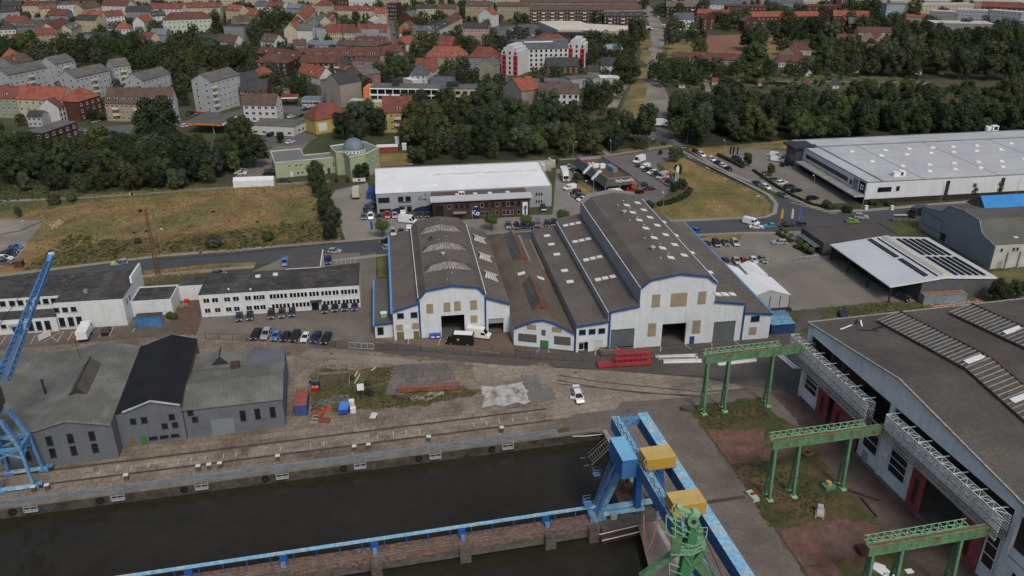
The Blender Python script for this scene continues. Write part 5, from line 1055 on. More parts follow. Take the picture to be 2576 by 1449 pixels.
def container(c,rz,L_,col,lab,roofc=None,W_=2.44,H_=2.6,name='shipping_container',cat='container'):
 t=thing(name,c,lab,cat,rz);b=MB();l=L_/2;w_=W_/2;n=int(L_/.28)
 m=mat('container_paint',col,.6,.2,.5,kind='sheet',p=(3.4,.3),fine=2);mr=mat('container_roof',roofc or col,.7,.3,.6,kind='sheet',p=(3.4,.25),fine=2)
 b.box(-l+.06,-w_+.06,.12,l-.06,w_-.06,H_-.06,0);
 for x in(-l,l):
  for y_ in(-w_,w_):b.box(min(x,x*.97),min(y_,y_*.94),0,max(x,x*.97),max(y_,y_*.94),H_,0)
 for y_ in(-w_,w_):b.beam((-l,y_*.97,.1),(l,y_*.97,.1),.14);b.beam((-l,y_*.97,H_-.08),(l,y_*.97,H_-.08),.14)
 b.build('body',m,t);b=MB();b.box(-l+.03,-w_+.03,H_-.055,l-.03,w_-.03,H_+.01,0);b.build('roof',mr,t)
 b=MB()
 for y_ in(-.55,.55):b.beam((l+.0,y_,.25),(l+.0,y_,H_-.2),.06);b.beam((l,y_*.5,.25),(l,y_*.5,H_-.2),.05)
 b.build('locking_bar',GREYM,t);return t
def mid(*pts):return sum((G(p)for p in pts),Vector())/len(pts)
container(mid((21,475,1300),(21,475,1130)),A12+pi/2-.06,6.3,(.035,.07,.19),'blue container with faded red roof beside the grey hall',(.34,.09,.085))
container(f8(-62.2,193.8),A8,6.06,(.06,.19,.4),'blue container with dark roof before the low white workshop',(.07,.065,.06))
for k,(dy,lab)in enumerate(((0,'nearest of the blue containers right of the biggest hall'),(2.55,'middle one of the blue containers right of the biggest hall'),(5.1,'farthest of the blue containers right of the biggest hall'))):container(mid((23,75,488),(23,295,482))+Vector((-.3*0,1.3+dy,0)),A8,6.06,(.025,.06,.16),lab,((.17,.36,.45),(.16,.34,.44),(.11,.22,.36))[k])
for k,(dy,c)in enumerate(((0,(.025,.07,.22)),(2.6,(.03,.09,.28)),(5.2,(.03,.08,.25)))):container(G((11,1165,590))+Vector((0,dy+1.2,0)),A8,4.2,c,('nearest','middle','farthest')[k]+' blue container left of the white-roofed workshop')
for k,(X,Y,c)in enumerate(((325,300,(.6,.6,.58)),(378,290,(.45,.42,.35)),(420,260,(.5,.46,.36)))):container(G((12,X,Y)),A8+1.45,6,c,('white','beige weathered','cream')[k]+' container behind the white-roofed workshop')
container(G((23,1760,165)),.12,12,(.2,.25,.26),'long weathered grey container beside the red paving',(.25,.17,.12))
def bigbag(X,Y):
 t=thing('water_tank',G((21,X,Y)),'t','tank',A12);b=MB();b.box(-.55,-.55,.15,.55,.55,1.15,0);b.build('tank',WHITE,t);b=MB();b.box(-.6,-.6,0,.6,.6,.14,0)
 for z in(.3,.6,.9,1.17):
  for p,q in(((-.58,-.58),(.58,-.58)),((.58,-.58),(.58,.58)),((-.58,-.58),(-.58,.58)),((-.58,.58),(.58,.58))):b.beam((*p,z),(*q,z),.04)
 b.build('cage',GREYM,t);return t
bigbag(960,1185)['label']='white caged tank, the one farther back beside the blue tarpaulin trailer';bigbag(975,1258)['label']='white caged tank, the nearer one beside the blue tarpaulin trailer'
t=thing('tarpaulin_trailer',G((21,880,1290)),'trailer under a bright blue tarpaulin','trailer',0.1);b=MB();b.box(-.95,-.2,.5,.95,3.0,1.5,0,1);b.build('tarpaulin',[mat('tarp_blue',(.02,.07,.32),.5,.2,1),mat('tarp_top',(.07,.22,.55),.5,.15,1)],t)
for x in(-1,1):add('wheel',wheelmesh(),t,(x,1.2,.32),pi/2)
for X,Y,rz,lab in((705,1255,.5,'red steel ballast block lying on a white board'),(625,1300,-.2,'red steel ballast block nearest the blue container')):
 t=thing('ballast_block',G((21,X,Y)),lab,'block',rz);b=MB();b.box(-1.1,-.5,.1,1.1,.5,1.1,0);b.build('block',mat('red_oxide',(.3,.085,.05),.8,.2,.6),t);b=MB();b.box(-.35,-.15,1.11,.35,.15,1.13,0);b.build('slot',BLACK,t)
t=thing('ballast_cradle',G((21,650,1345)),'red and grey steel frame lying on the quay slabs','frame',-.1);b=MB();b.box(-.4,-.6,.1,2.0,.5,.6,0);b.build('base',mat('red_oxide2',(.2,.06,.045),.8,.2,.6),t);b=MB()
for p,q in(((-2,-.6,.1),(-.3,-.6,.1)),((-1.8,.5,.1),(-.3,.5,.1)),((-1.5,-.6,.1),(-1.5,-.6,1)),((-.5,-.6,.1),(-.5,-.6,1)),((-1.5,-.6,1),(-.5,-.6,1)),((-1.5,.5,1),(-.5,.5,1)),((-1.5,-.6,1),(-1.5,.5,1))):b.beam(p,q,.14)
b.build('tube',GALV,t)
for X,Y,dx,c,lab in((585,1050,0,'red','left one of two red bins with orange lids'),(615,1050,0,'red','right one of two red bins with orange lids')):
 t=thing('waste_bin',G((21,X,Y)),lab,'bin');b=MB();b.box(-.33,-.33,0,.33,.33,1.0,0);b.build('body',mat('bin_red',(.38,.01,.015),.5),t);b=MB();b.box(-.4,-.36,1,.4,.4,1.12,0);b.build('lid',mat('bin_orange',(.65,.2,.1),.5),t)
t=thing('waste_container',G((21,605,1010)),'dark skip with turquoise rim beside the red container','skip',.05);b=MB();b.box(-.9,-.5,0,.9,.5,1.1,0);b.build('body',DARK,t);b=MB();b.beam((-.95,.5,1.25),(.2,.5,1.25),.2,.15);b.build('rim',mat('turquoise',(.05,.25,.28),.6),t)
t=thing('steel_beam',mid((21,1465,1068),(21,1985,1010)),'long weathered red-brown steel pontoon beam on the slabs','beam',A12-.12);b=MB();b.box(-6.6,-.8,.3,6.6,.9,1.25,0,1);b.build('beam',[mat('rust_red',(.2,.07,.045),.9,.35,.6),mat('weathered_wood',(.16,.12,.1),.9,.3,.6,col2=(.2,.09,.07))],t)
for x in(-5,0,5):b=MB();b.box(x-.3,-.9,0,x+.3,1,.3,0);b.build('support',PIERC,t)
t=thing('notice_sign',G((21,1055,1125)),'white board on a dark post in the scrap grass','sign',.2);b=MB();b.cyl((0,0,0),(0,0,2.2),.09);b.build('post',DARK,t);b=MB();b.box(-.7,-.06,2.1,.7,.06,3.7,0);b.build('board',WHITE,t)
for X,Y,l_,a_,lab in((1000,890,3,1.5,'pale plank lying by the ruined wall, left'),(1015,930,4,1.45,'pale plank lying by the ruined wall, right'),(1175,835,1.6,1.1,'short pale post leaning on the gravel'),(385,1230,2.8,1.6,'red pipe lying beside the blue container')):
 t=add('plank',(lambda b:(b.box(-l_/2,-.1,0,l_/2,.1,.12),b.mesh('plank',LAT if X!=385 else mat('red_pipe',(.3,.05,.05),.7)))[1])(MB()),None,G((21,X,Y))+Vector((0,0,.05)),a_);tag(t,lab,'plank')
t=thing('brick_ruin',G((21,780,1010)),'low ruined foundation walls with red door frames','ruin',A8);b=MB()
for q in((-3.6,0,-3.4,5.6,.9),(3.3,0,3.5,5.6,1.0),(-3.4,5.5,3.3,5.7,.5)):b.box(q[0],q[1],0,q[2],q[3],q[4])
b.build('wall',mat('mossy_wall',(.16,.17,.14),.95,.3,.5),t)
for k,x in enumerate((-2.3,-.2,2.2)):
 b=MB();b.box(x-.55,6.0,0,x-.45,6.15,1.9,0);b.box(x+.45,6.0,0,x+.55,6.15,1.9,0);b.box(x-.55,6,1.8,x+.55,6.15,1.92,0);b.build('frame',mat('frame_red',(.16,.04,.035),.8),t)
t=thing('scrap_pile',G((21,690,1170)),'heap of grey tubes, wheels and rods in the scrap yard','scrap',.2);b=MB()
for i in range(34):a=R.uniform(-.5,.5);x,y_=R.uniform(-1.8,1.6),R.uniform(-1.2,1.2);l_=R.uniform(.5,1.8);b.beam((x,y_,R.uniform(.05,.5)),(x+l_*cos(a),y_+l_*sin(a),R.uniform(.05,.5)),R.choice((.06,.09,.14)))
b.build('tube',mat('scrap_metal',(.17,.18,.17),.6,.4,1.5),t)
t=thing('pipe_bundle',G((21,1175,1310)),'bundle of short white and grey pipes on the quay','pipes',1.4);b=MB()
for i in range(5):b.cyl((-.9,-.5+i*.25,.4),(.9,-.5+i*.25,.5+.1*(i%2)),.13,n=7)
b.build('pipe',LAT,t);b=MB();b.box(-.6,-.6,0,.4,.7,.3);b.build('pallet',DARK,t)
t=thing('lattice_mast_section',mid((22,880,805),(22,1380,770)),'stack of red lattice crane sections on a red platform','crane parts',A12-.1);b=MB();b.box(-6.2,-1.2,.25,6.2,1.0,.75,0);b.build('platform',mat('section_base',(.25,.035,.04),.7,.25,.5),t);b=MB()
for z0 in(.8,2.2):
 for y_ in(-.8,.6):
  for z in(z0,z0+1.2):b.beam((-2.3,y_,z),(6,y_,z),.22)
 for i in range(7):
  x=-2.3+i*1.185
  for y_ in(-.8,.6):b.beam((x,y_,z0+(1.2 if i%2 else 0)),(x+1.185,y_,z0+(0 if i%2 else 1.2)),.13)
  b.beam((x,-.8,z0+1.2),(x,.6,z0+1.2),.1);b.beam((x,-.8,z0+1.2),(x+1.185,.6,z0+1.2),.1)
b.build('truss',mat('section_red',(.36,.04,.06),.6,.2,.5),t)
t=thing('covered_boat',G((22,985,680)),'boat under a grey-brown tarpaulin before the shutter','boat',.1);b=MB()
b.prism([(-2.6,0),(-2,-1),(1.9,-1),(2.6,-.2),(2,1),(-2,1)],.3,1.3);b.build('hull',mat('tarp_brown',(.13,.115,.1),.9,.2,.8),t);b=MB();pts=[(-2.5,0),(-2,-1),(1.9,-1),(2.6,-.2),(2,1),(-2,1)]
for i in range(6):b.face([(*pts[i],1.3),(*pts[(i+1)%6],1.3),(1.0 if i in(1,2,3)else-.8,0,1.9)])
b.face([(-.8,0,1.9),(1.9,-1,1.3),(1,0,1.9)]);b.build('cover',mat('tarp_brown',(.13,.115,.1),.9,.2,.8),t)
def pipes(X0_,Y0_,X1_,Y1_,n,lab,a_=None):
 p,q=G(X0_),G(X1_);t=thing('pipe_stack',(p+q)/2,lab,'pipes',atan2((q-p).y,(q-p).x));l_=(q-p).length/2
 for i in range(n):b=MB();y_=(i-n/2)*.5;b.box(-l_+R.uniform(0,2),y_-.17,.1,l_-R.uniform(0,2),y_+.17,.4+.25*(i%2));b.build('pipe',(WHITE,LAT,GALV,GREYM)[i%4],t)
pipes((22,1440,745),0,(22,1890,735),0,6,'long white and grey profiles stacked on the gravel, left stack');pipes((22,2030,780),0,(22,2430,735),0,4,'bright white profiles stacked behind the trestle column');pipes((23,180,690),0,(23,380,850),0,5,'white profiles lying beside the yard hall corner');pipes((22,1430,715),0,(22,1900,700),0,3,'thin grey profiles at the fence behind the white stack')
for X,Y,lab in((1760,515,'left one of two blue dumpsters by the open gate'),(1812,512,'right one of two blue dumpsters by the open gate')):
 t=thing('dumpster',G((21,X,Y+15)),lab,'dumpster',A8);b=MB();b.extr([(-.6,.15),(.6,.15),(.68,1.15),(-.68,1.15)],-.45,.5);b.build('body',mat('dumpster_blue',(.03,.08,.3),.5),t);b=MB();b.box(-.7,-.5,1.16,.7,.55,1.26);b.build('lid',mat('dumpster_lid',(.06,.1,.33),.5),t);b=MB();b.box(-.4,-.52,.5,.4,-.455,.8);b.build('sticker',WHITE,t)
t=thing('vehicle_hulk',G((33,555,830)),'small white machine on tracks on the dark grass','machine',1.2);b=MB();b.box(-1.2,-.5,.35,1.1,.5,.8,0);b.box(.1,-.45,.8,1.0,.45,1.5,0);b.build('body',mat('machine_white',(.42,.42,.36),.8,.2),t)
for y_ in(-.6,.6):b=MB();b.box(-1.2,y_-.15,.02,1.2,y_+.15,.5);b.build('track',mat('machine_track',(.3,.3,.28),.8),t)
t=thing('anchor_block',G((33,635,570)),'green concrete block with a yellow box on top','block',.4);b=MB();b.prism([(-1.1,-.8),(1.1,-.8),(.9,.8),(-.9,.8)],0,.8);b.build('base',GREEN,t);b=MB();b.box(-.35,-.4,.8,.35,.4,1.5);b.build('box',YEL,t)
t=thing('anchor_block',G((32,2400,665)),'pale green block with a red clamp at the rail end','block',1.9);b=MB();b.box(-1.3,-.6,0,1.3,.6,.7);b.build('base',mat('pale_block',(.4,.48,.38),.8,.2),t);b=MB();b.box(-.2,-.4,.7,.3,.3,1.0);b.build('clamp',mat('clamp_red',(.25,.05,.03),.7),t)
t=thing('fallen_sign',G((33,1170,1390)),'large fallen white sign panel with letters on the grass','sign',-.55);b=MB();b.prism([(-1.6,.4),(-1.2,1.3),(.3,1.3),(.4,.9),(1.9,-.1),(1.8,-1.3),(.6,-1.2),(-1.2,-.5)],.1,.25);b.build('panel',WHITE,t);text(t,'JOR',.8,(1.0,-.75,.26),DARK,rot=(0,0,.3))
t=thing('work_boat',G((33,1100,1190)),'dark red open hull lying under the nearest trestle','boat',.15);b=MB();b.prism([(-3,-.9),(2.4,-.9),(3,0),(2.4,.9),(-3,.9)],.1,1.1);b.build('hull',mat('hull_red',(.13,.02,.025),.7,.2),t);b=MB();b.prism([(-2.8,-.7),(2.2,-.7),(2.6,0),(2.2,.7),(-2.8,.7)],1.1,1.12);b.build('hold',DARK,t)
for k,(X,Y)in enumerate(((1440,1395),(1720,1105))):b=MB();b.box(-.6,-.4,.02,.6,.4,.2);o=b.build('board',WHITE,None,G((33,X,Y)),.2);tag(o,('white board lying on dark grass beside the sign panel','white board lying on the hall apron')[k],'board')
t=thing('scoop',G((33,430,240)),'rusty brown clam bucket on the grass','bucket',.3);b=MB();b.lathe([(1.1,.05),(1.3,.7),(.9,1.0),(.4,.6)],n=8);b.build('shell',mat('rust_ochre',(.16,.09,.04),.9,.3),t)
for X,Y,X2,Y2 in((830,595,1140,700),(960,670,1120,860)):
 p,q=G((33,X,Y)),G((33,X2,Y2));b=MB();b.beam((p-q)/2+Vector((0,0,.2)),(q-p)/2+Vector((0,0,.2)),.35,.3);o=b.build('steel_girder',mat('dark_rust',(.05,.035,.03),.9,.3),None,(p+q)/2);tag(o,'dark steel girder lying on the hall apron, '+('upper one' if X==830 else 'lower one'),'girder')
t=thing('stone_bench',G((22,1760,1245)),'grey concrete block with step at the yard corner','block',-.4);b=MB();b.box(-1.1,-.6,0,1.1,.6,.8);b.box(-1.2,-.7,.8,1.2,.7,.95);b.build('block',PIERC,t)
t=thing('timber_pile',G((20,1790,200)),'pile of pale timber in the rubble yard by the right-hand office','timber',.5);b=MB()
for i in range(16):x=R.uniform(-1.4,1.4);b.beam((x,R.uniform(-1.8,-1),.1+.05*(i%5)),(x+R.uniform(-.6,.6),R.uniform(.8,1.8),.1+.06*(i%5)),.16,.08)
b.build('plank',mat('pale_timber',(.3,.25,.18),.9,.3,1.5),t)
t=thing('red_bin',G((20,1848,185)),'bright red bin standing in the rubble yard','bin');b=MB();b.box(-.5,-.4,0,.5,.4,1.1);b.build('body',mat('bright_red',(.5,.02,.02),.5),t);b=MB();b.box(-.55,-.45,1.1,.55,.45,1.2);b.build('lid',mat('bright_red',(.5,.02,.02),.5),t)
t=thing('storage_hut',G((10,195,1255)),'small red-brown hut on the grass by the road','hut',.2);b=MB();b.box(-1.1,-1,0,1.1,1,1.9);b.build('wall',mat('hut_red',(.1,.04,.03),.8,.2),t);b=MB();b.box(-1.25,-1.15,1.9,1.25,1.15,2.02);b.build('roof',mat('hut_roof',(.15,.1,.075),.8),t)
# ================================================================ special buildings
def bld(name,loc,rz,label,cat='building'):return thing(name,loc,label,cat,rz)
MW=mat('metal_white_roof',(.74,.75,.74),.5,.07,.12,kind='roofx',p=(.7,.05),fine=1)
MG=mat('metal_grey_wall',(.3,.32,.335),.6,.08,.2,kind='sheetz',p=(1.2,.06))
MGL=mat('metal_pale_sheet',(.47,.48,.48),.5,.08,.2,kind='roofx',p=(.6,.06))
NAVY=mat('navy',(.012,.022,.07),.6,.1)
BRK=brick_m((.062,.036,.029));BROWNR=mat('brown_gravel_roof',(.1,.075,.06),.95,.2,.3,fine=3)
# workshop with white roof and dark brick front
t=bld('workshop',f8(-6,257),A8,'long white-roofed workshop with dark brick front and grey wavy left facade','workshop')
b=MB();b.box(0,10.5,0,59.6,34,6.9,0)
pr=[(0,6.7),(3,6.9),(6,6.75),(9,7.0),(12,7.1),(14,6.7),(18.5,6.9)]
bb=MB();frontwall(bb,pr,[],10.35);i=len(b.v);b.v+=bb.v;b.f+=[tuple(i+j for j in f)for f in bb.f];b.m+=bb.m
b.box(50.2,9,0,59.8,10.4,7,0);b.build('wall',MG,t)
b=MB();b.face([(-.2,10.3,7.0),(59.8,10.6,7.0),(59.8,35.4,8.2),(-.2,35.4,8.2)]);b.face([(-.2,35.4,8.2),(59.8,35.4,8.2),(59.8,35.5,7.8),(-.2,35.5,7.8)])
r=b.build('roof',MW,t);b=MB();b.beam((-.2,35.6,8.25),(59.8,35.6,8.25),.5,.4);b.beam((59.9,10.5,7.1),(59.9,35.5,8.3),.3,.4);b.build('roof_edge',GREYM,t)
b=MB();b.box(18.5,0,0,50.6,10.3,6.6,0,1);b.build('brick_block',[BRK,BROWNR],t)
b=MB();b.extr([(0,0),(4.3,.35),(4.3,.75),(0,.4)],17.6,51.4);b.v=[(y,x-.8,z+6.7)for x,y,z in b.v];b.f=[f[::-1]for f in b.f];b.build('canopy_roof',MGL,t)
b=MB();b.extr([(0,0),(4.0,.5),(4.0,.0)],18.5,50.6);
for x in(27,33,38,44):bb=MB();bb.box(-.7,-.4,0,.7,.4,.35);bb.build('skylight',SKYL,t,(x,6.5,6.62))
bb=MB();bb.box(-1,-.6,0,1,.6,1.1,0);bb.box(-.8,-.62,.2,-.1,-.601,.9,1);bb.box(.1,-.62,.2,.8,-.601,.9,1);bb.build('air_conditioner',[WHITE,BLACK],t,(28.4,6.2,6.62))
X2=lambda X:18.5+(X-1765)*.0337
for X in(1920,1990,2045,2098,2240,2286,2350,2392,2458,2500,2540,2540+0,2606):win(t,X2(X),0,4.0,1.05,1.6,'dark' if X%4 else 'grey',nx=1)
for X in(2245,2287,2350,2392,2460,2500,2541,2538,2606):win(t,X2(X)+.01,0,1.0,1.05,1.6,'grey',nx=1)
panel(t,'glass_front',X2(1818),.1,3.0,5.2,GLASS);bb=MB();bb.box(X2(1955),-1.4,2.6,X2(2080),0,2.9);bb.build('canopy',GREYM,t);panel(t,'door',X2(2015),.02,1.6,2.4,GLASS)
o=panel(t,'sign_board',X2(2178),.1,2.6,4.2,NAVY);text(t,'K',2.6,(X2(2160),-.1,1.4),WHITE,name='sign_letter')
bb=MB();bb.cyl((0,0,0),(0,-.06,0),.62,n=20);bb.build('sign_ring',WHITE,t,(X2(2198),-.08,1.9));bb=MB();bb.cyl((0,0,0),(0,-.03,0),.3,n=16);bb.build('sign_ring',NAVY,t,(X2(2198),-.145,1.9))
panel(t,'poster',X2(2670),.5,1.7,4.6,WHITE);bb=MB();bb.prism([(-.35,0),(.3,0),(.35,2.2),(.6,2.3),(.45,3.2),(-.1,3.3),(-.5,2.9),(-.6,1.8),(-.3,1.9)],-.01,.01);o=bb.build('poster_figure',mat('workwear_blue',(.03,.09,.3),.7),t,(X2(2672),-.09,.7));o.rotation_euler=(pi/2,0,0)
X1=lambda X:(X-1205)*.0339
for X,w_,z,h_ in((1278,3.8,3.8,1.7),(1445,1.8,3.9,1.7),(1518,1.8,3.9,1.7),(1285,3.8,.5,1.0)):win(t,X1(X),10.34,z,w_,h_,'dark',nx=3 if w_>2 else 2)
for X in(1455,1525):panel(t,'door',X1(X),.02,1.6,1.9,GLASS,y=10.34)
for P_ in([(1345,0),(1345,.9),(1370,1.4),(1400,1.6),(1430,1.9),(1430,0)],[(1552,0),(1552,.4),(1590,1.3),(1640,1.7),(1690,1.8),(1752,2.5),(1752,0)]):
 bb=MB();bb.prism([(X1(x),z)for x,z in P_],0,.03);o=bb.build('painted_wave',NAVY,t,(0,10.33,0));o.rotation_euler=(pi/2,0,0)
text(t,'Kloska',.95,(X1(1655),10.3,4.1),NAVY,name='lettering');text(t,'KS',.7,(X1(1640),10.3,5.0),NAVY,name='lettering');lb=MB();[lb.box(X1(1425),10.3,z,X1(1545),10.34,z+.22)for z in(3.35,2.1)];lb.build('small_lettering',NAVY,t)
bb=MB();bb.beam((0,0,0),(0,0,2.6),.09,.05);bb.beam((-.5,0,2.1),(.5,0,2.1),.09,.05)
for s in(-1,1):bb.beam((0,0,0),(s*.55,0,.25),.1,.05);bb.beam((s*.55,0,.25),(s*.7,0,.65),.1,.05)
bb.build('anchor_emblem',NAVY,t,(X1(1692),10.28,3.9))
for z in(4.2,1.6):
 for x in(54.5,55.4,56.3):win(t,x,9,z,.5,.9,'dark',nx=1)
text(t,'KLOSKA',.62,(52.3,8.96,3.6),NAVY,rot=(pi/2,pi/2,0),name='lettering')
for k in range(2):
 b=MB();
for x0,x1 in((20,58),):
 b=MB();b.box(x0,0,0,x1,.9,.35,0)
 for i in range(8):b.box(x0+1.5+i*4.6,.9,.1,x0+3+i*4.6,1.3,.5,0)
 o=b.build('rooflight_strip',mat('rooflight',(.6,.57,.5),.4,.15,.5),r,(0,25,7.72))
for x,y_ in((8,15),(20,16.5)):bb=MB();bb.box(-.8,-.5,0,.8,.5,.35);bb.build('skylight',SKYL,r,(x,y_,7.25))
# restaurant
A18=radians(18.4);t=bld('restaurant',Vector((34.5,285.1,0)),A18,'fast food restaurant with green mansard roof, pink roof edge and white lettering','restaurant')
BW,BD=10.4,28.6;b=MB();b.box(.2,.2,0,BW-.2,BD-.2,4.3,0);b.build('wall',brick_m((.075,.03,.024)),t)
b=MB();b.box(.25,.25,4.3,BW-.25,BD-.25,4.35);b.build('roof',BROWNR,t)
PK=mat('pink_coping',(.32,.13,.12),.7,.1);b=MB()
for q in((0,0,BW,.3),(0,BD-.3,BW,BD),(0,.3,.3,BD-.3),(BW-.3,.3,BW,BD-.3)):b.box(q[0],q[1],4.32,q[2],q[3],5.4,1);b.box(q[0]-.03,q[1]-.03,5.4,q[2]+.03,q[3]+.03,5.55,0)
b.build('parapet',[PK,GREYM],t)
GRF=mat('green_roof_metal',(.045,.064,.048),.6,.12,.3,kind='sheet',p=(1.2,.15));b=MB();o_=2.2
I=[(0,0),(BW,0),(BW,BD),(0,BD)];O=[(-o_,-o_),(BW+o_,-o_),(BW+o_,BD+.5),(-o_,BD+.5)]
for k in range(4):b.face([(*O[k],3.2),(*O[(k+1)%4],3.2),(*I[(k+1)%4],5.25),(*I[k],5.25)])
b.face([(*p,3.19)for p in O[::-1]]);b.build('mansard_roof',GRF,t)
for x,y_ in((-1.6,-1.9),(BW+1.6,-1.9),(4,-1.9)):bb=MB();bb.cyl((x,y_,0),(x,y_,3.2),.18);bb.build('column',GREYM,t)
text(t,"McDonald's",1.5,(6.2,-1.25,4.1),WHITE,rot=(radians(62),0,0),name='lettering',ext=.06)
for y_ in(8.3,16.3):
 bb=MB();bb.extr([(-2.6,2.75),(-2.5,3.25),(-.1,5.6),(.9,6.15),(1.2,5.9),(.1,5.2),(-.2,5.0)],-.75,.75);o=bb.build('roof_fin',WHITE,t,(0,y_,0));bb=MB();bb.box(-.45,-.28,5.68,.5,.28,5.76);q=bb.build('fin_window',GLASS,o,(.3,0,0));q.rotation_euler=(0,-.35,0)
for x,y_,w_,d_,h_,m_ in((7.3,12.5,2,6,1.6,mat('hvac_blue_grey',(.16,.2,.23),.5)),(5.2,16.5,2.0,1.6,1.5,WHITE),(3.2,18,2.4,1.5,1.3,WHITE),(4,22.5,.7,.7,.6,SKYL),(2.6,23,1.2,1.2,.5,mat('sand_cover',(.5,.42,.3),.8))):bb=MB();bb.box(-w_/2,-d_/2,0,w_/2,d_/2,h_);bb.build('roof_unit',m_,t,(x,y_,4.36))
for y_ in(4,10,16,22):win(t,.2,y_,1.0,2.4,1.6,'dark',face=3)
for x in(2.5,6.5):win(t,x,.2,.8,3,1.9,'dark')
t=thing('parasol',G((12,1055,490),2.8)*1,'large square cream parasol on the restaurant terrace','parasol',A18);b=MB();b.cyl((0,0,0),(0,0,3.1),.07)
t.location.z=0;b.build('pole',GREYM,t);b=MB();q=[(-2.2,-2.2),(2.2,-2.2),(2.2,2.2),(-2.2,2.2)]
for k in range(4):b.face([(*q[k],2.4),(*q[(k+1)%4],2.4),(0,0,3.2)]);b.face([(*q[k],2.1),(*q[(k+1)%4],2.1),(*q[(k+1)%4],2.4),(*q[k],2.4)])
b.build('canopy',mat('cream_canvas',(.62,.58,.46),.8,.06),t)
RED=mat('play_red',(.5,.02,.03),.5);t=thing('play_tower',G((12,1222,515)),'red playground tower with a spiral slide on the restaurant terrace','playground',.2);b=MB()
for x in(-.7,.7):
 for y_ in(-.7,.7):b.cyl((x,y_,0),(x,y_,3.4),.09,n=6)
b.box(-.8,-.8,1.5,.8,.8,1.6);b.build('frame',mat('play_orange',(.5,.12,.03),.5),t);b=MB()
for k in range(4):q=[(-1,-1),(1,-1),(1,1),(-1,1)];b.face([(*q[k],3.3),(*q[(k+1)%4],3.3),(0,0,4.3)])
b.build('roof',RED,t);b=MB()
for k in range(14):a,c=k*.6,(k+1)*.6;b.beam((-1.6+.8*cos(a),-.6+.8*sin(a),2.2-k*.15),(-1.6+.8*cos(c),-.6+.8*sin(c),2.05-k*.15),.5,.12)
b.build('slide',RED,t)
t=thing('pole_sign',G((12,1650,440)),'tall white pole sign with white banners beside the yellow letter sign','sign',.2);b=MB()
for x in(-.55,.0,.55):b.cyl((x,0,0),(x,0,6.5 if x else 5.2),.1,n=6)
b.build('post',WHITE,t);b=MB();b.prism([(-.5,4.6),(.5,4.6),(.4,6.9),(.1,7.4),(-.3,6.9)],-.06,.06);o=b.build('banner',LAT,t);o.rotation_euler=(pi/2,0,0)
t=thing('letter_sign',G((12,1608,400)),'golden letter M sign on the restaurant car park','sign',.1);b=MB();b.cyl((0,0,0),(0,0,3.0),.09,n=6);b.build('post',GREYM,t);text(t,'M',2.1,(0,-.05,2.4),mat('sign_gold',(.6,.33,.02),.5),name='letter',ext=.12)
# car dealership
t=bld('dealership',Vector((122.6,272.6,0)),radians(9.2),'huge white dealership warehouse with domed skylights and dark glass side','warehouse');H_=7.8
DW=mat('dealer_white',(.62,.65,.66),.55,.06,.15,kind='sheet',p=(1.6,.06));DR_=mat('membrane_roof',(.42,.435,.44),.7,.1,.05,fine=.6);DBR=brick_m((.035,.026,.023))
b=MB();b.box(0,0,1.9,130,57,H_,0);b.box(.15,.15,0,129.8,56.8,1.9,1);b.build('wall',[DW,DBR],t)
b=MB();b.box(.3,.3,H_+.01,129.7,56.7,H_+.06);r=b.build('roof',DR_,t);b=MB()
for q in((0,0,130,.3),(0,56.7,130,57),(0,.3,.3,56.7),(6,.3,6.5,50),(0,45.5,130,46.3)):b.box(q[0],q[1],H_+.01,q[2],q[3],H_+.35)
b.build('parapet',mat('grey_coping',(.2,.215,.22),.6),t)
for q in((22,46),(51,46),(80,46)):b=MB();b.box(q[0],.4,H_+.06,q[0]+.35,q[1]-.6,H_+.09);b.build('roof_seam',mat('seam_brown',(.2,.17,.14),.9,.3,.5),r)
for y_ in range(6,44,7):b=MB();b.box(6.6,y_,H_+.061,129.5,y_+.12,H_+.08);b.build('roof_seam',mat('seam_grey',(.3,.31,.31),.9),r)
sb=MB();sb.box(-1.0,-.8,0,1.0,.8,.18);sb.lathe([(.85,.18),(.75,.42),(.4,.55),(.02,.58)],n=8);sm=sb.mesh('skylight',SKYL)
for X,Y in((870,122),(1200,108),(1435,95),(1665,83),(1868,75),(2105,65),(2440,42),(1160,162),(1412,152),(1650,137),(1875,127),(2100,118),(2340,103),(1070,220),(1372,265),(1635,252),(1880,237),(2118,225),(2345,218),(1635,316),(1890,296),(2140,283),(2360,273),(2570,200)):
 p=inv(G((13,X,Y),H_)-t.location,radians(9.2));add('skylight',sm,r,(p.x,p.y,H_+.06))
for X,Y,s in((1330,340,1),(3,0,0)):
 if s:p=inv(G((13,X,Y+20),H_)-t.location,radians(9.2));bb=MB();bb.box(-2.2,-1,0,0,1,1.5,0);bb.box(.1,-1.0,0,2.2,.8,1.9,0);bb.box(.4,-1.02,.3,1.3,-1.001,1.6,1);bb.build('air_conditioner',[WHITE,BLACK],r,(p.x,p.y,H_+.06))
p=inv(G((3,2250,1290),H_)-t.location,radians(9.2));bb=MB();bb.cyl((-1.6,0,0),(-1.6,0,1.8),1.2,n=10);bb.box(0,-1,0,2.6,1,2.1,0);bb.box(.5,-1.02,.4,2.2,-1.001,1.8,1);bb.build('air_conditioner',[WHITE,BLACK],r,(p.x,p.y,H_+.06))
b=MB();b.box(-.12,12,4.6,-.02,43,6.1,0)
for i in range(22):b.box(-.16,12+i*1.45,4.6,-.121,12.12+i*1.45,6.1,1)
b.build('ribbon_window',[GLASS,DARK],t)
b=MB();b.box(-4.2,-.3,3.0,-.03,43,3.45,0,1);b.build('canopy',[mat('canopy_edge',(.4,.41,.41),.6),mat('canopy_top',(.25,.245,.22),.9,.25,.3)],t)
b=MB();b.box(-.14,.2,.2,-.02,43,2.99,0)
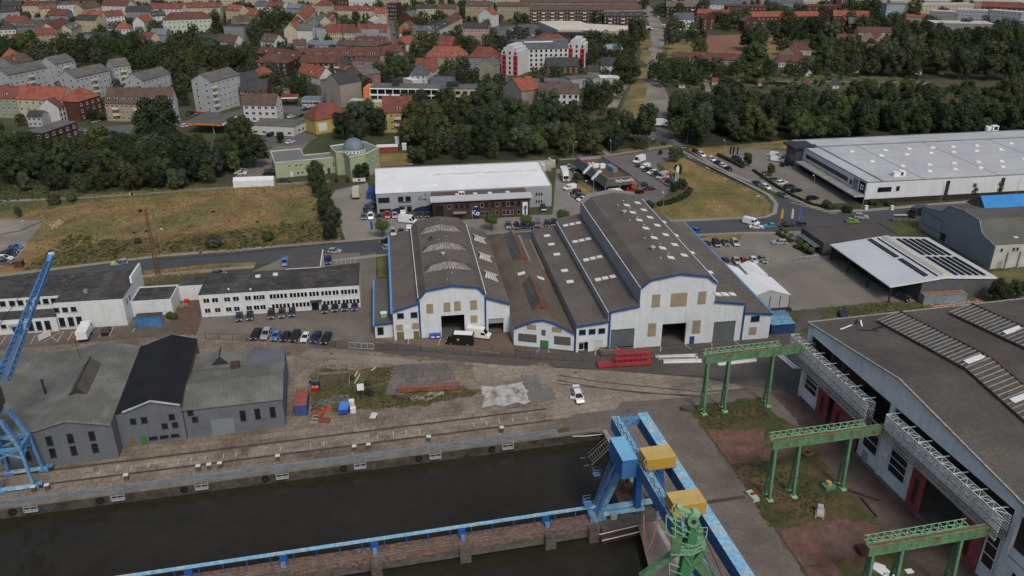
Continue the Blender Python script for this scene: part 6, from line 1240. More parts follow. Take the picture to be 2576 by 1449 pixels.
for i in range(22):b.box(-.2,.3+i*2,.1,-.141,.5+i*2,2.99,1)
b.build('showroom_window',[GLASS,DARK],t)
b=MB();b.box(-3.2,46,0,4,53.5,7.6,0);b.box(-4.6,45,7.6,5,54.5,8.3,1)
for i in range(5):b.box(-3.28,46+i*1.8,0,-3.201,46.15+i*1.8,7.6,1);b.box(-3.2+i*1.7,45.92,0,-3.05+i*1.7,45.999,7.6,1)
b.build('entrance_tower',[mat('tower_glass',(.05,.065,.075),.15,.3,spec=.5),DARK],t)
win(t,7,0,4.4,5.2,1.6,'dark',nx=4);win(t,12,0,4.5,1.3,1.6,'dark',nx=1)
for x in(31,52.5,74):panel(t,'door',x,.5,1.5,6.6,DARK)
o=panel(t,'emblem_board',0,3.6,3.6,3.9,BLACK,face=3);o.location=(-.03,2.6,3.6);eb=MB();[eb.cyl((x,-.07,z),(x,-.12,z),.45,n=12)for x in(-.55,.55)for z in(1.4,2.5)];eb.build('emblem',WHITE,o)
o=panel(t,'poster',0,3.7,3.2,3.7,mat('poster_grey',(.3,.31,.34),.6,.4,.9,col2=(.1,.11,.14)),face=3);o.location=(-.03,7.0,3.7);win(t,0,9.9,4.4,1.4,1.6,'dark',face=3,nx=1)
# white canopy with solar roof and its flat dark neighbour
A11=radians(10.2);t=bld('canopy_hall',Vector((98.7,194.4,0)),A11,'open white metal canopy hall with rows of solar panels on its roof','hall')
b=MB();b.face([(-.5,-.3,4.9),(15.4,-.3,6.3),(15.4,29.6,6.3),(-.5,29.6,4.9)]);b.face([(15.4,-.3,6.3),(31.2,-.3,4.9),(31.2,29.6,4.9),(15.4,29.6,6.3)])
b.face([(-.5,-.3,4.6),(-.5,-.3,4.9),(-.5,29.6,4.9),(-.5,29.6,4.6)][::-1]);r=b.build('roof',mat('white_roof_sheet',(.5,.525,.535),.5,.06,.1,kind='roofx',p=(.45,.06)),t)
b=MB();b.face([(9,0,0),(31,0,0),(31,0,4.9),(15.4,0,6.2),(9,0,5.6)]);b.face([(31,0,0),(31,29.5,0),(31,29.5,4.8),(31,0,4.8)]);b.face([(9,0,0),(9,0,5.6),(9,29,5.6),(9,29,0)]);b.face([(0,29.4,0),(31,29.4,0),(31,29.4,4.8),(15.4,29.4,6.2),(0,29.4,4.8)])
b.build('wall',mat('dark_grey_cladding',(.1,.108,.112),.7,.1,.3,kind='sheet',p=(2,.12)),t);b=MB();b.beam((-.5,-.35,4.8),(15.4,-.35,6.2),.12,.35);b.beam((15.4,-.35,6.2),(31.2,-.35,4.8),.12,.35);b.build('roof_edge',WHITE,t)
for y_ in(0,10,20,29):b=MB();b.beam((.2,y_,0),(.2,y_,4.9),.35);b.build('column',DARK,t)
zr=lambda x:6.3-abs(x-15.4)*1.4/15.9
def rslab(x0,x1,y0,y1,h,m,nm):b=MB();b.prism([(x0,y0),(x1,y0),(x1,y1),(x0,y1)],lambda p:zr(p[0])+.02,lambda p:zr(p[0])+h);return b.build(nm,m,r)
rslab(10.6,11.8,2,13.5,.35,DARK,'roof_slot');rslab(10.6,11.8,15,28.5,.35,DARK,'roof_slot');rslab(13.6,13.9,1,28.5,.3,DARK,'roof_slot')
b=MB();b.extr([(15.0,6.3),(15.6,6.85),(16.5,6.95),(17.4,6.75),(17.9,6.2)],1,28.6);b.build('barrel_rooflight',mat('cream_rooflight',(.5,.48,.41),.4,.1),r)
PV=mat('solar_panel',(.008,.009,.011),.5,.3,.8,spec=.15)
for i in range(5):
 for y0,y1 in((1.2,13.6),(15.2,27.5)):rslab(19.1+i*2.1,20.15+i*2.1,y0,y1,.28,PV,'solar_panel')
t=bld('flat_roofed_shop',Vector((92.3,226.4,0)),A11,'flat dark-roofed building with a glass canopy behind the solar canopy hall');flat(t,0,0,26,13.2,3.9,mat('dark_grey_wall',(.075,.075,.075),.8),mat('dark_flat_roof',(.075,.068,.062),.95,.15,.2,fine=2),.2)
b=MB()
for i in range(8):b.box(-2.2,1+i*1.35,2.5,-.05,2.2+i*1.35,2.6)
b.build('glass_canopy',mat('pale_glass',(.12,.15,.16),.15,.2,spec=.5),t);win(t,0,6.5,.3,10,2.1,'dark',face=3,nx=6)
# grey gabled hall with the blue dormer
t=bld('grey_hall',Vector((136.9,216.6,0)),radians(8.9),'grey hall with stepped gable, dark roof and bright blue roof dormer','hall');P_=[(0,7.3),(5.7,8.8),(8,12),(15,12.5),(21.4,11.7),(24.4,9),(28,8.3),(33.8,7.4)]
b=MB();n=len(P_);b.face([(0,0,0)]+[(0,y_,z)for y_,z in P_]+[(0,33.8,0)],0);b.face([(0,0,0),(70,0,0),(70,0,7.3),(0,0,7.3)],1);b.face([(0,33.8,0),(0,33.8,7.4),(70,33.8,7.4),(70,33.8,0)],0)
b.build('wall',[mat('grey_hall_wall',(.24,.26,.28),.8,.1,.2),mat('dirty_white_wall',(.42,.42,.38),.9,.2,.3)],t);b=MB()
for(y0,z0),(y1,z1)in zip(P_,P_[1:]):b.face([(-.2,y0,z0+.12),(70,y0,z0+.12),(70,y1,z1+.12),(-.2,y1,z1+.12)],0 if z0>8.9 or y0>20 else 1)
r=b.build('roof',[mat('hall_felt',(.1,.095,.087),.95,.15,.15,kind='roofx',p=(.4,.1)),mat('hall_felt_green',(.11,.112,.098),.95,.15,.15,kind='roofx',p=(.4,.1))],t);b=MB()
for(y0,z0),(y1,z1)in zip(P_,P_[1:]):b.beam((-.22,y0,z0+.1),(-.22,y1,z1+.1),.12,.25)
b.build('gable_trim',mat('pale_trim2',(.36,.38,.39),.6),t)
b=MB();b.face([(7,15.2,12.2),(70,15.2,12.2),(70,20,15),(8.2,20,15)],0);b.face([(8.2,20,15),(70,20,15),(70,23.5,12),(6.5,23.5,12)],1);b.face([(7,15.2,12.2),(8.2,20,15),(6.5,23.5,12)],1);b.build('dormer',[mat('bright_blue_sheet',(.04,.22,.5),.5,.1,.3),DARK],r)
b=MB();b.box(17,6.2,10.0,25,7.6,11.2);b.build('skylight',SKYL,r);b=MB();b.box(8,2.5,8.1,9.2,3.5,8.3);b.build('skylight',SKYL,r)
b=MB();b.beam((-.06,23,2.2),(-.06,32.5,2.2),.08);b.beam((-.06,23,6.2),(-.06,32.5,6.2),.08);b.beam((-.06,23,2.2),(-.06,23,6.2),.08);b.beam((-.06,32.5,2.2),(-.06,32.5,6.2),.08);b.build('board_outline',DARK,t)
panel(t,'door',0,.3,2.4,2.4,DARK,face=3).location=(0,21.5,.3);panel(t,'wall_hatch',0,0,1.2,1.3,GREYM,face=3).location=(0,9.4,10.2)
for x in(2.6,6.4,7.6,11,15):win(t,x,0,5.2,.8,1.1,'grey',nx=1)
for x in(5,9,13):b=MB();b.box(x-.3,-.5,0,x+.3,-.01,5,0);b.build('buttress',mat('buttress',(.36,.37,.36),.9),t)
panel(t,'door',3.2,.02,1.6,2.3,GREYM);b=MB();b.beam((.15,-.1,0),(.15,-.1,7.2),.16);b.build('downpipe',DARK,t)
# storage tents by the biggest hall
t=thing('storage_tent',Vector((66.6,191.2,0)),'white storage tent with ribbed grey walls beside the biggest hall','tent',A8+.02)
WC=mat('white_tarp',(.7,.71,.7),.6,.06,.3);b=MB();b.extr([(-6,0),(5.4,0),(5.4,3.4),(-.3,5.2),(-6,3.4)],0,11);b.build('wall',mat('tent_wall',(.4,.41,.41),.6,.1,.3,kind='sheetz',p=(.9,.2)),t);b=MB();b.slab((-6.2,3.4),(-.3,5.3),-.1,11.1,.12);b.slab((-.3,5.3),(5.6,3.4),-.1,11.1,.12);b.build('roof',WC,t);b=MB()
for x in(-3,0,2.8,5.4):b.beam((x,-.06,0),(x,-.06,3.4),.12)
b.build('frame',DARK,t)
t=thing('storage_tent',Vector((61.5,202.5,0)),'smaller white storage tents behind the ribbed one','tent',A8);b=MB();b.extr([(-3.5,0),(3,0),(3,3),(-.2,4.2),(-3.5,3)],0,8);b.extr([(4,0),(9,0),(9,3),(6.5,4),(4,3)],2,10);b.build('cover',WC,t)
t=thing('pallet_stack',G((23,190,255)),'row of dark pallets behind the blue containers','pallets',A8);b=MB()
for i in range(8):b.box(i*.8-4,-.6,0,i*.8-3.4,.6,.7)
b.build('pallet',mat('dark_wood',(.045,.035,.028),.9,.3,1),t)
# green building with dome
GRW=mat('pale_green_render',(.3,.345,.215),.9,.08,.3);LEAD=mat('dome_lead',(.13,.18,.2),.5,.15,.4);FLG=mat('grey_flat_roof',(.16,.165,.16),.95,.15,.2)
p0,p1=G((11,215,385)),G((11,1085,300));ag=atan2((p1-p0).y,(p1-p0).x);t=thing('domed_building',p0,'pale green two-storey building with a grey lead dome','building',ag);LW=(p1-p0).length
b=MB();b.box(0,0,0,11.5,17,6,0);b.box(11.51,0,0,LW,7,6,0)
hp=[inv(G((11,X,Y),9)-p0,ag)for X,Y in((745,70),(800,128),(880,126),(938,178),(1090,150),(1225,86),(1080,25))]
b.prism([(p.x,p.y)for p in hp],0,9,0);b.build('wall',GRW,t);b=MB();b.box(.25,.25,6.005,11.3,16.7,6.05);b.box(11.3,.25,6.005,LW-.3,6.7,6.05);c=sum(hp,Vector())/7;b.prism([(c.x+(p.x-c.x)*.96,c.y+(p.y-c.y)*.96)for p in hp],9.005,9.05);b.build('roof',FLG,t)
b=MB()
for k in range(7):p,q=hp[k],hp[(k+1)%7];b.beam((p.x,p.y,9.2),(q.x,q.y,9.2),.3,.4)
for p,q in(((0,0),(LW,0)),((0,0),(0,17)),((0,17),(11.5,17)),((11.5,17),(11.5,7)),((11.5,7),(LW,7))):b.beam((*p,6.15),(*q,6.15),.3,.35)
b.build('coping',mat('pale_coping',(.5,.55,.45),.7),t)
dc=inv(G((11,983,108),9.4)-p0,ag);b=MB();b.lathe([(4.25,8.9),(4.25,10.3)],(dc.x,dc.y),24);b.build('drum',WHITE,t);b=MB();b.lathe([(4.4,10.3)]+[(4.1*cos(a*pi/16),10.35+3.9*sin(a*pi/16))for a in range(8)]+[(.05,14.25),(.05,15.6)],(dc.x,dc.y),28);b.build('dome',LEAD,t)
for a in range(10):an=-pi*(a+.5)/10;o=add('window',winmesh(.8,.8,'white',1),t,(dc.x+4.27*cos(an),dc.y+4.27*sin(an),9.2),an+pi/2)
XL=lambda X:(X-205)*LW/880
for X in(345,410,455,855,890,975,1010):win(t,XL(X),0,3.7,.95,1.3)
for X in(420,465,862,898,980):win(t,XL(X),0,.7,.95,1.3)
win(t,XL(778),0,2.2,.9,2.4);panel(t,'door',XL(357),.02,1,2.1,FRAMEW);panel(t,'door',XL(725),.02,1,2.1,DARK)
p,q=hp[4],hp[5];n_=atan2((q-p).y,(q-p).x)
for f in(.18,.5,.82):
 for z,h_ in((1.4,1.7),(5.4,1.7)):r_=p.lerp(q,f);add('window',winmesh(.9,h_,'white',2),t,(r_.x,r_.y,z),n_)
t=thing('party_tent',mid((11,0,450),(11,200,440),(10,2290,470)),'long white tent hall beside the green domed building','tent',A8-.02);b=MB();b.extr([(-1.9,0),(1.9,0),(1.9,2.4),(0,3.4),(-1.9,2.4)],-7,7.6);b.v=[(y_,x,z)for x,y_,z in b.v];b.f=[f[::-1]for f in b.f];b.build('cover',mat('tent_white',(.6,.63,.64),.6,.1,.6),t)
t=thing('red_pavilion',G((11,1320,125)),'low white-roofed red hut behind the domed building','hut',A8);b=MB();b.box(-4.5,0,0,4,3.4,2.2);b.build('wall',mat('pavilion_red',(.26,.06,.035),.8),t);b=MB();b.box(-4.7,-.3,2.2,4.2,3.8,2.4);b.build('roof',WC,t)
for X,Y,lab in((1480,105,'white tower-like cabin right of the red hut'),(1410,40,'small white cabin behind the red hut')):t=thing('site_cabin',G((11,X,Y)),lab,'cabin',A8);b=MB();b.box(-.9,0,0,.9,1.6,2.6);b.build('wall',PLASTER,t);b=MB();b.box(-1,-.1,2.6,1,1.7,2.7);b.build('roof',WHITE,t)
t=thing('banner',G((11,1035,430)),'white banner with a red disc on the fence of the works yard','banner',A8);b=MB();b.box(-2.4,-.05,.5,2.4,.05,1.9);b.build('sheet',LAT,t);b=MB();b.cyl((0,-.06,1.25),(0,-.1,1.25),.5,n=14);b.build('disc',RED,t)
# ================================================================ town
WCOL={'white':(.6,.61,.6),'cream':(.5,.45,.33),'beige':(.38,.31,.21),'yellow':(.5,.38,.12),'pale yellow':(.5,.45,.25),'grey':(.24,.25,.26),'pale grey':(.42,.44,.45),'light grey':(.34,.36,.37),'brick':(.1,.042,.033),'dark brick':(.055,.03,.026),'pink':(.45,.3,.27),'dusky pink':(.28,.16,.14),'mint':(.5,.57,.48),'pale blue':(.35,.4,.45),'brown':(.31,.28,.24),'grey-green':(.3,.32,.25),'red':(.3,.05,.05)}
WCOL={k:tuple(.82*c for c in v)for k,v in WCOL.items()}
RCOL={'orange':(.25,.082,.05),'red':(.165,.058,.045),'red-brown':(.115,.053,.043),'brown':(.1,.07,.055),'dark grey':(.05,.05,.053),'grey':(.12,.115,.105),'slate':(.085,.1,.115),'pale':(.45,.43,.38),'white':(.6,.6,.58),'blue-grey':(.15,.18,.2)}
FOOT=[]
def chim():
 if 'chim' not in WM:b=MB();b.box(-.45,-.35,-1.2,.45,.35,1.1);b.box(-.5,-.4,1.1,.5,.4,1.2);WM['chim']=b.mesh('chimney',brick_m((.12,.055,.04)))
 return WM['chim']
def dormer(w_,h_,m):
 k=('dorm',w_,h_,m.name)
 if k not in WM:
  b=MB();b.box(-w_/2,-.05,0,w_/2,2.6,h_,0);b.box(-w_/2-.12,-.2,h_,w_/2+.12,2.6,h_+.12,1);n=max(1,int(w_/1.3))
  for i in range(n):x=-w_/2+w_*(i+.5)/n;b.box(x-.42,-.08,.25,x+.42,-.055,h_-.2,2)
  WM[k]=b.mesh('dormer',[FRAMEW,m,GLASS])
 return WM[k]
def house(L_,R_,h,depth,roof,rh,wc,rc,fl,bays,where,cat='house',side='',dorm=0,chimn=1,balc=0,ww=1.15,wh=1.4,style='white',far=False,name=None,label=None,extra=None,ground=0):
 p,q=G(L_,h),G(R_,h);p.z=q.z=0;d=q-p;wd=d.length;rz=atan2(d.y,d.x)
 lab=label or f'{rc}-roofed {wc} {cat} {where}'
 t=thing(name or{'house':'house','apartment block':'apartment_block','row house':'row_house','school':'school_building','shed':'shed','garden hut':'garden_hut','workshop':'workshop','supermarket':'supermarket','villa':'villa'}.get(cat,'building'),p,lab,cat,rz)
 FOOT.append((p.x,p.y,cos(rz),sin(rz),wd,depth))
 wm=(brick_m if 'brick' in wc or wc=='dusky pink' else wall_m)(WCOL[wc]);rm=roof_m(RCOL[rc])if roof!='flat' else mat('flat_roof',RCOL[rc],.95,.2,.15,fine=2)
 b=MB();zt=h;ov=.35 if not far else .3
 if roof=='gable':
  hp=[(0,h),(depth/2,h+rh),(depth,h)]
  b.face([(0,0,0),(wd,0,0),(wd,0,h),(0,0,h)]);b.face([(wd,depth,0),(0,depth,0),(0,depth,h),(wd,depth,h)])
  b.face([(0,depth,0),(0,0,0)]+[(0,y,z)for y,z in hp]);b.face([(wd,0,0),(wd,depth,0)]+[(wd,y,z)for y,z in hp[::-1]])
  wo=b.build('wall',wm,t);b=MB();e=ov*rh/(depth/2)
  b.face([(-.15,-ov,h-e+.12),(wd+.15,-ov,h-e+.12),(wd+.15,depth/2,h+rh+.12),(-.15,depth/2,h+rh+.12)]);b.face([(-.15,depth/2,h+rh+.12),(wd+.15,depth/2,h+rh+.12),(wd+.15,depth+ov,h-e+.12),(-.15,depth+ov,h-e+.12)])
  b.face([(-.15,-ov,h-e-.08),(wd+.15,-ov,h-e-.08),(wd+.15,-ov,h-e+.119),(-.15,-ov,h-e+.119)])
  for x in(-.15,wd+.15):b.face([(x,-ov,h-e-.08),(x,-ov,h-e+.12),(x,depth/2,h+rh+.12),(x,depth/2,h+rh-.08)]);b.face([(x,depth/2,h+rh-.08),(x,depth/2,h+rh+.12),(x,depth+ov,h-e+.12),(x,depth+ov,h-e-.08)])
 elif roof=='gablef':
  b.face([(0,0,0),(wd,0,0),(wd,0,h),(wd/2,0,h+rh),(0,0,h)]);b.face([(wd,depth,0),(0,depth,0),(0,depth,h),(wd/2,depth,h+rh),(wd,depth,h)]);b.face([(0,depth,0),(0,0,0),(0,0,h),(0,depth,h)]);b.face([(wd,0,0),(wd,depth,0),(wd,depth,h),(wd,0,h)])
  wo=b.build('wall',wm,t);b=MB();e=ov*rh/(wd/2)
  b.slab((-ov,h-e),(wd/2,h+rh),-.15,depth+.15,.15);b.slab((wd/2,h+rh),(wd+ov,h-e),-.15,depth+.15,.15)
 elif roof=='hip':
  b.box(0,0,0,wd,depth,h);wo=b.build('wall',wm,t);b=MB();i=min(depth,wd)/2*.9;E_=[(-ov,-ov,h-.05),(wd+ov,-ov,h-.05),(wd+ov,depth+ov,h-.05),(-ov,depth+ov,h-.05)];r0,r1=(i,depth/2,h+rh),(max(i+.1,wd-i),depth/2,h+rh)
  b.face([E_[0],E_[1],r1,r0]);b.face([E_[1],E_[2],r1]);b.face([E_[2],E_[3],r0,r1]);b.face([E_[3],E_[0],r0])
  for k in range(4):u,v=E_[k],E_[(k+1)%4];b.face([(*u[:2],h-.2),(*v[:2],h-.2),v,u])
 else:
  b.box(0,0,0,wd,depth,h);wo=b.build('wall',wm,t);b=MB();b.box(-.15,-.15,h+.003,wd+.15,depth+.15,h+.25)
 ro=b.build('roof',rm,t)
 fh=(h-.3-ground)/max(fl,1)
 if bays and not far:
  for f in range(fl):
   z=ground+f*fh+fh*.3
   for k in range(bays):
    x=wd*(k+.5)/bays;add('window',winmesh(ww,min(wh,fh*.62),style,2 if ww>.9 else 1),t,(x,0,z))
  for sd_ in side:
   ns=2 if depth>8 else 1
   for f in range(fl):
    for k in range(ns):add('window',winmesh(ww,min(wh,fh*.62),style,1),t,(wd if sd_=='r' else 0,depth*(k+.5)/ns,ground+f*fh+fh*.3),pi/2 if sd_=='r' else-pi/2)
 elif bays:
  for f in range(fl):
   for k in range(bays):add('window',winmesh(1.3,min(1.6,fh*.6),'dark' if wc in('white','cream','pale grey')else 'white',1),t,(wd*(k+.5)/bays,0,ground+f*fh+fh*.28))
 if balc:
  if 'balc' not in WM:bb=MB();bb.box(-1.5,-1.3,-.1,1.5,0,.05,0);bb.box(-1.5,-1.32,.05,1.5,-1.22,1.0,0);bb.box(-1.5,-1.2,.05,-1.42,0,1,0);bb.box(1.42,-1.2,.05,1.5,0,1,0);WM['balc']=bb.mesh('balcony',mat('balcony_cream',(.55,.51,.4),.8,.06))
  for f in range(1,fl):
   for k in range(balc):add('balcony',WM['balc'],t,(1.4 if balc==1 and 'L' in(extra or '')else wd*(k+.5)/balc,0,ground+f*fh+.15))
 if chimn and roof in('gable','hip','gablef'):
  for k in range(chimn):add('chimney',chim(),ro,(wd*(k+.6)/(chimn+.2)if roof!='gablef' else wd/2+.6,depth*(.5 if roof!='gablef' else .5)+.3,h+rh*.92))
 if dorm and roof in('gable','hip'):
  f=.22;z=h+rh*f*.8
  for k in range(dorm):add('dormer',dormer(2.6 if dorm<4 else 1.4,1.35,rm),ro,(wd*(k+.5)/dorm,depth/2*f,z))
 return t
T0='in the upper left town'
house((0,-330,952),(0,158,968),10,11,'gable',4.6,'grey-green','red',3,8,'at the left edge below the white blocks','row house',dorm=2,chimn=2)
house((0,160,972),(0,612,985),10,11,'gable',5,'cream','orange',3,7,'with dark balconies beside the corner house','row house',chimn=4)
house((0,765,1005),(0,990,940),9.5,11,'hip',4.5,'brick','orange',3,4,'at the street corner','house',ww=1.2,chimn=0)
house((0,572,1060),(0,752,998),7.5,10,'gable',3.6,'white','red-brown',3,6,'with dark green windows beside the brick corner house','house',ww=.9,style='dark',chimn=0)
house((0,262,1150),(0,402,1150),5,7,'gable',2,'pale grey','dark grey',2,3,'with outside stair left of the white-green house','house',chimn=0)
house((0,1030,1012),(0,1460,1022),9,11,'gable',6.2,'beige','brown',3,9,'with dormers behind the wide dark tree','apartment block',dorm=6,chimn=2,balc=2)
house((0,1462,1022),(0,1708,1012),11,11,'gable',6.2,'white','brown',3,6,'with a tall white end gable','apartment block',dorm=3,side='r',chimn=1)
AP=dict(ww=1.15,wh=1.35,chimn=1)
house((0,65,742),(0,492,655),13,11,'gable',3.2,'pale grey','grey',4,8,'leftmost of the white grid blocks','apartment block',side='l',balc=1,**AP)
house((0,535,632),(0,738,592),15,11,'gable',3.2,'pale grey','grey',5,4,'behind the leftmost white block','apartment block',side='l',balc=1,**AP)
house((0,735,768),(0,1082,692),13,11,'gable',3.2,'pale grey','grey',4,8,'in the middle of the white grid blocks','apartment block',side='l',balc=1,**AP)
house((0,1122,660),(0,1285,640),15,11,'gable',3.2,'pale grey','grey',5,4,'behind the middle white block','apartment block',side='l',balc=1,**AP)
house((0,1402,795),(0,1682,720),11.5,11,'gable',3.2,'pale grey','grey',4,7,'right of the middle white block','apartment block',side='l',**AP)
house((0,2080,808),(0,2362,732),15.5,12,'gable',3.2,'pale grey','grey',5,6,'standing alone above the filling station','apartment block',side='l',balc=1,extra='L',**AP)
house((0,2355,888),(1,122,885),8,10,'gable',4.5,'brick','dark grey',3,4,'with a white end gable beside the tall white block','house',ww=1.8)
house((0,2398,1030),(1,207,1035),8.5,9,'gable',4.2,'white','brown',3,5,'with glazed balconies above the long white shop','house',side='r',ww=1.6)
house((0,420,1318),(0,755,1205),6,9,'flat',0,'dark brick','grey',2,5,'at the left beside the copse','apartment block',side='l',ww=1.6)
t=thing('filling_station',G((0,1845,1235)),'filling station canopy with orange front edge and ribbed grey roof','filling station',.1);q=[G(a,5)-t.location for a in((0,1845,1215),(0,2200,1232),(0,2340,1152),(0,2055,1098))];q=[inv(v,.1)for v in q]
b=MB();b.prism([(v.x,v.y)for v in q],4.5,5.1);b.build('roof',mat('station_roof',(.12,.12,.115),.8,.25,.3,kind='roofy',p=(.35,.5)),t);b=MB();b.beam((q[0].x,q[0].y-.15,4.8),(q[1].x-1,q[1].y-.15,4.8),.1,.8);b.build('fascia',mat('station_orange',(.6,.2,.01),.5),t);b=MB();b.beam((q[1].x,q[1].y,4.9),(q[2].x,q[2].y,4.9),.3,.8);b.build('fascia',WHITE,t);b=MB()
for i in(1,3):b.cyl((q[0].x*.3+q[i].x*.7,q[0].y*.3+q[i].y*.7+1.5,0),(q[0].x*.3+q[i].x*.7,q[0].y*.3+q[i].y*.7+1.5,4.5),.25)
b.build('column',GREYM,t)
house((0,2360,800),(0,2555,790),5,8,'gable',4,'grey','dark grey',2,3,'between the white block and the orange villa','house');house((0,2480,735),(1,90,755),6,9,'hip',4.5,'cream','orange',2,3,'behind the brick house with white gable','villa')
for a in(((0,-60,650),(0,118,652),8,10,'gable',4,'cream','orange',3,3,'at the left edge behind the white blocks'),((0,15,565),(0,175,558),8,10,'hip',4.5,'cream','orange',3,3,'at the left edge, upper one'),((0,120,640),(0,330,590),9,11,'gable',4,'grey','brown',3,4,'behind the leftmost white block')):house(*a)
UL=[((0,150,405),(0,300,385),9,10,'gable',4,'cream','orange',3,4,'with a cream end gable'),((0,355,345),(0,540,335),8,10,'gable',4,'beige','red',3,4,''),((0,-10,292),(0,150,285),7,11,'hip',4.5,'white','dark grey',2,4,''),((0,545,290),(0,700,225),10,11,'gable',4.5,'cream','red-brown',4,5,'facing right'),((0,400,275),(0,545,260),9,10,'gable',4,'grey','brown',3,4,''),((0,742,195),(0,940,200),10,10,'gable',3.5,'pale yellow','dark grey',3,4,'with long balconies'),((0,800,165),(0,1040,165),10,10,'gable',4,'brown','orange',3,4,''),((0,1045,165),(0,1228,150),11,10,'gable',4,'white','red',4,5,'with four window rows'),((0,1137,282),(0,1275,280),6,10,'hip',4.8,'white','orange',2,4,'seen below the mint building'),((0,1420,218),(0,1512,185),9,9,'gable',4,'white','orange',3,3,'with a solar panel'),((0,1605,198),(0,2085,182),11,14,'hip',5,'mint','red-brown',3,11,'the largest building of the old town'),((0,1500,160),(0,1625,150),9,9,'gable',3.5,'white','dark grey',3,3,''),((0,1235,112),(0,1468,112),10,10,'gable',4,'grey','dark grey',3,5,'with dormers'),((0,1465,82),(0,1800,85),10,10,'gable',4,'white','red',3,8,''),((0,1800,75),(0,2170,72),10,10,'gable',4,'cream','red',3,8,''),((0,1000,52),(0,1260,58),11,11,'gable',4.5,'white','red-brown',3,6,'with a pale front gable'),((0,1945,398),(0,2130,405),4.5,9,'gable',4,'white','dark grey',2,4,'beside the street trees'),((0,2130,402),(0,2320,420),5,9,'gable',4.5,'white','brown',2,4,'with a white end gable'),((0,2205,258),(0,2395,262),11,12,'flat',0,'grey','dark grey',4,4,'dark and windowless'),((0,2225,95),(0,2365,105),13,10,'gable',4,'cream','orange',4,0,'with a tall blank wall'),((0,2395,120),(0,2545,160),10,10,'gable',4,'cream','orange',3,4,''),((0,2350,215),(0,2480,200),10,10,'gable',4,'beige','brown',3,4,''),((0,0,125),(0,190,110),10,11,'hip',4,'pale blue','dark grey',3,5,''),((0,270,190),(0,475,205),5,12,'flat',0,'light grey','blue-grey',1,0,''),((0,385,85),(0,555,78),10,10,'gable',3.5,'pale yellow','red',3,4,''),((0,560,55),(0,785,48),13,12,'flat',0,'white','grey',4,6,'with stacked balconies'),((0,180,60),(0,380,55),8,11,'gable',4,'grey','red',2,4,''),((0,480,150),(0,660,150),9,11,'gable',4.5,'grey','red-brown',2,3,''),((0,40,215),(0,240,215),8,10,'gable',4,'brown','red',2,4,''),((0,150,260),(0,350,265),7,11,'gable',4,'grey','brown',2,3,''),((0,700,290),(0,800,250),8,9,'gable',3,'cream','grey',3,3,''),((0,1480,340),(0,1640,340),6,12,'gable',3.5,'grey','blue-grey',1,0,''),((0,1380,360),(0,1490,370),5,8,'gable',3,'cream','red',1,3,''),((0,1270,455),(0,1420,450),5,8,'hip',3.5,'grey','brown',1,3,'hidden in trees'),((0,580,490),(0,660,480),6,8,'hip',4,'white','red',2,2,'hidden in trees'),((0,1720,385),(0,1830,380),5,8,'gable',3.5,'white','red-brown',1,2,'hidden in trees'),((0,780,335),(0,1000,340),4,9,'flat',0,'grey','dark grey',1,0,''),((0,820,90),(0,1000,60),10,10,'gable',4,'cream','brown',3,4,'')]
for a in UL:house(*a[:10],((a[10]+' ')if a[10]else '')+T0,chimn=1,dorm=R.choice((0,0,2,3))if a[4]=='gable' and a[8]>1 else 0)
TC='above the balcony building'
house((1,20,520),(1,420,580),8.5,10,'gable',3.5,'dark brick','red-brown',2,8,'left end of the long brick terrace','row house',dorm=3,chimn=3)
house((1,425,560),(1,830,552),8.5,10,'gable',4.5,'dark brick','red-brown',3,8,'middle of the long brick terrace','row house',dorm=3,chimn=3);house((1,830,552),(1,1230,556),8.5,10,'gable',4.5,'dark brick','red-brown',3,8,'right end of the long brick terrace','row house',dorm=3,chimn=3);house((1,1235,545),(1,1470,500),9,10,'gable',4,'brown','red-brown',3,5,'closing the long brick terrace','row house',chimn=2)
house((1,440,612),(1,865,622),8.5,10,'gable',3.5,'dark brick','red-brown',3,8,'with white balconies in front of the long terrace','row house',balc=4,chimn=2);house((1,10,612),(1,320,622),8,11,'hip',4,'dark brick','red-brown',3,5,'with a hipped end','row house',chimn=1)
house((1,420,715),(1,640,765),4.5,10,'gable',5,'white','orange',2,3,'among garden trees','house',dorm=1);house((1,880,705),(1,1075,745),8,12,'gablef',4.2,'dusky pink','grey',2,3,'with a broad front gable','house');house((1,965,600),(1,1195,605),10,10,'flat',0,'dusky pink','brown',3,4,'behind the gabled pink house','house')
house((1,880,640),(1,960,625),8,9,'gable',3,'dusky pink','dark grey',2,2,'left of the flat pink house','house')
# long balcony building
house((1,1140,868),(1,1822,878),10,12,'flat',0,'white','grey',0,0,'','office',label='long white balcony building with orange end wall and three storeys of dark bays');t=THINGS[-1][0]
p,q=G((1,1140,868),10),G((1,1822,878),10);wl_=(q-p).length;b=MB()
for f in range(3):b.box(.3,-.1,.6+f*3.2,wl_-.3,-.01,2.9+f*3.2,0)
b.build('window_band',GLASS,t);b=MB()
for f in range(4):b.box(0,-1.3,f*3.2+.02,wl_,-.102,f*3.2+.35,0);b.box(0,-1.3,f*3.2+.35,wl_,-1.22,f*3.2+.75,0)if f<3 else None
for i in range(10):x=wl_*i/9;b.box(x-.13,-1.32,0,x+.13,-.11,10,0)
b.build('balcony_grid',WHITE,t);b=MB();b.box(-3.2,-1.6,0,-.02,10,10.2);b.build('end_wall',mat('orange_render',(.55,.18,.07),.8,.06),t);b=MB();b.box(11,3,10.3,14,6,13.5);b.build('lift_house',DARK,t)
house((1,1830,880),(1,2185,882),9.5,12,'flat',0,'cream','grey',3,5,'right wing of the long balcony building','office',ww=2.2,side='r',style='dark');b=MB();b.box(3,4,9.7,9,8,12);b.build('roof_unit',DARK,THINGS[-1][0])
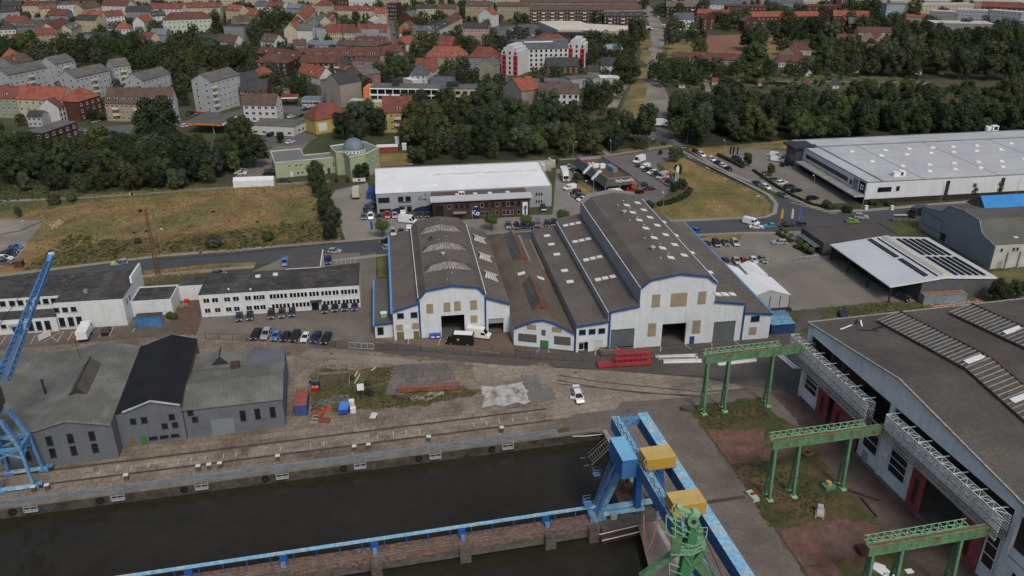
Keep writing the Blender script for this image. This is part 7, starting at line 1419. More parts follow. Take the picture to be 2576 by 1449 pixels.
house((1,1560,800),(1,1625,790),8,9,'flat',0,'white','white',2,2,'behind the long balcony building','house');house((1,1730,850),(1,1960,850),8,20,'gable',3,'grey','slate',1,0,'behind the long balcony building','hall')
house((1,1262,1108),(1,1555,1102),9.5,10,'gable',6,'yellow','red',3,5,'upright beside the big dark tree','house',side='r',chimn=2,dorm=1,balc=1);house((1,595,1190),(1,930,1135),6.5,11,'hip',6,'yellow','red',2,0,'with a white wall panel','house',chimn=2);t=THINGS[-1][0];panel(t,'wall_panel',3.6,1.2,4.2,3.6,LAT)
house((1,690,802),(1,838,832),12,14,'gablef',4.4,'brown','dark grey',3,0,'tall with a blank grey gable','house',side='r');house((1,645,790),(1,700,800),11,6,'flat',0,'brown','grey',3,1,'narrow beside the tall blank gable','house')
house((1,255,905),(1,395,862),3.5,9,'flat',0,'beige','grey',1,2,'bungalow above the petrol canopy','house');
t=thing('petrol_canopy',G((1,380,1050)),'small canopy with red roof band over petrol pumps','canopy',.15);b=MB();b.box(-6,0,4,2.5,9,4.6,0,1);b.build('roof',[WHITE,mat('canopy_red',(.2,.03,.03),.7)],t);b=MB()
for x,y in((-4,1.5),(1.5,1.5),(-4,7.5),(1.5,7.5)):b.cyl((x,y,0),(x,y,4),.2)
b.build('column',DARK,t)
house((1,460,985),(1,640,985),3.5,8,'flat',0,'blue-grey' if 'blue-grey' in WCOL else 'pale blue','blue-grey',1,5,'glazed car showroom','house',ww=1.8)
house((0,2478,1238),(1,380,1257),4.2,13,'flat',0,'white','grey',1,5,'long white shop with roof domes','shop',ww=1.6,wh=.6,style='dark');house((1,382,1252),(1,595,1165),4.05,6,'flat',0,'white','grey',1,6,'angled wing of the long white shop','shop',ww=1.2,wh=.8,style='dark')
house((1,930,1010),(1,1260,1015),4,8,'flat',0,'pale yellow','pale',1,3,'low annex between the yellow houses','house')
# centre rear
for a in(((1,305,285),(1,405,288),10,12,'gablef',5,'white','orange',3,0,'with a blank white gable'),((1,408,288),(1,485,205),10,9,'gable',4,'cream','brown',3,6,'first of the street row running back'),((1,488,190),(1,600,90),11,9,'gable',4.5,'cream','orange',3,8,'second of the street row running back'),((1,565,300),(1,605,285),9,12,'gablef',3.5,'white','grey',3,0,'beside the white modern block'),((1,605,270),(1,722,285),11,11,'flat',0,'white','grey',4,3,'modern with dark balconies'),((1,724,320),(1,872,312),9,10,'gable',5,'pale yellow','red',3,7,'with dormers'),((1,876,320),(1,1005,314),9,10,'gable',5,'cream','red-brown',3,5,'beside the scaffold'),((1,1005,312),(1,1305,318),10,10,'gable',5,'cream','red',3,8,'behind the scaffold'),((1,515,440),(1,800,445),5,14,'gable',2,'pale blue','blue-grey',1,0,'broad hall'),((1,805,440),(1,945,450),5,10,'gable',3,'grey','brown',1,0,''),((1,990,412),(1,1283,420),6,10,'gable',3.4,'brown','red-brown',2,7,'below the scaffold'),((1,380,445),(1,515,440),5,10,'gable',3,'grey','brown',1,0,''),((1,950,450),(1,1320,460),5,9,'gable',3,'grey','brown',1,8,''),((1,785,98),(1,1180,100),11,10,'gable',3,'cream','red',4,10,'long with dark balconies'),((1,1185,130),(1,1300,130),11,10,'gable',4,'cream','orange',3,3,'at the narrow street'),((1,1305,35),(1,1400,38),14,12,'flat',0,'dark brick','brown',4,4,'end of the narrow street'),((1,1420,170),(1,1560,178),8,14,'gablef',5,'brick','grey',2,0,'with a dark red gable'),((1,1428,265),(1,1560,270),7,10,'gablef',4,'brown','brown',2,2,''),((1,1428,322),(1,1562,322),5,9,'gable',4,'white','orange',1,3,''),((1,1572,315),(1,1785,305),10,10,'gable',3.5,'cream','slate',3,8,'with white front gables'),((1,1788,305),(1,1930,235),10,9,'gable',3.5,'white','dark grey',3,9,'first of the white row running back'),((1,1932,232),(1,2052,170),10,9,'gable',3.5,'cream','red-brown',3,8,'second of the white row running back'),((1,2058,275),(1,2308,278),12,10,'gable',3,'pink','dark grey',3,7,'with a small stepped gable'),((1,2212,140),(1,2350,148),10,12,'gablef',4.5,'white','orange',3,0,'with a tall white gable'),((1,1600,85),(1,1790,80),11,10,'gable',3,'cream','dark grey',3,6,''),((1,1795,80),(1,1990,85),11,10,'gable',3,'beige','brown',3,6,''),((1,2080,55),(1,2340,60),12,10,'gable',4,'beige','brown',3,7,'at the park'),((1,1790,450),(1,1945,462),6,12,'gable',6,'brick','red',2,2,'steep roofed and turned'),((1,1440,445),(1,1640,420),5,10,'hip',5,'white','orange',1,3,'with broken roof pieces'),((1,1425,385),(1,1540,390),6,9,'flat',0,'white','grey',2,3,'with roof terrace'),((1,110,60),(1,270,70),10,10,'gable',4,'white','red',3,4,''),((1,0,60),(1,105,62),10,10,'gable',4,'white','slate',3,3,''),((1,275,75),(1,450,80),9,10,'gable',3,'grey','blue-grey',2,4,''),((1,450,60),(1,590,55),9,10,'flat',0,'white','grey',2,3,'boxy'),((1,595,50),(1,730,55),11,10,'hip',4,'cream','red',3,4,''),((1,55,400),(1,195,415),6,10,'gable',4.5,'white','brown',2,0,'with a white end gable'),((1,640,215),(1,750,165),8,9,'gable',3,'grey','grey',2,4,''),((1,755,210),(1,800,160),9,9,'gable',4,'cream','red',3,3,''),((1,1170,215),(1,1300,205),7,11,'gablef',3,'pale grey','pale',2,0,'')):house(*a[:10],((a[10]+' ')if a[10]else '')+TC,dorm=R.choice((0,0,2,3))if a[4]=='gable' and a[8]>1 else 0,chimn=2 if a[4]=='gable' else 1,far=a[0][2]<330 and a[8]>0 and 0)
t=thing('scaffolding',G((1,1005,330),9)*1,'pale netted scaffolding around the cream house','scaffold',.02);t.location.z=0;b=MB();p,q=G((1,1005,330),9),G((1,1312,335),9);wl_=(q-p).length
b.box(0,-1.6,0,wl_,-1.5,9.5);b.box(wl_*.17,-1.45,9.5,wl_*.72,-1.35,12);b.build('netting',mat('scaffold_net',(.3,.31,.34),.8,.15,.4,kind='sheetz',p=(.8,.4)),t);b=MB()
for i in range(10):b.beam((wl_*i/9,-1.7,0),(wl_*i/9,-1.7,10),.12)
for k in range(5):b.beam((0,-1.7,k*2.2),(wl_,-1.7,k*2.2),.12)
b.build('pole',GREYM,t)
# red roofed block, white-red block
house((1,1690,562),(1,2105,560),9,12,'hip',5.5,'grey-green','orange',3,9,'with white dormers left of the white-red block','apartment block',dorm=7,chimn=3);house((1,2108,562),(1,2405,570),9,12,'hip',5.5,'grey','red',3,5,'corner wing left of the white-red block','apartment block',chimn=2,side='r');house((1,2210,640),(1,2362,650),9,10,'gablef',4,'brown','grey',3,0,'with a windowless grey gable before the corner wing','house',side='r')
house((1,1590,690),(1,1795,690),6,9,'gable',6,'pink','red',2,3,'steep above the slate villa','house',side='r');house((1,1530,738),(1,1695,742),5,9,'hip',5,'white','slate',2,3,'small before the pink house','villa',dorm=1)
house((2,95,482),(2,585,470),14,13,'gable',4.5,'white','slate',5,10,'long middle part of the white and red block','apartment block',chimn=0,ww=1.3,style='dark');t=THINGS[-1][0];b=MB();b.box(4,3.5,17,22,5,17.6);b.build('skylight',SKYL,t)
for xl,yl,xr,yr,n_ in((-70,470,95,482,'left'),(585,410,755,415,'right')):
 p,q=G((2,xl,yl),16),G((2,xr,yr),16);p.z=0;rz=atan2(q.y-p.y,q.x-p.x);wd=Vector((q.x-p.x,q.y-p.y)).length;t=thing('stair_tower',p,f'{n_} stepped white and red end tower of the long block','tower',rz);b=MB();b.box(0,-1,0,wd,13.5,14.5);b.box(wd*.12,-1,14.5,wd*.88,13.5,16.3);b.box(wd*.3,-1,16.3,wd*.7,13.5,17.8);b.build('wall',wall_m((.5,.5,.5)),t);b=MB()
 for x in(wd*.02,wd*.7):b.box(x,-1.06,0,x+wd*.26,-1.003,12)
 b.build('red_stripe',mat('facade_red',(.38,.035,.05),.8,.05),t)
 for f in range(5):
  for x in(wd*.15,wd*.5,wd*.83):win(t,x,-1.06,1+f*2.9,1.2,1.4,'dark',nx=1)
CE='between gravel avenue and white-red block'
house((2,365,655),(2,688,650),4.5,9,'gable',4.5,'brick','dark grey',2,6,'with bright roof windows '+CE,'row house',chimn=2);house((2,905,640),(2,1050,645),4.5,8,'gable',4,'white','dark grey',2,3,'with white gable '+CE,'house');house((2,775,705),(2,888,705),3,8,'gable',3,'beige','dark grey',1,2,'low '+CE,'house')
house((2,285,918),(2,690,922),9,11,'gable',3.8,'white','brown',3,7,'at the edge of the middle wood','apartment block',chimn=3,side='r',style='dark',ww=1.3);house((2,-60,850),(2,120,900),9,12,'gablef',5,'brown','orange',2,2,'half ruined at the edge of the middle wood','house')
house((2,605,785),(2,893,765),5.5,9,'flat',0,'light grey','grey',0,0,'','workshop',label='grey workshop with a green round emblem on its wall');t=THINGS[-1][0];b=MB();b.cyl((0,0,0),(0,-.06,0),1.7,n=24);b.build('emblem',mat('emblem_green',(.1,.4,.13),.6),t,(14.5,-.01,3));b=MB();b.cyl((0,-.062,0),(0,-.09,0),1.2,n=20);b.build('emblem_disc',wall_m((.34,.36,.37)),t,(14.7,-.01,3))
house((2,897,772),(2,1087,772),5,8,'flat',0,'pale grey','white',0,0,'with an open garage beside the emblem workshop','workshop');panel(THINGS[-1][0],'garage_opening',10,.02,4.5,3.6,BLACK);house((2,350,815),(2,603,815),4.5,12,'flat',0,'grey','grey',0,0,'left of the emblem workshop','workshop',style='dark');house((2,125,885),(2,285,885),3.5,6,'flat',0,'white','pale',0,0,'low white garage block','shed')
house((2,140,810),(2,300,810),4,9,'flat',0,'grey','grey',0,0,'flat behind the ruined house','shed')
# glass pavilion
t=thing('glass_pavilion',G((2,1010,540)),'round-edged glass-roofed pavilion among trees by the avenue','pavilion',.3);b=MB();b.lathe([(7.5,0),(7.5,4)],n=20);b.build('wall',mat('pavilion_wall',(.13,.11,.09),.8),t);b=MB();b.lathe([(7.9,4),(7.2,5.2),(5,6.4),(2.5,7),(.05,7.2)],n=20);b.build('roof',mat('pavilion_glass',(.25,.31,.34),.25,.2,spec=.5),t)
# supermarket
t=thing('supermarket',G((2,490,300),6),'wide flat cream-roofed supermarket with a dark entrance','supermarket');t.location.z=0;q=[G(a,6)-t.location for a in((2,285,215),(2,480,300),(2,720,300),(2,850,318),(2,1195,298),(2,1228,262),(2,760,235),(2,700,212),(2,490,208))];b=MB();b.prism([(v.x,v.y)for v in q],0,6.2);b.build('wall',wall_m((.34,.34,.33)),t);b=MB();c=sum(q,Vector())/9;b.prism([(c.x+(v.x-c.x)*.985,c.y+(v.y-c.y)*.985)for v in q],6.2,6.35);b.build('roof',mat('cream_membrane',(.55,.5,.41),.8,.1,.06),t);b=MB();b.beam((q[1].x,q[1].y-.3,2.5),(q[2].x,q[2].y-.3,2.5),.4,4.5);b.build('entrance_front',DARK,t)
FL='left of the avenue top'
house((2,-120,60),(2,200,62),12,10,'gable',3,'beige','brown',4,12,'with small white windows '+FL,'apartment block',chimn=2);house((2,205,98),(2,560,98),11.5,10,'gable',4,'dark brick','brown',4,14,'long, left one '+FL,'apartment block',chimn=2,balc=4);house((2,560,98),(2,930,98),11.5,10,'gable',4,'dark brick','brown',4,14,'long, middle one '+FL,'apartment block',chimn=2,balc=3);house((2,932,95),(2,1308,95),11.5,10,'gable',4,'cream','brown',3,12,'long, right one '+FL,'apartment block',chimn=2);house((2,935,158),(2,1312,155),9,10,'gable',3,'dark brick','dark grey',3,12,'with pale dormers '+FL,'apartment block',dorm=5,balc=3)
house((2,100,20),(2,700,22),11,10,'gable',3.5,'grey','brown',3,18,'second row '+FL,'apartment block');house((2,700,22),(2,1270,25),11,10,'gable',3.5,'grey','brown',3,18,'second row, right part '+FL,'apartment block');house((2,255,405),(2,580,395),9,12,'hip',3.5,'brown','red',2,0,'behind the white-red block','house')
house((2,1635,190),(2,1828,188),9,10,'gable',4.5,'white','slate',3,4,'with balconies right of the avenue','house',balc=2);house((2,1695,300),(2,1850,300),3,8,'flat',0,'light grey','pale',1,0,'garage row below the white house','shed');house((2,1912,185),(2,2035,185),9,9,'gablef',3.5,'brick','brown',3,2,'left of the two brick gables by the pitch','house');house((2,2328,210),(2,2462,205),8.5,9,'gablef',3.5,'brick','brown',3,2,'right of the two brick gables by the pitch','house')
RS='of the red-roofed school'
house((2,1850,128),(2,2330,150),7,12,'gable',3,'brick','orange',2,14,'left wing '+RS,'school');house((2,2330,165),(3,560,160),7,12,'gable',3.5,'brick','orange',2,18,'middle wing '+RS,'school');house((3,690,155),(3,1045,165),7,12,'gable',4,'brick','orange',2,8,'right wing '+RS,'school');house((2,2150,62),(3,30,65),10,14,'flat',0,'brick','red-brown',3,10,'flat block behind the school','school');house((2,1550,62),(2,1900,65),10,10,'gable',4,'dark brick','grey',3,9,'behind the white house with balconies','apartment block',balc=2);house((2,1950,40),(2,2300,42),10,10,'gable',4,'white','slate',3,8,'behind the red school','apartment block',dorm=4)
house((2,1620,572),(2,2010,582),3.5,11,'gable',3,'brown','red-brown',1,8,'low wing below the pitch, left','school');house((2,2010,585),(2,2285,592),3.5,11,'gable',3,'brown','red-brown',1,6,'low wing below the pitch, right','school')
SB='of the school in the trees'
for a in(((3,235,482),(3,480,490),4,10,'gable',4,'cream','red-brown',1,4,'gabled wing '),((3,155,530),(3,335,550),4.5,9,'gablef',5,'beige','red-brown',1,0,'steep hall '),((3,155,608),(3,400,612),3.5,9,'gable',3.5,'white','red-brown',1,8,'lowest wing '),((3,970,370),(3,1112,380),6,24,'gablef',5,'beige','red-brown',1,0,'yellow-walled hall '),((3,940,315),(3,1275,320),7,11,'gable',3,'cream','red-brown',2,8,'long wing '),((3,730,420),(3,910,425),4,14,'gable',5,'brown','red-brown',1,0,'steep wing '),((3,1030,490),(3,1280,495),8,10,'gable',3,'pale blue','brown',2,7,'glazed wing '),((3,735,205),(3,820,210),8,9,'gablef',3.5,'brick','brown',2,2,'brick gable '),((3,845,230),(3,965,232),7,9,'gable',4,'brick','slate',2,3,'slate-roofed house ')):house(*a[:10],a[10]+SB,'school',chimn=0)
TR='at the upper right'
for a in(((3,1225,45),(3,1465,45),14,12,'flat',0,'pale blue','grey',5,6,'tower block with green stripes'),((3,1565,45),(3,2085,42),13,12,'flat',0,'cream','pale',4,14,'long slab'),((3,1925,95),(3,2225,108),12,11,'flat',0,'pale blue','pale',4,8,'angled slab, left'),((3,2235,100),(3,2560,125),12,11,'flat',0,'pale blue','pale',4,8,'angled slab, right'),((3,1660,110),(3,1900,120),11,11,'flat',0,'grey','pale',4,6,'slab behind the red canopy'),((3,2165,62),(3,2700,85),9,11,'gable',4,'brick','red',3,10,'long row'),((3,1410,165),(3,1642,168),5,10,'gable',2,'brown','orange',1,0,'low hall'),((3,1690,228),(3,2280,238),7,18,'flat',0,'grey','pale',1,0,'long sports hall'),((3,1260,10),(3,1420,12),12,11,'flat',0,'pale grey','pale',4,5,'rear block'),((3,1600,8),(3,1850,10),12,11,'flat',0,'pale blue','pale',4,7,'rear block'),((3,2080,10),(3,2560,20),12,11,'flat',0,'beige','pale',4,10,'rear slab'),((3,430,60),(3,760,60),8,16,'flat',0,'brick','red-brown',2,5,'school block'),((3,60,30),(3,400,25),9,12,'gable',4,'grey','slate',2,6,'villa row')):house(*a[:10],a[10]+' '+TR,'apartment block' if a[8]>2 else 'hall',chimn=0)
t=thing('brick_tower',G((3,715,130)),'square dark red brick tower of the school','tower',.1);b=MB();b.box(-3,-3,0,3,3,20);b.build('shaft',brick_m(WCOL['brick']),t);b=MB();b.box(-3.2,-3.2,20,3.2,3.2,20.5);b.build('roof',roof_m(RCOL['brown']),t)
# allotment huts
for k,(tl,X,Y,wc,rc)in enumerate(((2,1980,735,'white','red-brown'),(2,2200,720,'cream','brown'),(2,2450,740,'mint','grey'),(2,1700,760,'white','red'),(2,1710,850,'white','grey'),(2,2035,820,'cream','red'),(2,2270,825,'brown','red-brown'),(2,2495,830,'cream','brown'),(3,210,735,'white','red'),(3,450,735,'white','brown'),(3,712,735,'white','red-brown'),(3,920,705,'cream','red-brown'),(3,1125,710,'white','grey'),(3,1330,705,'brown','red-brown'),(3,1540,720,'white','red-brown'),(3,1765,715,'brown','orange'),(3,425,845,'white','red-brown'),(3,720,855,'white','dark grey'),(3,905,860,'white','dark grey'),(3,980,885,'cream','orange'),(3,1140,845,'grey','brown'),(3,1600,855,'cream','dark grey'),(3,1700,885,'cream','red'))):house((tl,X-30,Y-20),(tl,X+30,Y-20),2.3,4,'gable' if k%3 else 'gablef',1.6,wc,rc,1,1,'in the allotment gardens','garden hut',chimn=0,ww=.8,wh=1)
# procedural rear rows of the town beyond, each house its own thing
rh_=random.Random(21);ys_=[(-8,-260,2576),(14,0,300),(-26,-200,2576)]
for yy,xa,xb in ys_:
 x=xa
 while x<xb:
  w_=rh_.uniform(38,70);wc=rh_.choice(('white','cream','cream','beige','brick','grey','pale yellow'));rc=rh_.choice(('red','orange','red-brown','brown','dark grey','red-brown'))
  if not(1600<x+w_ and x<1660):house((x,yy),(x+w_-2,yy+rh_.uniform(-1,1)),rh_.choice((8,9,11)),10,rh_.choice(('gable','gable','hip')),rh_.uniform(3.2,4.5),wc,rc,3,int(w_/9),'in the farthest rows at the top','house',chimn=1)
  x+=w_+rh_.choice((0,0,0,12))
# ================================================================ trees and plants
LEAFS=[mat('leaf_dark',(.029,.042,.015),.8,.22,.5,kind='leaf',fine=2),mat('leaf_mid',(.046,.064,.02),.8,.22,.5,kind='leaf',fine=2),mat('leaf_grey',(.052,.063,.036),.8,.22,.5,kind='leaf',fine=2),mat('leaf_olive',(.056,.06,.021),.8,.22,.5,kind='leaf',fine=2),mat('leaf_deep',(.021,.031,.013),.8,.22,.5,kind='leaf',fine=2),mat('leaf_purple',(.03,.02,.018),.8,.3,.5,kind='leaf',fine=2),mat('leaf_bright',(.07,.115,.03),.8,.3,.5,kind='leaf',fine=2)]
BARK=mat('bark',(.07,.055,.042),.95,.3,1)
def lobes(shape,r):
 L_=[]
 if shape=='conifer':
  for i in range(7):f=i/6;L_.append((Vector((r.uniform(-.05,.05),r.uniform(-.05,.05),.35+1.75*f)),.62*(1-f)+.1))
 elif shape=='poplar':
  for i in range(8):f=i/7;L_.append((Vector((r.uniform(-.12,.12),r.uniform(-.12,.12),.3+2.3*f)),.42*(1-.5*abs(f-.35))+.05))
 elif shape=='ball':L_=[(Vector((0,0,1.5)),.8)]+[(Vector((.4*cos(a),.4*sin(a),1.5+r.uniform(-.15,.2))),.55)for a in(0,1.3,2.6,3.9,5.2)]
 elif shape=='bush':
  for i in range(6):a=r.uniform(0,6.28);d=r.uniform(.1,.55);L_.append((Vector((d*cos(a),d*sin(a),r.uniform(.25,.6))),r.uniform(.35,.55)))
 elif shape=='willow':
  for i in range(14):a=i*2.4;d=.65*sqrt((i+.5)/14);L_.append((Vector((d*cos(a),d*sin(a),1.55-.75*d+r.uniform(-.1,.1))),r.uniform(.32,.45)))
  for i in range(10):a=i*.63;L_.append((Vector((.75*cos(a),.75*sin(a),.65)),.28))
 else:
  n=15 if shape=='round' else 13
  for i in range(n):
   a=i*2.4+r.uniform(-.4,.4);f=(i+.5)/n;d=(.72 if shape=='round' else .6)*sqrt(1-(f*1.0-.32)**2*1.3 if abs(f-.32)<.85 else .1)*r.uniform(.6,1.05);h=.62+1.25*f*(1 if shape=='round' else 1.3)
   L_.append((Vector((d*cos(a),d*sin(a),h)),r.uniform(.26,.44)))
  L_.append((Vector((0,0,1.2)),.5))
 return L_
def crown(seed,shape,nq,qs,m):
 r=random.Random(seed);L_=lobes(shape,r);b=MB();wts=[x[1]**2 for x in L_];n=0
 while n<nq:
  c,rad=r.choices(L_,wts)[0];u=r.uniform(-.75,1);a=r.uniform(0,6.283);s=sqrt(max(0,1-u*u));d=Vector((s*cos(a),s*sin(a),u));p=c+d*rad*r.uniform(.8,1.08)
  if p.z<.05:continue
  if any((p-c2).length<r2*.72 for c2,r2 in L_):continue
  nr=(d+Vector((r.uniform(-.38,.38),r.uniform(-.38,.38),r.uniform(0,.6)))).normalized();x=nr.cross(Vector((r.uniform(-1,1),r.uniform(-1,1),r.uniform(-1,1)))).normalized();y=nr.cross(x);q=qs*r.uniform(.55,1.3)
  b.face([p-x*q-y*q*.6,p+x*q*.7-y*q*.6,p+x*q+y*q*.6,p-x*q*.5+y*q*.7]);n+=1
 for c,rad in L_:                                   # leafy inner mass behind the outer leaves
  rr=rad*.74;i=len(b.v)
  for k in range(3):
   zz=(-.75,.1,.85)[k];rk=rr*sqrt(1-zz*zz)
   for j in range(6):a=j*1.047+k*.5+seed;b.v.append((c.x+rk*cos(a),c.y+rk*sin(a),max(.04,c.z+rr*zz)))
  for k in range(2):
   for j in range(6):b.f.append((i+k*6+j,i+k*6+(j+1)%6,i+k*6+6+(j+1)%6,i+k*6+6+j));b.m.append(0)
  b.f.append(tuple(range(i+12,i+18)));b.m.append(0);b.f.append(tuple(range(i+5,i-1,-1)));b.m.append(0)
 return b.mesh('crown',m)
def trunk(seed,shape):
 r=random.Random(seed);b=MB();h=1.1 if shape not in('bush','conifer')else .4
 b.cyl((0,0,-.02),(.02,.01,h*.6),.075,.055,7);b.cyl((.02,.01,h*.6),(0,0,h*1.25),.055,.02,6)
 for i in range(5):a=i*1.3+r.random();b.cyl((.01,0,h*(.5+.1*i)),(.45*cos(a),.45*sin(a),h*(.85+.13*i)),.035,.01,5)
 return b.mesh('trunk',BARK)
SPEC={'round':(9,2000,.058),'oval':(6,2000,.058),'conifer':(2,900,.055),'poplar':(2,900,.06),'ball':(2,1100,.05),'bush':(4,500,.075),'willow':(1,1800,.055),'sparse':(2,420,.06)}
PT={}
for sh_,(n,nq,qs)in SPEC.items():
 PT[sh_]=[]
 for k in range(n):
  m=LEAFS[{'round':(0,1,0,4,3,1,0,2,0),'oval':(0,1,2,0,4,3),'conifer':(4,0),'poplar':(0,1),'ball':(6,6),'bush':(0,1,3,2),'willow':(1,),'sparse':(1,3)}[sh_][k]]
  PT[sh_].append((crown(100+k*7+len(sh_),'oval' if sh_=='sparse' else sh_,nq,qs,m),trunk(k,sh_),m))
HT={'round':2.0,'oval':2.35,'conifer':2.2,'poplar':2.75,'ball':2.3,'bush':1.0,'willow':2.0,'sparse':2.35}
TREES=[]
def tree(a,d,shape='round',label=None,group=None,var=None,wood=None,hscale=1.0):
 x,y=px(a);r=3.0
 for _ in range(3):
  p=G((x,y),r*HT[shape]*hscale*.55);ppm=proj(p)[2];r=d/2/ppm
 TREES.append(dict(p=Vector((p.x,p.y,0)),r=r,s=shape,l=label,g=group,v=var,w=wood,d=d,hs=hscale,pri=1 if not wood else 0))
def wood(poly,spacing,r0,r1,name,label,shapes=('round','round','round','oval'),z=6):
 yy=[p[1]for p in poly];q=[G(p,1+8.5*(max(yy)-p[1])/(max(yy)-min(yy)))for p in poly];xs=[p.x for p in q];ys=[p.y for p in q];rr=random.Random(len(poly)*31+int(xs[0]));pts=[]
 def inside(x,y):
  c=False;n=len(q)
  for i in range(n):
   a,b=q[i],q[(i+1)%n]
   if(a.y>y)!=(b.y>y)and x<(b.x-a.x)*(y-a.y)/(b.y-a.y)+a.x:c=not c
  return c
 nt=int((max(xs)-min(xs))*(max(ys)-min(ys))/spacing**2*5)
 for _ in range(nt):
  x,y=rr.uniform(min(xs),max(xs)),rr.uniform(min(ys),max(ys))
  if inside(x,y)and all((x-a)**2+(y-b)**2>(spacing*.82)**2 for a,b in pts):pts.append((x,y))
 for x,y in pts:
  r=rr.uniform(r0*.82,r1*1.18);s=rr.choice(shapes)
  if s=='poplar':r*=.8
  TREES.append(dict(p=Vector((x,y,0)),r=r,s=s,l=label,g=None,v=None,w=name,d=2*r*proj((x,y,5))[2],hs=rr.uniform(.75,1.2),pri=0))
wood([(1030,405),(1010,340),(1000,280),(1080,245),(1200,265),(1260,245),(1330,270),(1400,265),(1480,292),(1580,318),(1640,330),(1660,350),(1560,372),(1400,385),(1200,395)],8.2,3.9,5.6,'middle','broadleaf tree in the wood behind the white-roofed workshop and the restaurant',('round','round','oval','oval','round'))
wood([(120,472),(130,410),(200,370),(250,345),(330,330),(460,325),(560,330),(640,372),(625,405),(560,440),(480,460),(300,474),(200,480)],7.6,3.6,5.2,'left','broadleaf tree in the dense wood behind the dry field on the left')
wood([(-40,430),(-20,322),(60,322),(75,375),(180,390),(170,420),(110,440),(40,455),(-40,455)],7,3.2,4.8,'far left','broadleaf tree in the copse at the left edge below the brick flats')
wood([(1690,350),(1685,270),(1720,235),(1800,222),(2000,222),(2300,225),(2600,210),(2640,330),(2550,330),(2300,338),(1990,345),(1830,350),(1760,360)],8.6,4.2,5.8,'right','broadleaf tree in the big wood behind the dealership')
wood([(2000,190),(2050,165),(2150,110),(2300,105),(2420,90),(2640,60),(2640,200),(2350,195),(2150,185)],11,4.5,6.2,'upper right','broadleaf tree in the wood around the school buildings')
wood([(1650,220),(1640,175),(1700,140),(1790,145),(1900,150),(2000,160),(2000,180),(1800,180),(1700,225)],9.5,3.8,5.2,'pitch','broadleaf tree between the sports pitch and the allotments')
wood([(90,130),(200,95),(330,95),(400,110),(480,90),(560,110),(620,150),(600,180),(500,160),(420,190),(340,160),(200,150),(60,140)],9.5,4,5.6,'upper left','broadleaf tree in the green belt behind the white apartment blocks')
TL='town tree among the houses'
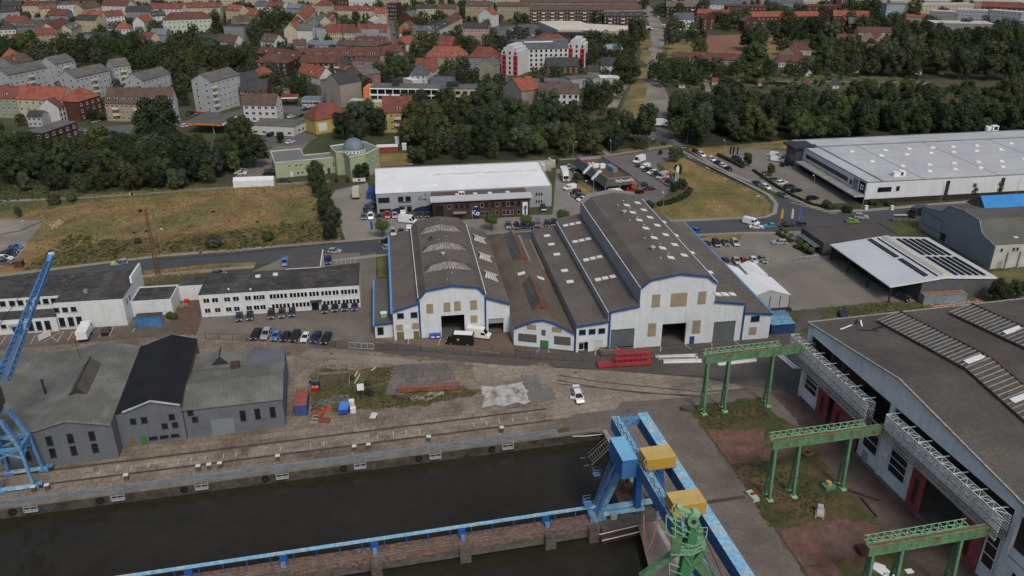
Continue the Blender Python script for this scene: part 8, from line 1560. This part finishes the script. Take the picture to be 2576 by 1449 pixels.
for x,y,d,s in((18,125,60,'round'),(60,110,55,'round'),(590,190,40,'round'),(700,35,45,'round'),(680,58,45,'round'),(665,45,40,'oval'),(725,45,28,'round'),(440,105,40,'round'),(515,118,50,'round'),(470,150,55,'round'),(430,180,60,'round'),(450,205,45,'oval'),(550,150,40,'round'),(600,135,45,'round'),(385,70,34,'round'),(480,62,32,'round'),(505,58,30,'oval'),(545,70,34,'round'),(540,40,30,'round'),(500,20,32,'round'),(620,80,36,'round'),(640,70,36,'round'),
 (1000,165,50,'round'),(970,178,44,'round'),(945,185,44,'oval'),(985,150,40,'round'),(905,212,44,'oval'),(890,225,40,'round'),(915,190,30,'round'),(1050,120,44,'round'),(1075,105,42,'round'),(1095,95,34,'round'),(1060,95,36,'round'),(1065,45,34,'round'),(1085,30,34,'round'),(1105,40,30,'round'),(1050,55,34,'round'),(865,50,26,'round'),(895,42,26,'oval'),(915,50,22,'poplar'),(925,48,22,'poplar'),(770,62,16,'poplar'),(765,75,16,'poplar'),(785,55,14,'poplar'),(795,38,12,'poplar'),(760,90,14,'conifer'),
 (1180,105,34,'round'),(1195,115,34,'round'),(1160,105,30,'round'),(1135,90,26,'round'),(1120,95,24,'oval'),(1225,100,30,'round'),(1240,85,28,'oval'),(1250,50,22,'round'),(1235,35,22,'round'),(1130,165,36,'round'),(1165,160,40,'round'),(1190,190,36,'round'),(1225,200,30,'round'),(1160,195,30,'round'),(680,175,44,'round'),(700,195,40,'round'),(745,205,56,'conifer'),(760,215,44,'conifer'),(775,220,34,'round'),(720,220,30,'round'),(805,180,30,'round'),(675,150,36,'round'),(780,135,18,'round'),(660,205,30,'round'),(1235,130,36,'round'),
 (1395,32,34,'round'),(1420,30,34,'round'),(1445,35,36,'round'),(1500,45,34,'round'),(1520,38,30,'round'),(1375,35,30,'oval'),(1302,45,28,'round'),(1290,30,24,'round'),(1322,45,22,'round'),(1320,85,26,'round'),(1355,88,26,'round'),(1300,75,22,'round'),(1285,90,28,'round'),(1475,95,34,'round'),(1500,105,40,'oval'),(1515,95,36,'round'),(1540,100,34,'round'),(1570,95,40,'round'),(1600,75,50,'round'),(1610,90,44,'round'),(1580,110,40,'round'),(1490,120,44,'round'),(1540,112,36,'round'),(1480,155,30,'bush'),(1500,180,24,'bush'),(1460,175,26,'bush'),(1410,183,20,'bush'),(1430,186,22,'bush'),
 (1690,75,46,'oval'),(1690,95,46,'oval'),(1695,60,36,'oval'),(1760,115,44,'round'),(1740,82,22,'ball'),(1660,25,30,'round'),(1680,15,30,'round'),(1710,25,36,'round'),(1770,20,44,'round'),(1795,45,34,'round'),(1820,50,40,'round'),(1850,45,46,'round'),(1870,40,40,'round'),(1895,95,60,'round'),(1900,140,70,'round'),(1880,100,44,'round'),(1665,145,30,'round'),(1750,190,36,'round'),(1720,160,34,'round'),(1615,15,30,'round'),(1600,60,26,'oval'),(1625,5,20,'round'),(1985,40,40,'round'),(1960,30,40,'round'),(1940,20,34,'round'),(2010,30,40,'round'),(1990,80,60,'round'),(2040,70,50,'round'),(2070,60,44,'round'),(2090,80,50,'round'),(2150,20,40,'round'),(2200,15,40,'round'),(2180,35,36,'round'),(2140,45,36,'round'),(2070,15,30,'round'),(1935,42,26,'conifer'),(2300,25,44,'oval'),(2320,10,30,'oval'),(2370,35,36,'round'),(2450,20,26,'round'),(2430,60,30,'round'),(2550,45,30,'round'),(2530,60,30,'round'),(2480,50,24,'round'),(2170,60,44,'round'),(2230,75,40,'round'),(2260,50,40,'round'),(1975,115,44,'round'),(2060,110,50,'round'),(1930,150,34,'conifer')):
 tree((x,y),d,s,TL if y<130 else 'garden tree between the town houses',wood='town' if y<200 else 'town2')
for(x,y,d,s,l)in((1575,165,78,'willow','large drooping willow beside the gravel avenue'),(1491,245,58,'round','round tree right of the grey-brown corner house'),(1380,255,62,'round','round tree before the grey-brown corner house'),(390,300,116,'round','wide dark tree before the beige apartment row'),(600,325,70,'round','dark round tree beside the filling station canopy'),(910,290,78,'round','big dark tree between the two yellow houses'),(950,305,60,'oval','dark tree left of the upright yellow house'),(865,315,66,'round','dark tree before the orange-roofed yellow house'),(900,330,60,'round','dark tree behind the green domed building'),(1055,255,52,'round','tree touching the red-roofed yellow house'),(1120,250,56,'round','tree in front of the long balcony building'),(1230,235,50,'oval','tree right of the long balcony building'),(705,345,24,'oval','small tree in front of the long white shop'),(230,290,34,'round','dark tree between brick flats and white-green house'),
 (1175,265,50,'round','tree below the long balcony building'),(700,232,30,'round','tree behind the flat beige bungalow')):tree((x,y),d,s,l)
for x,y,d,s,l in((795,435,56,'oval','tall tree in front of the green domed building'),(800,465,50,'oval','upper tree of the row between dry field and works yard'),(815,495,48,'oval','second tree of the row between dry field and works yard'),(820,525,56,'oval','grey-green tree of the row between dry field and works yard'),(838,545,50,'round','dark tree of the row between dry field and works yard'),(830,580,44,'round','lowest tree of the row beside the gate wall'),(910,432,44,'round','round tree at the corner of the green domed building'),(846,450,14,'conifer','left one of two small dark cypresses by the domed building'),(874,450,14,'conifer','right one of two small dark cypresses by the domed building'),(675,592,50,'bush','grey-green bush standing alone on the dry field'),(530,605,70,'bush','widest dark bush on the dry field'),(343,605,32,'bush','dark bush left of the widest bush on the dry field'),(45,533,22,'oval','small lone tree at the left of the dry field'),(60,457,40,'oval','tree beside the field path, at the left'),(240,445,46,'oval','tree in front of the left wood, beside the path'),(250,460,34,'conifer','pointed tree at the path'),(320,447,38,'oval','tree beside the people on the path'),(395,450,40,'oval','left tree of the pair at the path end'),(440,450,42,'oval','right tree of the pair at the path end'),(135,500,46,'bush','pale bush beside the path'),(180,495,44,'bush','dark bush beside the path')):tree(x and(x,y),d,s,l)
for x,y,d,l in((961,572,36,'first round clipped tree at the yard entrance'),(1236,555,36,'round clipped tree in front of the dark brick wall'),(1323,556,30,'round clipped tree between the parked cars'),(1416,545,32,'round clipped tree beside the biggest hall')):tree((x,y),d*1.2,'ball',l,'round clipped trees along the works fence',1)
for x,y,d,s,l in((1697,388,36,'round','broad tree at the road corner of the restaurant'),(1713,383,18,'oval','slim tree at the road corner of the restaurant'),(1706,427,26,'oval','tree behind the pole sign'),(1716,462,26,'round','round tree in front of the pole sign'),(1695,470,22,'round','small round tree left of the pole sign'),(1452,447,28,'round','tree between the white lorry and the restaurant'),(1632,517,26,'round','bush at the back corner of the biggest hall'),(1881,400,28,'oval','tree under the flags of the dealership'),(1940,427,26,'oval','tree at the dealership car park, near the dark sign'),(1661,383,12,'round','small bush by the restaurant car park'),(1605,415,20,'bush','bush at the van on the restaurant car park'),(1395,403,22,'round','tree behind the cream container')):tree((x,y),d,s,l)
for k,(X,Y)in enumerate(((1490,515),(1750,500),(2065,490),(2320,475),(2510,440))):tree((13,X,Y),34,'sparse',f'slender young tree, {ordi(k, 5)} before the white dealership wall','slender young trees at the dealership',wood=None)
for k,(X,Y)in enumerate(((180,890),(225,920),(272,950))):tree((13,X,Y),15,'ball',f'small clipped tree, {ordi(k, 3)} in the upper planting bed','small clipped trees')
for k,(X,Y)in enumerate(((360,1022),(415,1060),(470,1098))):tree((13,X,Y),21,'ball',f'small clipped tree, {ordi(k, 3)} in the lower planting bed','small clipped trees')
for X,Y,d,l in((625,640,44,'pointed green bush at the road bend'),(840,680,36,'low bush at the dealership corner'),(1090,620,30,'bush under the dealership front, left'),(1260,625,34,'bush under the dealership front, right')):tree((13,X,Y),d,'bush',l)
for X,Y,d,l in((2330,60,60,'big bush at the corner of the yard hall'),(2520,40,50,'bush at the right edge behind the yard hall')):tree((23,X,Y),d,'round',l)
for X,Y,d,l in((1110,970,28,'green sapling behind the white sign board'),(1120,1060,34,'weedy bush below the white sign board'),(965,910,26,'green bush at the ruined wall'),(570,950,20,'weeds beside the red container roof'),(1385,1095,14,'small weed tuft at the slab edge')):tree((21,X,Y),d,'bush',l)
tree((20,1690,300),40,'bush','bush growing beside the blue container');tree((20,1760,60),26,'bush','shrub behind the gabled white workshop')
rr=random.Random(5)
for k in range(38):
 x=rr.uniform(330,840);y=rr.uniform(570,640)if k%4 else rr.uniform(520,570)
 if y>690-.105*x:continue
 tree((x,y),rr.uniform(6,15),'bush','low green tuft growing on the dry field','low tufts on the dry field',wood='tuft')
for k in range(80):x=rr.uniform(1700,2320);y=rr.uniform(176,222);tree((x,y),rr.uniform(8,20),rr.choice(('bush','bush','round')),'small tree or shrub in the allotment gardens',None,wood='allotment')
for k in range(30):x=rr.uniform(20,480);y=rr.uniform(425,468);tree((x,y),rr.uniform(18,34),rr.choice(('bush','oval')),'shrub on the rough grass in front of the left wood',None,wood='rough')
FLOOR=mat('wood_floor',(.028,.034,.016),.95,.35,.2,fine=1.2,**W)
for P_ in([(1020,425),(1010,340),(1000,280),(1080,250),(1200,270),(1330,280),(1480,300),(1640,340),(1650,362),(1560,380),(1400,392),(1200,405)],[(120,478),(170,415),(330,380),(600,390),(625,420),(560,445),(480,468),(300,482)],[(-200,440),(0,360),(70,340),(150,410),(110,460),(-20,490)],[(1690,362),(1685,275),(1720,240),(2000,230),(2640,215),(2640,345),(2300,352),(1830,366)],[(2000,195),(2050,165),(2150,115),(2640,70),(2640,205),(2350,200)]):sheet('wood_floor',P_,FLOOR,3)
AVOID=[[G(p)for p in P_]for P_ in([(560,262),(800,270),(830,330),(760,380),(690,470),(590,470),(560,350),(470,310)],[(1225,60),(1400,55),(1600,60),(1600,100),(1340,105),(1225,115)],[(1600,-10),(1690,-10),(1700,310),(1510,310),(1600,200)],[(1770,80),(1900,80),(1900,140),(1770,138)],[(200,335),(340,315),(345,340),(240,365)],[(680,360),(1060,360),(1060,470),(680,470)],[(960,-10),(1000,-10),(1005,155),(980,155)],[(1430,60),(1620,60),(1620,90),(1430,95)],[(-60,322),(480,300),(640,262),(800,270),(800,300),(500,330),(0,352)])]
def inpoly(q,x,y):
 c=False;n=len(q)
 for i in range(n):
  a,b=q[i],q[(i+1)%n]
  if(a.y>y)!=(b.y>y)and x<(b.x-a.x)*(y-a.y)/(b.y-a.y)+a.x:c=not c
 return c
rf=random.Random(77);GRID={}
for(xa,ya,xb,yb,n,sp)in((-20,2,1640,60,2600,9),(-20,60,1640,175,2600,9),(-20,175,1640,330,900,9),(1640,2,2600,110,1400,9)):
 for _ in range(n):
  x,y=rf.uniform(xa,xb),ya+(yb-ya)*rf.random()**.8;p=G((x,y));r=rf.uniform(2.2,4.6)
  if any(inpoly(q,p.x,p.y)for q in AVOID):continue
  k=(int(p.x//sp),int(p.y//sp))
  if any((a-p.x)**2+(b-p.y)**2<(sp*.8)**2 for i in(-1,0,1)for j in(-1,0,1)for a,b in GRID.get((k[0]+i,k[1]+j),())):continue
  bad=False
  for hx,hy,c,s,wd,dp in FOOT:
   dx,dy=p.x-hx,p.y-hy;u,v=dx*c+dy*s,-dx*s+dy*c
   if-r*.75<u<wd+r*.75 and-r*1.5<v<dp+r*.6:bad=True;break
  if bad:continue
  GRID.setdefault(k,[]).append((p.x,p.y));sh_=rf.choice(('round','round','oval','bush','round'))
  TREES.append(dict(p=Vector((p.x,p.y,0)),r=r*(.6 if sh_=='bush' else 1),s=sh_,l='tree among the houses',g=None,v=None,w='fill',d=2*r*proj((p.x,p.y,4))[2],hs=rf.uniform(.8,1.05),pri=-1))
TREES.sort(key=lambda q:(-q['pri'],-q['d']))
cnt={};STUFF={};GRP={}
def vis(q):
 x,y,_=proj(q['p']+Vector((0,0,q['r'])));return-q['d']<x<2576+q['d']and-q['d']<y<1449+q['d']
KN_={'round':'broadleaf_tree','oval':'broadleaf_tree','conifer':'conifer','poplar':'poplar','ball':'clipped_tree','bush':'bush','willow':'willow','sparse':'young_tree'}
ri=random.Random(3)
for q in TREES:
 if not vis(q):continue
 k=KN_[q['s']];lim=0 if q['w']=='fill' else 285 if k=='broadleaf_tree' else 120
 v=q['v']if q['v']is not None else ri.randrange(len(PT[q['s']]));cm,tm,lm_=PT[q['s']][v%len(PT[q['s']])];rz=ri.uniform(0,6.28);sc=Vector((q['r'],q['r'],q['r']*q['hs']))
 if cnt.get(k,0)>=lim:STUFF.setdefault(q['w']or 'town',[]).append((q,cm,rz));continue
 cnt[k]=cnt.get(k,0)+1
 g_=q['g']or({'middle':'trees of the wood behind the workshop','left':'trees of the left wood','far left':'trees of the left copse','right':'trees of the big right-hand wood','upper right':'trees around the school','pitch':'trees by the sports pitch','upper left':'trees of the green belt','town':'trees among the houses','town2':'garden trees between the houses','tuft':'low tufts on the dry field','allotment':'plants in the allotments','rough':'shrubs on the rough grass'}.get(q['w']))
 lab=q['l']
 if q['w']and k!='broadleaf_tree':lab={'conifer':'dark pointed conifer among the town houses','poplar':'slim columnar tree among the town houses','bush':lab if q['w']in('tuft','allotment','rough')else 'low bush between the town houses'}.get(k,lab)
 g_=GRP.setdefault(lab,f'{g_}, {k.replace("_", " ")}')if q['w']else g_;t=thing(k,q['p'],lab,'bush' if k=='bush' else 'tree',rz,g_,bool(q['w']));t.scale=sc
 add('crown',cm,t)
 if k!='bush':add('trunk',tm,t)
import numpy as np
def lowpoly(me):
 k=('low',me.name)
 if k in WM:return WM[k]
 n=len(me.vertices);co_=np.empty(n*3,'f');me.vertices.foreach_get('co',co_);WM[k]=co_.reshape(-1,3);return WM[k]
for nm,lst in STUFF.items():
 vs,nf,mi=[],0,[];fs=[];base=0
 for q,cm,rz in lst:
  co_=lowpoly(cm);nq=160 if q['d']<16 else 330 if q['d']<30 else 700;nq=min(nq,450)if q['s']=='bush' else nq;S_={160:3.2,330:2.2,700:1.55}.get(nq,1.6);c_=co_[:nq*4].copy();cs,sn=cos(rz),sin(rz);s=1.25
  ctr=c_.reshape(-1,4,3).mean(1,keepdims=True);c_=((c_.reshape(-1,4,3)-ctr)*S_+ctr).reshape(-1,3)
  x=(c_[:,0]*cs-c_[:,1]*sn)*q['r']+q['p'].x;y=(c_[:,0]*sn+c_[:,1]*cs)*q['r']+q['p'].y;z=c_[:,2]*q['r']*q['hs']
  vs.append(np.stack([x,y,z],1));mi+=[LEAFS.index(cm.materials[0])]*(len(c_)//4)
 V_=np.concatenate(vs);n=len(V_);me=bpy.data.meshes.new('woodland');me.vertices.add(n);me.vertices.foreach_set('co',V_.astype('f').ravel());me.loops.add(n);me.loops.foreach_set('vertex_index',np.arange(n,dtype='i'));me.polygons.add(n//4);me.polygons.foreach_set('loop_start',np.arange(0,n,4,dtype='i'));me.polygons.foreach_set('loop_total',np.full(n//4,4,'i'))
 for m in LEAFS:me.materials.append(m)
 me.polygons.foreach_set('material_index',np.array(mi,'i'));me.update();me.validate()
 o=struct('woodland',me,'stuff')
print('TREES',cnt,{k:len(v)for k,v in STUFF.items()})
# ground cover
def tufts(polys,n,cols,s0,s1,seed):
 r=random.Random(seed);
 for col in cols:
  b=MB()
  for P_,f in polys:
   q=[G(p)for p in P_];xs=[p.x for p in q];ys=[p.y for p in q];c=0
   for _ in range(int(n*f*8)):
    if c>=n*f:break
    x,y=r.uniform(min(xs),max(xs)),r.uniform(min(ys),max(ys))
    if not inpoly(q,x,y):continue
    c+=1;s=r.uniform(s0,s1);a=r.uniform(0,3.14);dx,dy=cos(a)*s,sin(a)*s
    for u,v in((dx,dy),(-dy,dx)):b.face([(x-u,y-v,0),(x+u,y+v,0),(x+u*.8+v*.3,y+v*.8-u*.3,s*r.uniform(.5,.9)),(x-u*.7+v*.3,y-v*.7-u*.3,s*r.uniform(.5,.9))])
  struct('grass_tufts',b.mesh('grass_tufts',mat('tuft_grass',col,.95,.3,.2,fine=2,**W)),'stuff')
FP=[(0,512),(240,487),(480,473),(800,460),(838,500),(855,600),(600,632),(400,646),(60,685),(110,555)]
tufts([(FP,1)],1500,((.25,.165,.075),(.17,.14,.058),(.11,.105,.04)),.15,.4,1)
tufts([([(250,640),(560,585),(850,545),(855,600),(600,630)],1),([(60,680),(180,590),(330,610),(300,655)],.5),([(-20,470),(110,440),(520,472),(300,488),(0,508)],.7)],520,((.09,.095,.036),(.06,.072,.026)),.25,.7,2)
tufts([([(1660,410),(1720,397),(1915,488),(1935,538),(1660,556),(1640,525),(1730,470)],1),([(20,1400,0),(10,1430,1300),(10,2530,1210),(10,1900,1330)],.3)],1500,((.23,.165,.07),(.14,.125,.045)),.12,.3,3)
tufts([([(21,600,1000),(21,1180,830),(21,1390,810),(21,1280,1090),(21,1200,1230),(21,560,1240)],1),([(21,1250,1130),(21,2000,1070),(21,2260,1070),(21,1700,1180),(21,1250,1220)],.6),([(22,1780,1200),(22,2480,1130),(22,2576,1330),(22,2000,1438)],.9),([(32,2200,350),(33,0,300),(33,800,560),(33,600,800),(33,50,960)],1.1),([(23,640,230),(23,1250,180),(23,1700,240),(23,900,320)],.8)],380,((.055,.066,.025),(.085,.075,.035)),.12,.32,4)
# hedges
def hedge(pts,w_,h,lab):
 q=[G(p)for p in pts];o0=q[0];r=random.Random(9);b=MB()
 for i in range(len(q)-1):
  p,n_=q[i]-o0,q[i+1]-o0;l_=(n_-p).length;d=(n_-p)/l_;s=Vector((-d.y,d.x,0));b.prism([(p-s*w_*.42).xy,(n_-s*w_*.42).xy,(n_+s*w_*.42).xy,(p+s*w_*.42).xy],0,h*.9)
  for _ in range(int(l_*55)):
   f=r.random();sd_=r.choice((-1,1,0,0));c=p.lerp(n_,f)+s*(sd_*w_*.45 if sd_ else r.uniform(-.5,.5)*w_)+Vector((0,0,r.uniform(.1,h)if sd_ else h*r.uniform(.88,1.08)));nr=Vector((r.uniform(-1,1),r.uniform(-1,1),r.uniform(0,1.4))).normalized();x=nr.cross(Vector((r.random(),r.random(),r.random()))).normalized()*.2;y=nr.cross(x.normalized())*.2;b.face([c-x-y,c+x-y,c+x+y,c-x+y])
 o=b.build('hedge',LEAFS[0],None,o0);tag(o,lab,'hedge')
hedge([(12,1470,660),(12,1560,640),(12,1680,600),(12,1750,560),(12,1790,510)],1.8,1.3,'curved dark hedge around the restaurant car park');hedge([(12,1245,535),(12,1320,530)],1.4,1.0,'short clipped hedge at the playground')
hedge([(12,2060,160),(12,2170,215),(12,2310,285)],1.2,1.0,'hedge between diagonal road and dealership');hedge([(13,140,935),(13,280,1020)],1.3,.7,'low planting bed under the small clipped trees, upper one');hedge([(13,310,1065),(13,480,1145)],1.3,.7,'low planting bed under the small clipped trees, lower one')
hedge([(13,-100,310),(13,100,450),(13,300,570),(13,480,650),(13,700,690)],.9,.6,'low hedge between pavement and dealership car park');hedge([(1800,207),(1980,214)],1.2,1.4,'dark hedge in the allotments')
# ================================================================ lamps, fences, flags
def lamp():
 t=thing('street_lamp',(0,0,0),'l','street lamp',0,'street lamps');b=MB();b.cyl((0,0,0),(0,0,7),.1,.06,6);b.beam((0,0,7),(1.0,0,7.4),.08);b.build('post',GREYM,t);b=MB();b.box(.8,-.15,7.35,1.6,.15,7.5);b.build('lamp_head',LAMPW,t);return t
spread(lamp(),[(*G(a),A8+(pi/2 if k%2 else 0))for k,a in enumerate(((12,628,200),(12,998,190),(12,1380,170),(12,1285,390),(12,830,540),(12,590,760),(12,1520,570),(12,1515,740),(12,2400,770),(12,2115,190),(12,2500,330),(13,480,560),(13,975,690),(13,1745,640),(13,2480,590),(2,1755,1410),(11,2155,880),(10,265,1040),(10,1600,1115),(2,795,1085),(2,1640,1040),(2,2290,1130)))],lambda i,n:f'slim grey street lamp, {i} standing')
LL=['behind the restaurant at the wood edge, left','behind the restaurant at the path','at the back road under the trees','in the restaurant car park between the lanes','before the restaurant skirt on the left','in the works yard behind the biggest hall','beside the bin at the restaurant exit','at the hedge by the biggest hall','on the dry lawn at the road bend','at the flags of the dealership','beside the dark dealership sign','between the cars of the dealership','at the road corner below the dealership','in front of the dealership trees, first','in front of the dealership trees, second','curved over the junction under the trees','between workshop and arched hall','leaning rusty over the gravel car park','behind the lattice mast on the field','at the workshop with round emblem','at the gravel avenue end','inside the big right-hand wood']
for o in[x for x,_ in THINGS if x.name.split('.')[0]=='street_lamp']:k=int(o['label'].split(', ')[1].split()[0]);o['label']='slim street lamp '+LL[k]
def fence(pts,h,step,lab,col=DARK,wires=True):
 q=[G(p)for p in pts];o0=q[0];t=thing('wire_fence',o0,lab,'fence');b=MB();n=0
 for i in range(len(q)-1):
  p,n_=q[i]-o0,q[i+1]-o0;l_=(n_-p).length;c=max(1,int(l_/step))
  for k in range(c+1):v=p.lerp(n_,k/c);pb=MB();pb.beam(v,v+Vector((0,0,h)),.08);pb.build('post',col,t)
  for z in(h*.08,h*.98):b.beam(p+Vector((0,0,z)),n_+Vector((0,0,z)),.035)
  for z in range(1,7):b.beam(p+Vector((0,0,h*z/7)),n_+Vector((0,0,h*z/7)),.012)
 b.build('mesh',col,t)
fence([(20,2030,535),(20,2576,560),(21,540,590),(21,800,615)],1.8,3,'dark wire fence in front of the slanted row of cars');fence([(21,1180,640),(21,1640,655),(21,2130,700),(21,2576,715),(22,200,735),(22,900,765)],1.8,3.7,'dark wire fence along the halls in the middle');fence([(22,1400,735),(22,1800,690),(22,2200,650),(22,2576,615)],1.8,3.7,'dark wire fence behind the white profile stacks')
fence([(12,2130,890),(12,0,912),(12,460,880)][1:],1.5,3,'low mesh fence behind the parked cars of the works yard');fence([(0,636),(400,655),(600,640),(840,612)][1:],1.0,3,'low wire fence along the dry field and road');fence([(2,1190,790),(2,1070,1110)],2.2,4,'green mesh fence along the round-emblem workshop yard',mat('fence_green',(.02,.05,.03),.7));fence([(12,700,430),(12,830,540)],1.5,3,'fence beside the drive-through lane')
fence([(12,1870,85),(12,2200,75),(12,2576,55)],1.5,4,'dark fence at the wood edge beside the dealership')
for a,c,lab in(((21,930,625),(21,1180,640),'grey sliding gate in the wire fence'),((13,305,1215),(13,540,1190),'grey sliding gate of the paved yard'),((12,2360,1250),(12,2560,1225),'low grey gate frame by the parked cars')):
 p,q=G(a),G(c);t=thing('sliding_gate',p,lab,'gate',atan2((q-p).y,(q-p).x));l_=(q-p).length;b=MB()
 for z in(.15,1.6):b.beam((0,0,z),(l_,0,z),.12)
 for i in range(5):b.beam((l_*i/4,0,.1),(l_*i/4,0,1.6),.1)
 b.build('frame',GALV,t);b=MB()
 for i in range(int(l_/.25)):b.beam((i*.25,0,.15),(i*.25,0,1.6),.025)
 b.build('bar',GALV,t)
def flag(a,col,lab,h=6):
 t=thing('flag',G(a),lab,'flag',.2);b=MB();b.cyl((0,0,0),(0,0,h),.05,n=6);b.build('pole',GREYM,t);b=MB()
 for i in range(6):y0,y1=.1*sin(i*1.1),.1*sin((i+1)*1.1);b.face([(.06+i*.13,y0,h*.4),(.06+(i+1)*.13,y1,h*.4),(.06+(i+1)*.13,y1,h-.1-.12*(i+1)),(.06+i*.13,y0,h-.1-.12*i)])
 b.build('cloth',mat('flag_cloth',col,.8,.2,1),t)
flag((13,160,850),(.5,.35,.02),'yellow beach flag at the kerb');flag((13,262,850),(.5,.5,.52),'white beach flag at the kerb');flag((13,345,850),(.03,.12,.35),'large blue beach flag at the kerb',7)
for k,X in enumerate((2165,2195,2235)):flag((12,X,205),(.02,.02,.025),f'dark flag, {ordi(k, 3)} at the dealership entrance')
flag((11,1150,960),(.03,.09,.28),'blue banner flag at the works yard entrance',5.5)
t=thing('dealer_sign',G((13,0,395)),'dark dealership sign panel beside the hedge','sign',.2);b=MB();b.box(-.7,-.12,.2,.7,.12,3.2);b.build('panel',DARK,t);text(t,'+',1.4,(0,-.14,1.6),WHITE,name='emblem')
t=thing('bus_shelter',G((13,1340,815)),'glass shelter on the grass by the right-hand road','shelter',.1);b=MB()
for x in(-2,0,2):b.beam((x,0,0),(x,0,2.4),.1)
b.box(-2.2,-.7,2.4,2.3,.7,2.5);b.build('frame',GALV,t);b=MB();b.box(-1.95,-.02,.3,-.05,.02,2.2);b.box(.05,-.02,.3,1.95,.02,2.2);b.build('glass',mat('shelter_glass',(.12,.14,.13),.2,.2),t)
for X,lab in((1012,'left white plinth at the dealership edge'),(1268,'right white plinth at the dealership edge')):b=MB();b.box(-.4,-.4,0,.4,.4,1.4);b.box(-.5,-.5,1.4,.5,.5,1.5);o=b.build('plinth',WHITE,None,G((13,X,695)),.1);tag(o,lab,'plinth')
t=thing('lattice_mast',G((10,1565,1345)),'tall rusty lattice mast on the dry verge','mast',.3);b=MB();hm=18.5
for i in range(22):
 f,g2=i/22,(i+1)/22;a_=lambda f:.55-.3*f
 P=[Vector((sx*a_(f),sy*a_(f),f*hm))for sx,sy in((-1,-1),(1,-1),(1,1),(-1,1))];Q=[Vector((sx*a_(g2),sy*a_(g2),g2*hm))for sx,sy in((-1,-1),(1,-1),(1,1),(-1,1))]
 for k in range(4):b.beam(P[k],Q[k],.13);b.beam(P[k],Q[(k+1)%4],.08)
b.build('lattice',mat('mast_rust',(.13,.07,.05),.9,.3),t);b=MB();b.box(-.25,-.25,hm,.25,.25,hm+1.3);b.build('mast_head',RUST,t)
t=thing('buoy_pole',G((20,800,750),8.5),'thin dark pole with an orange ball on the quay hall roof','pole');b=MB();b.cyl((0,0,0),(-.2,0,5.4),.07,n=6);b.build('pole',DARK,t);b=MB();b.lathe([(.02,5.1),(.35,5.3),(.4,5.6),(.25,5.9),(.02,6)],(-.2,0),8);b.build('ball',mat('orange_ball',(.3,.09,.05),.7),t)
t=thing('office_sign',G((20,450,540)),'long white notice panel on the office forecourt','sign',1.1);b=MB();b.box(-1.6,-.08,.4,1.6,.08,1.9);b.build('panel',LAT,t);b=MB()
for x in(-1.3,1.3):b.beam((x,0,0),(x,0,.4),.1)
b.build('leg',GREYM,t)
for X,lab,cl in((1288,'person in white walking on the path beside the wood',(.5,.5,.48)),(1305,'person with white helmet and dark clothes on the path beside the wood',(.03,.03,.035))):
 t=thing('person',G((10,X,565)),lab,'person',R.uniform(0,6));b=MB();me=bpy.data.meshes.new('body')
 vs=[(0,0,.95),(0,0,1.2),(0,0,1.42),(0,0,1.52),(.22,0,1.4),(.28,.03,1.12),(.26,.12,.9),(-.22,0,1.4),(-.28,-.03,1.12),(-.26,.1,.9),(.1,.02,.9),(.12,.1,.5),(.12,.05,.05),(.12,.2,.03),(-.1,-.02,.9),(-.12,-.1,.5),(-.12,-.2,.05),(-.12,-.05,.03)]
 me.from_pydata(vs,[(0,1),(1,2),(2,3),(2,4),(4,5),(5,6),(2,7),(7,8),(8,9),(0,10),(10,11),(11,12),(12,13),(0,14),(14,15),(15,16),(16,17)],[]);o=add('body',me,t);o.modifiers.new('skin','SKIN');rad=[.17,.15,.17,.07,.07,.055,.045,.07,.055,.045,.1,.075,.05,.045,.1,.075,.05,.045]
 for i,v in enumerate(me.skin_vertices[0].data):v.radius=(rad[i],rad[i]);v.use_root=i==0
 me.materials.append(mat('clothes',cl,.9,.15,2));b=MB();b.lathe([(.01,1.5),(.08,1.54),(.1,1.64),(.1,1.7),(.05,1.77),(.01,1.78)],n=9);b.build('head',mat('skin',(.35,.22,.16),.7),t);b=MB();b.lathe([(.112,1.65),(.115,1.72),(.06,1.8),(.01,1.81)],(0,-.01),9);b.build('hair' if X==1288 else 'helmet',DARK if X==1288 else WHITE,t)
# ================================================================ labels: single out look-alikes by their order in the photo
OR=['','second','third','fourth','fifth','sixth','seventh','eighth','ninth','tenth','eleventh','twelfth','thirteenth','fourteenth','fifteenth']
bpy.context.view_layer.update();by={}
for o,sh in THINGS:o['label']=' '.join(o['label'].split())
for o,sh in THINGS:
 if not sh:by.setdefault(o['label'],[]).append(o)
for lab,L_ in by.items():
 n=len(L_)
 if n<2:continue
 L_.sort(key=lambda o:proj(o.matrix_world.translation)[0]);nm=L_[0]['category']
 for i,o in enumerate(L_):
  if not o.get('group'):o['group']=f'{lab}'
  if n==2:o['label']=('left','right')[i]+' of two: '+lab
  elif i==0:o['label']='leftmost '+lab
  elif i==n-1:o['label']='rightmost '+lab
  else:o['label']=(f'{OR[min(i, 14)]} from left, ' if i<=n//2 else f'{OR[min(n-1-i, 14)]} from right, ')+lab
print('THINGS',len(THINGS),'OBJECTS',len(bpy.data.objects))
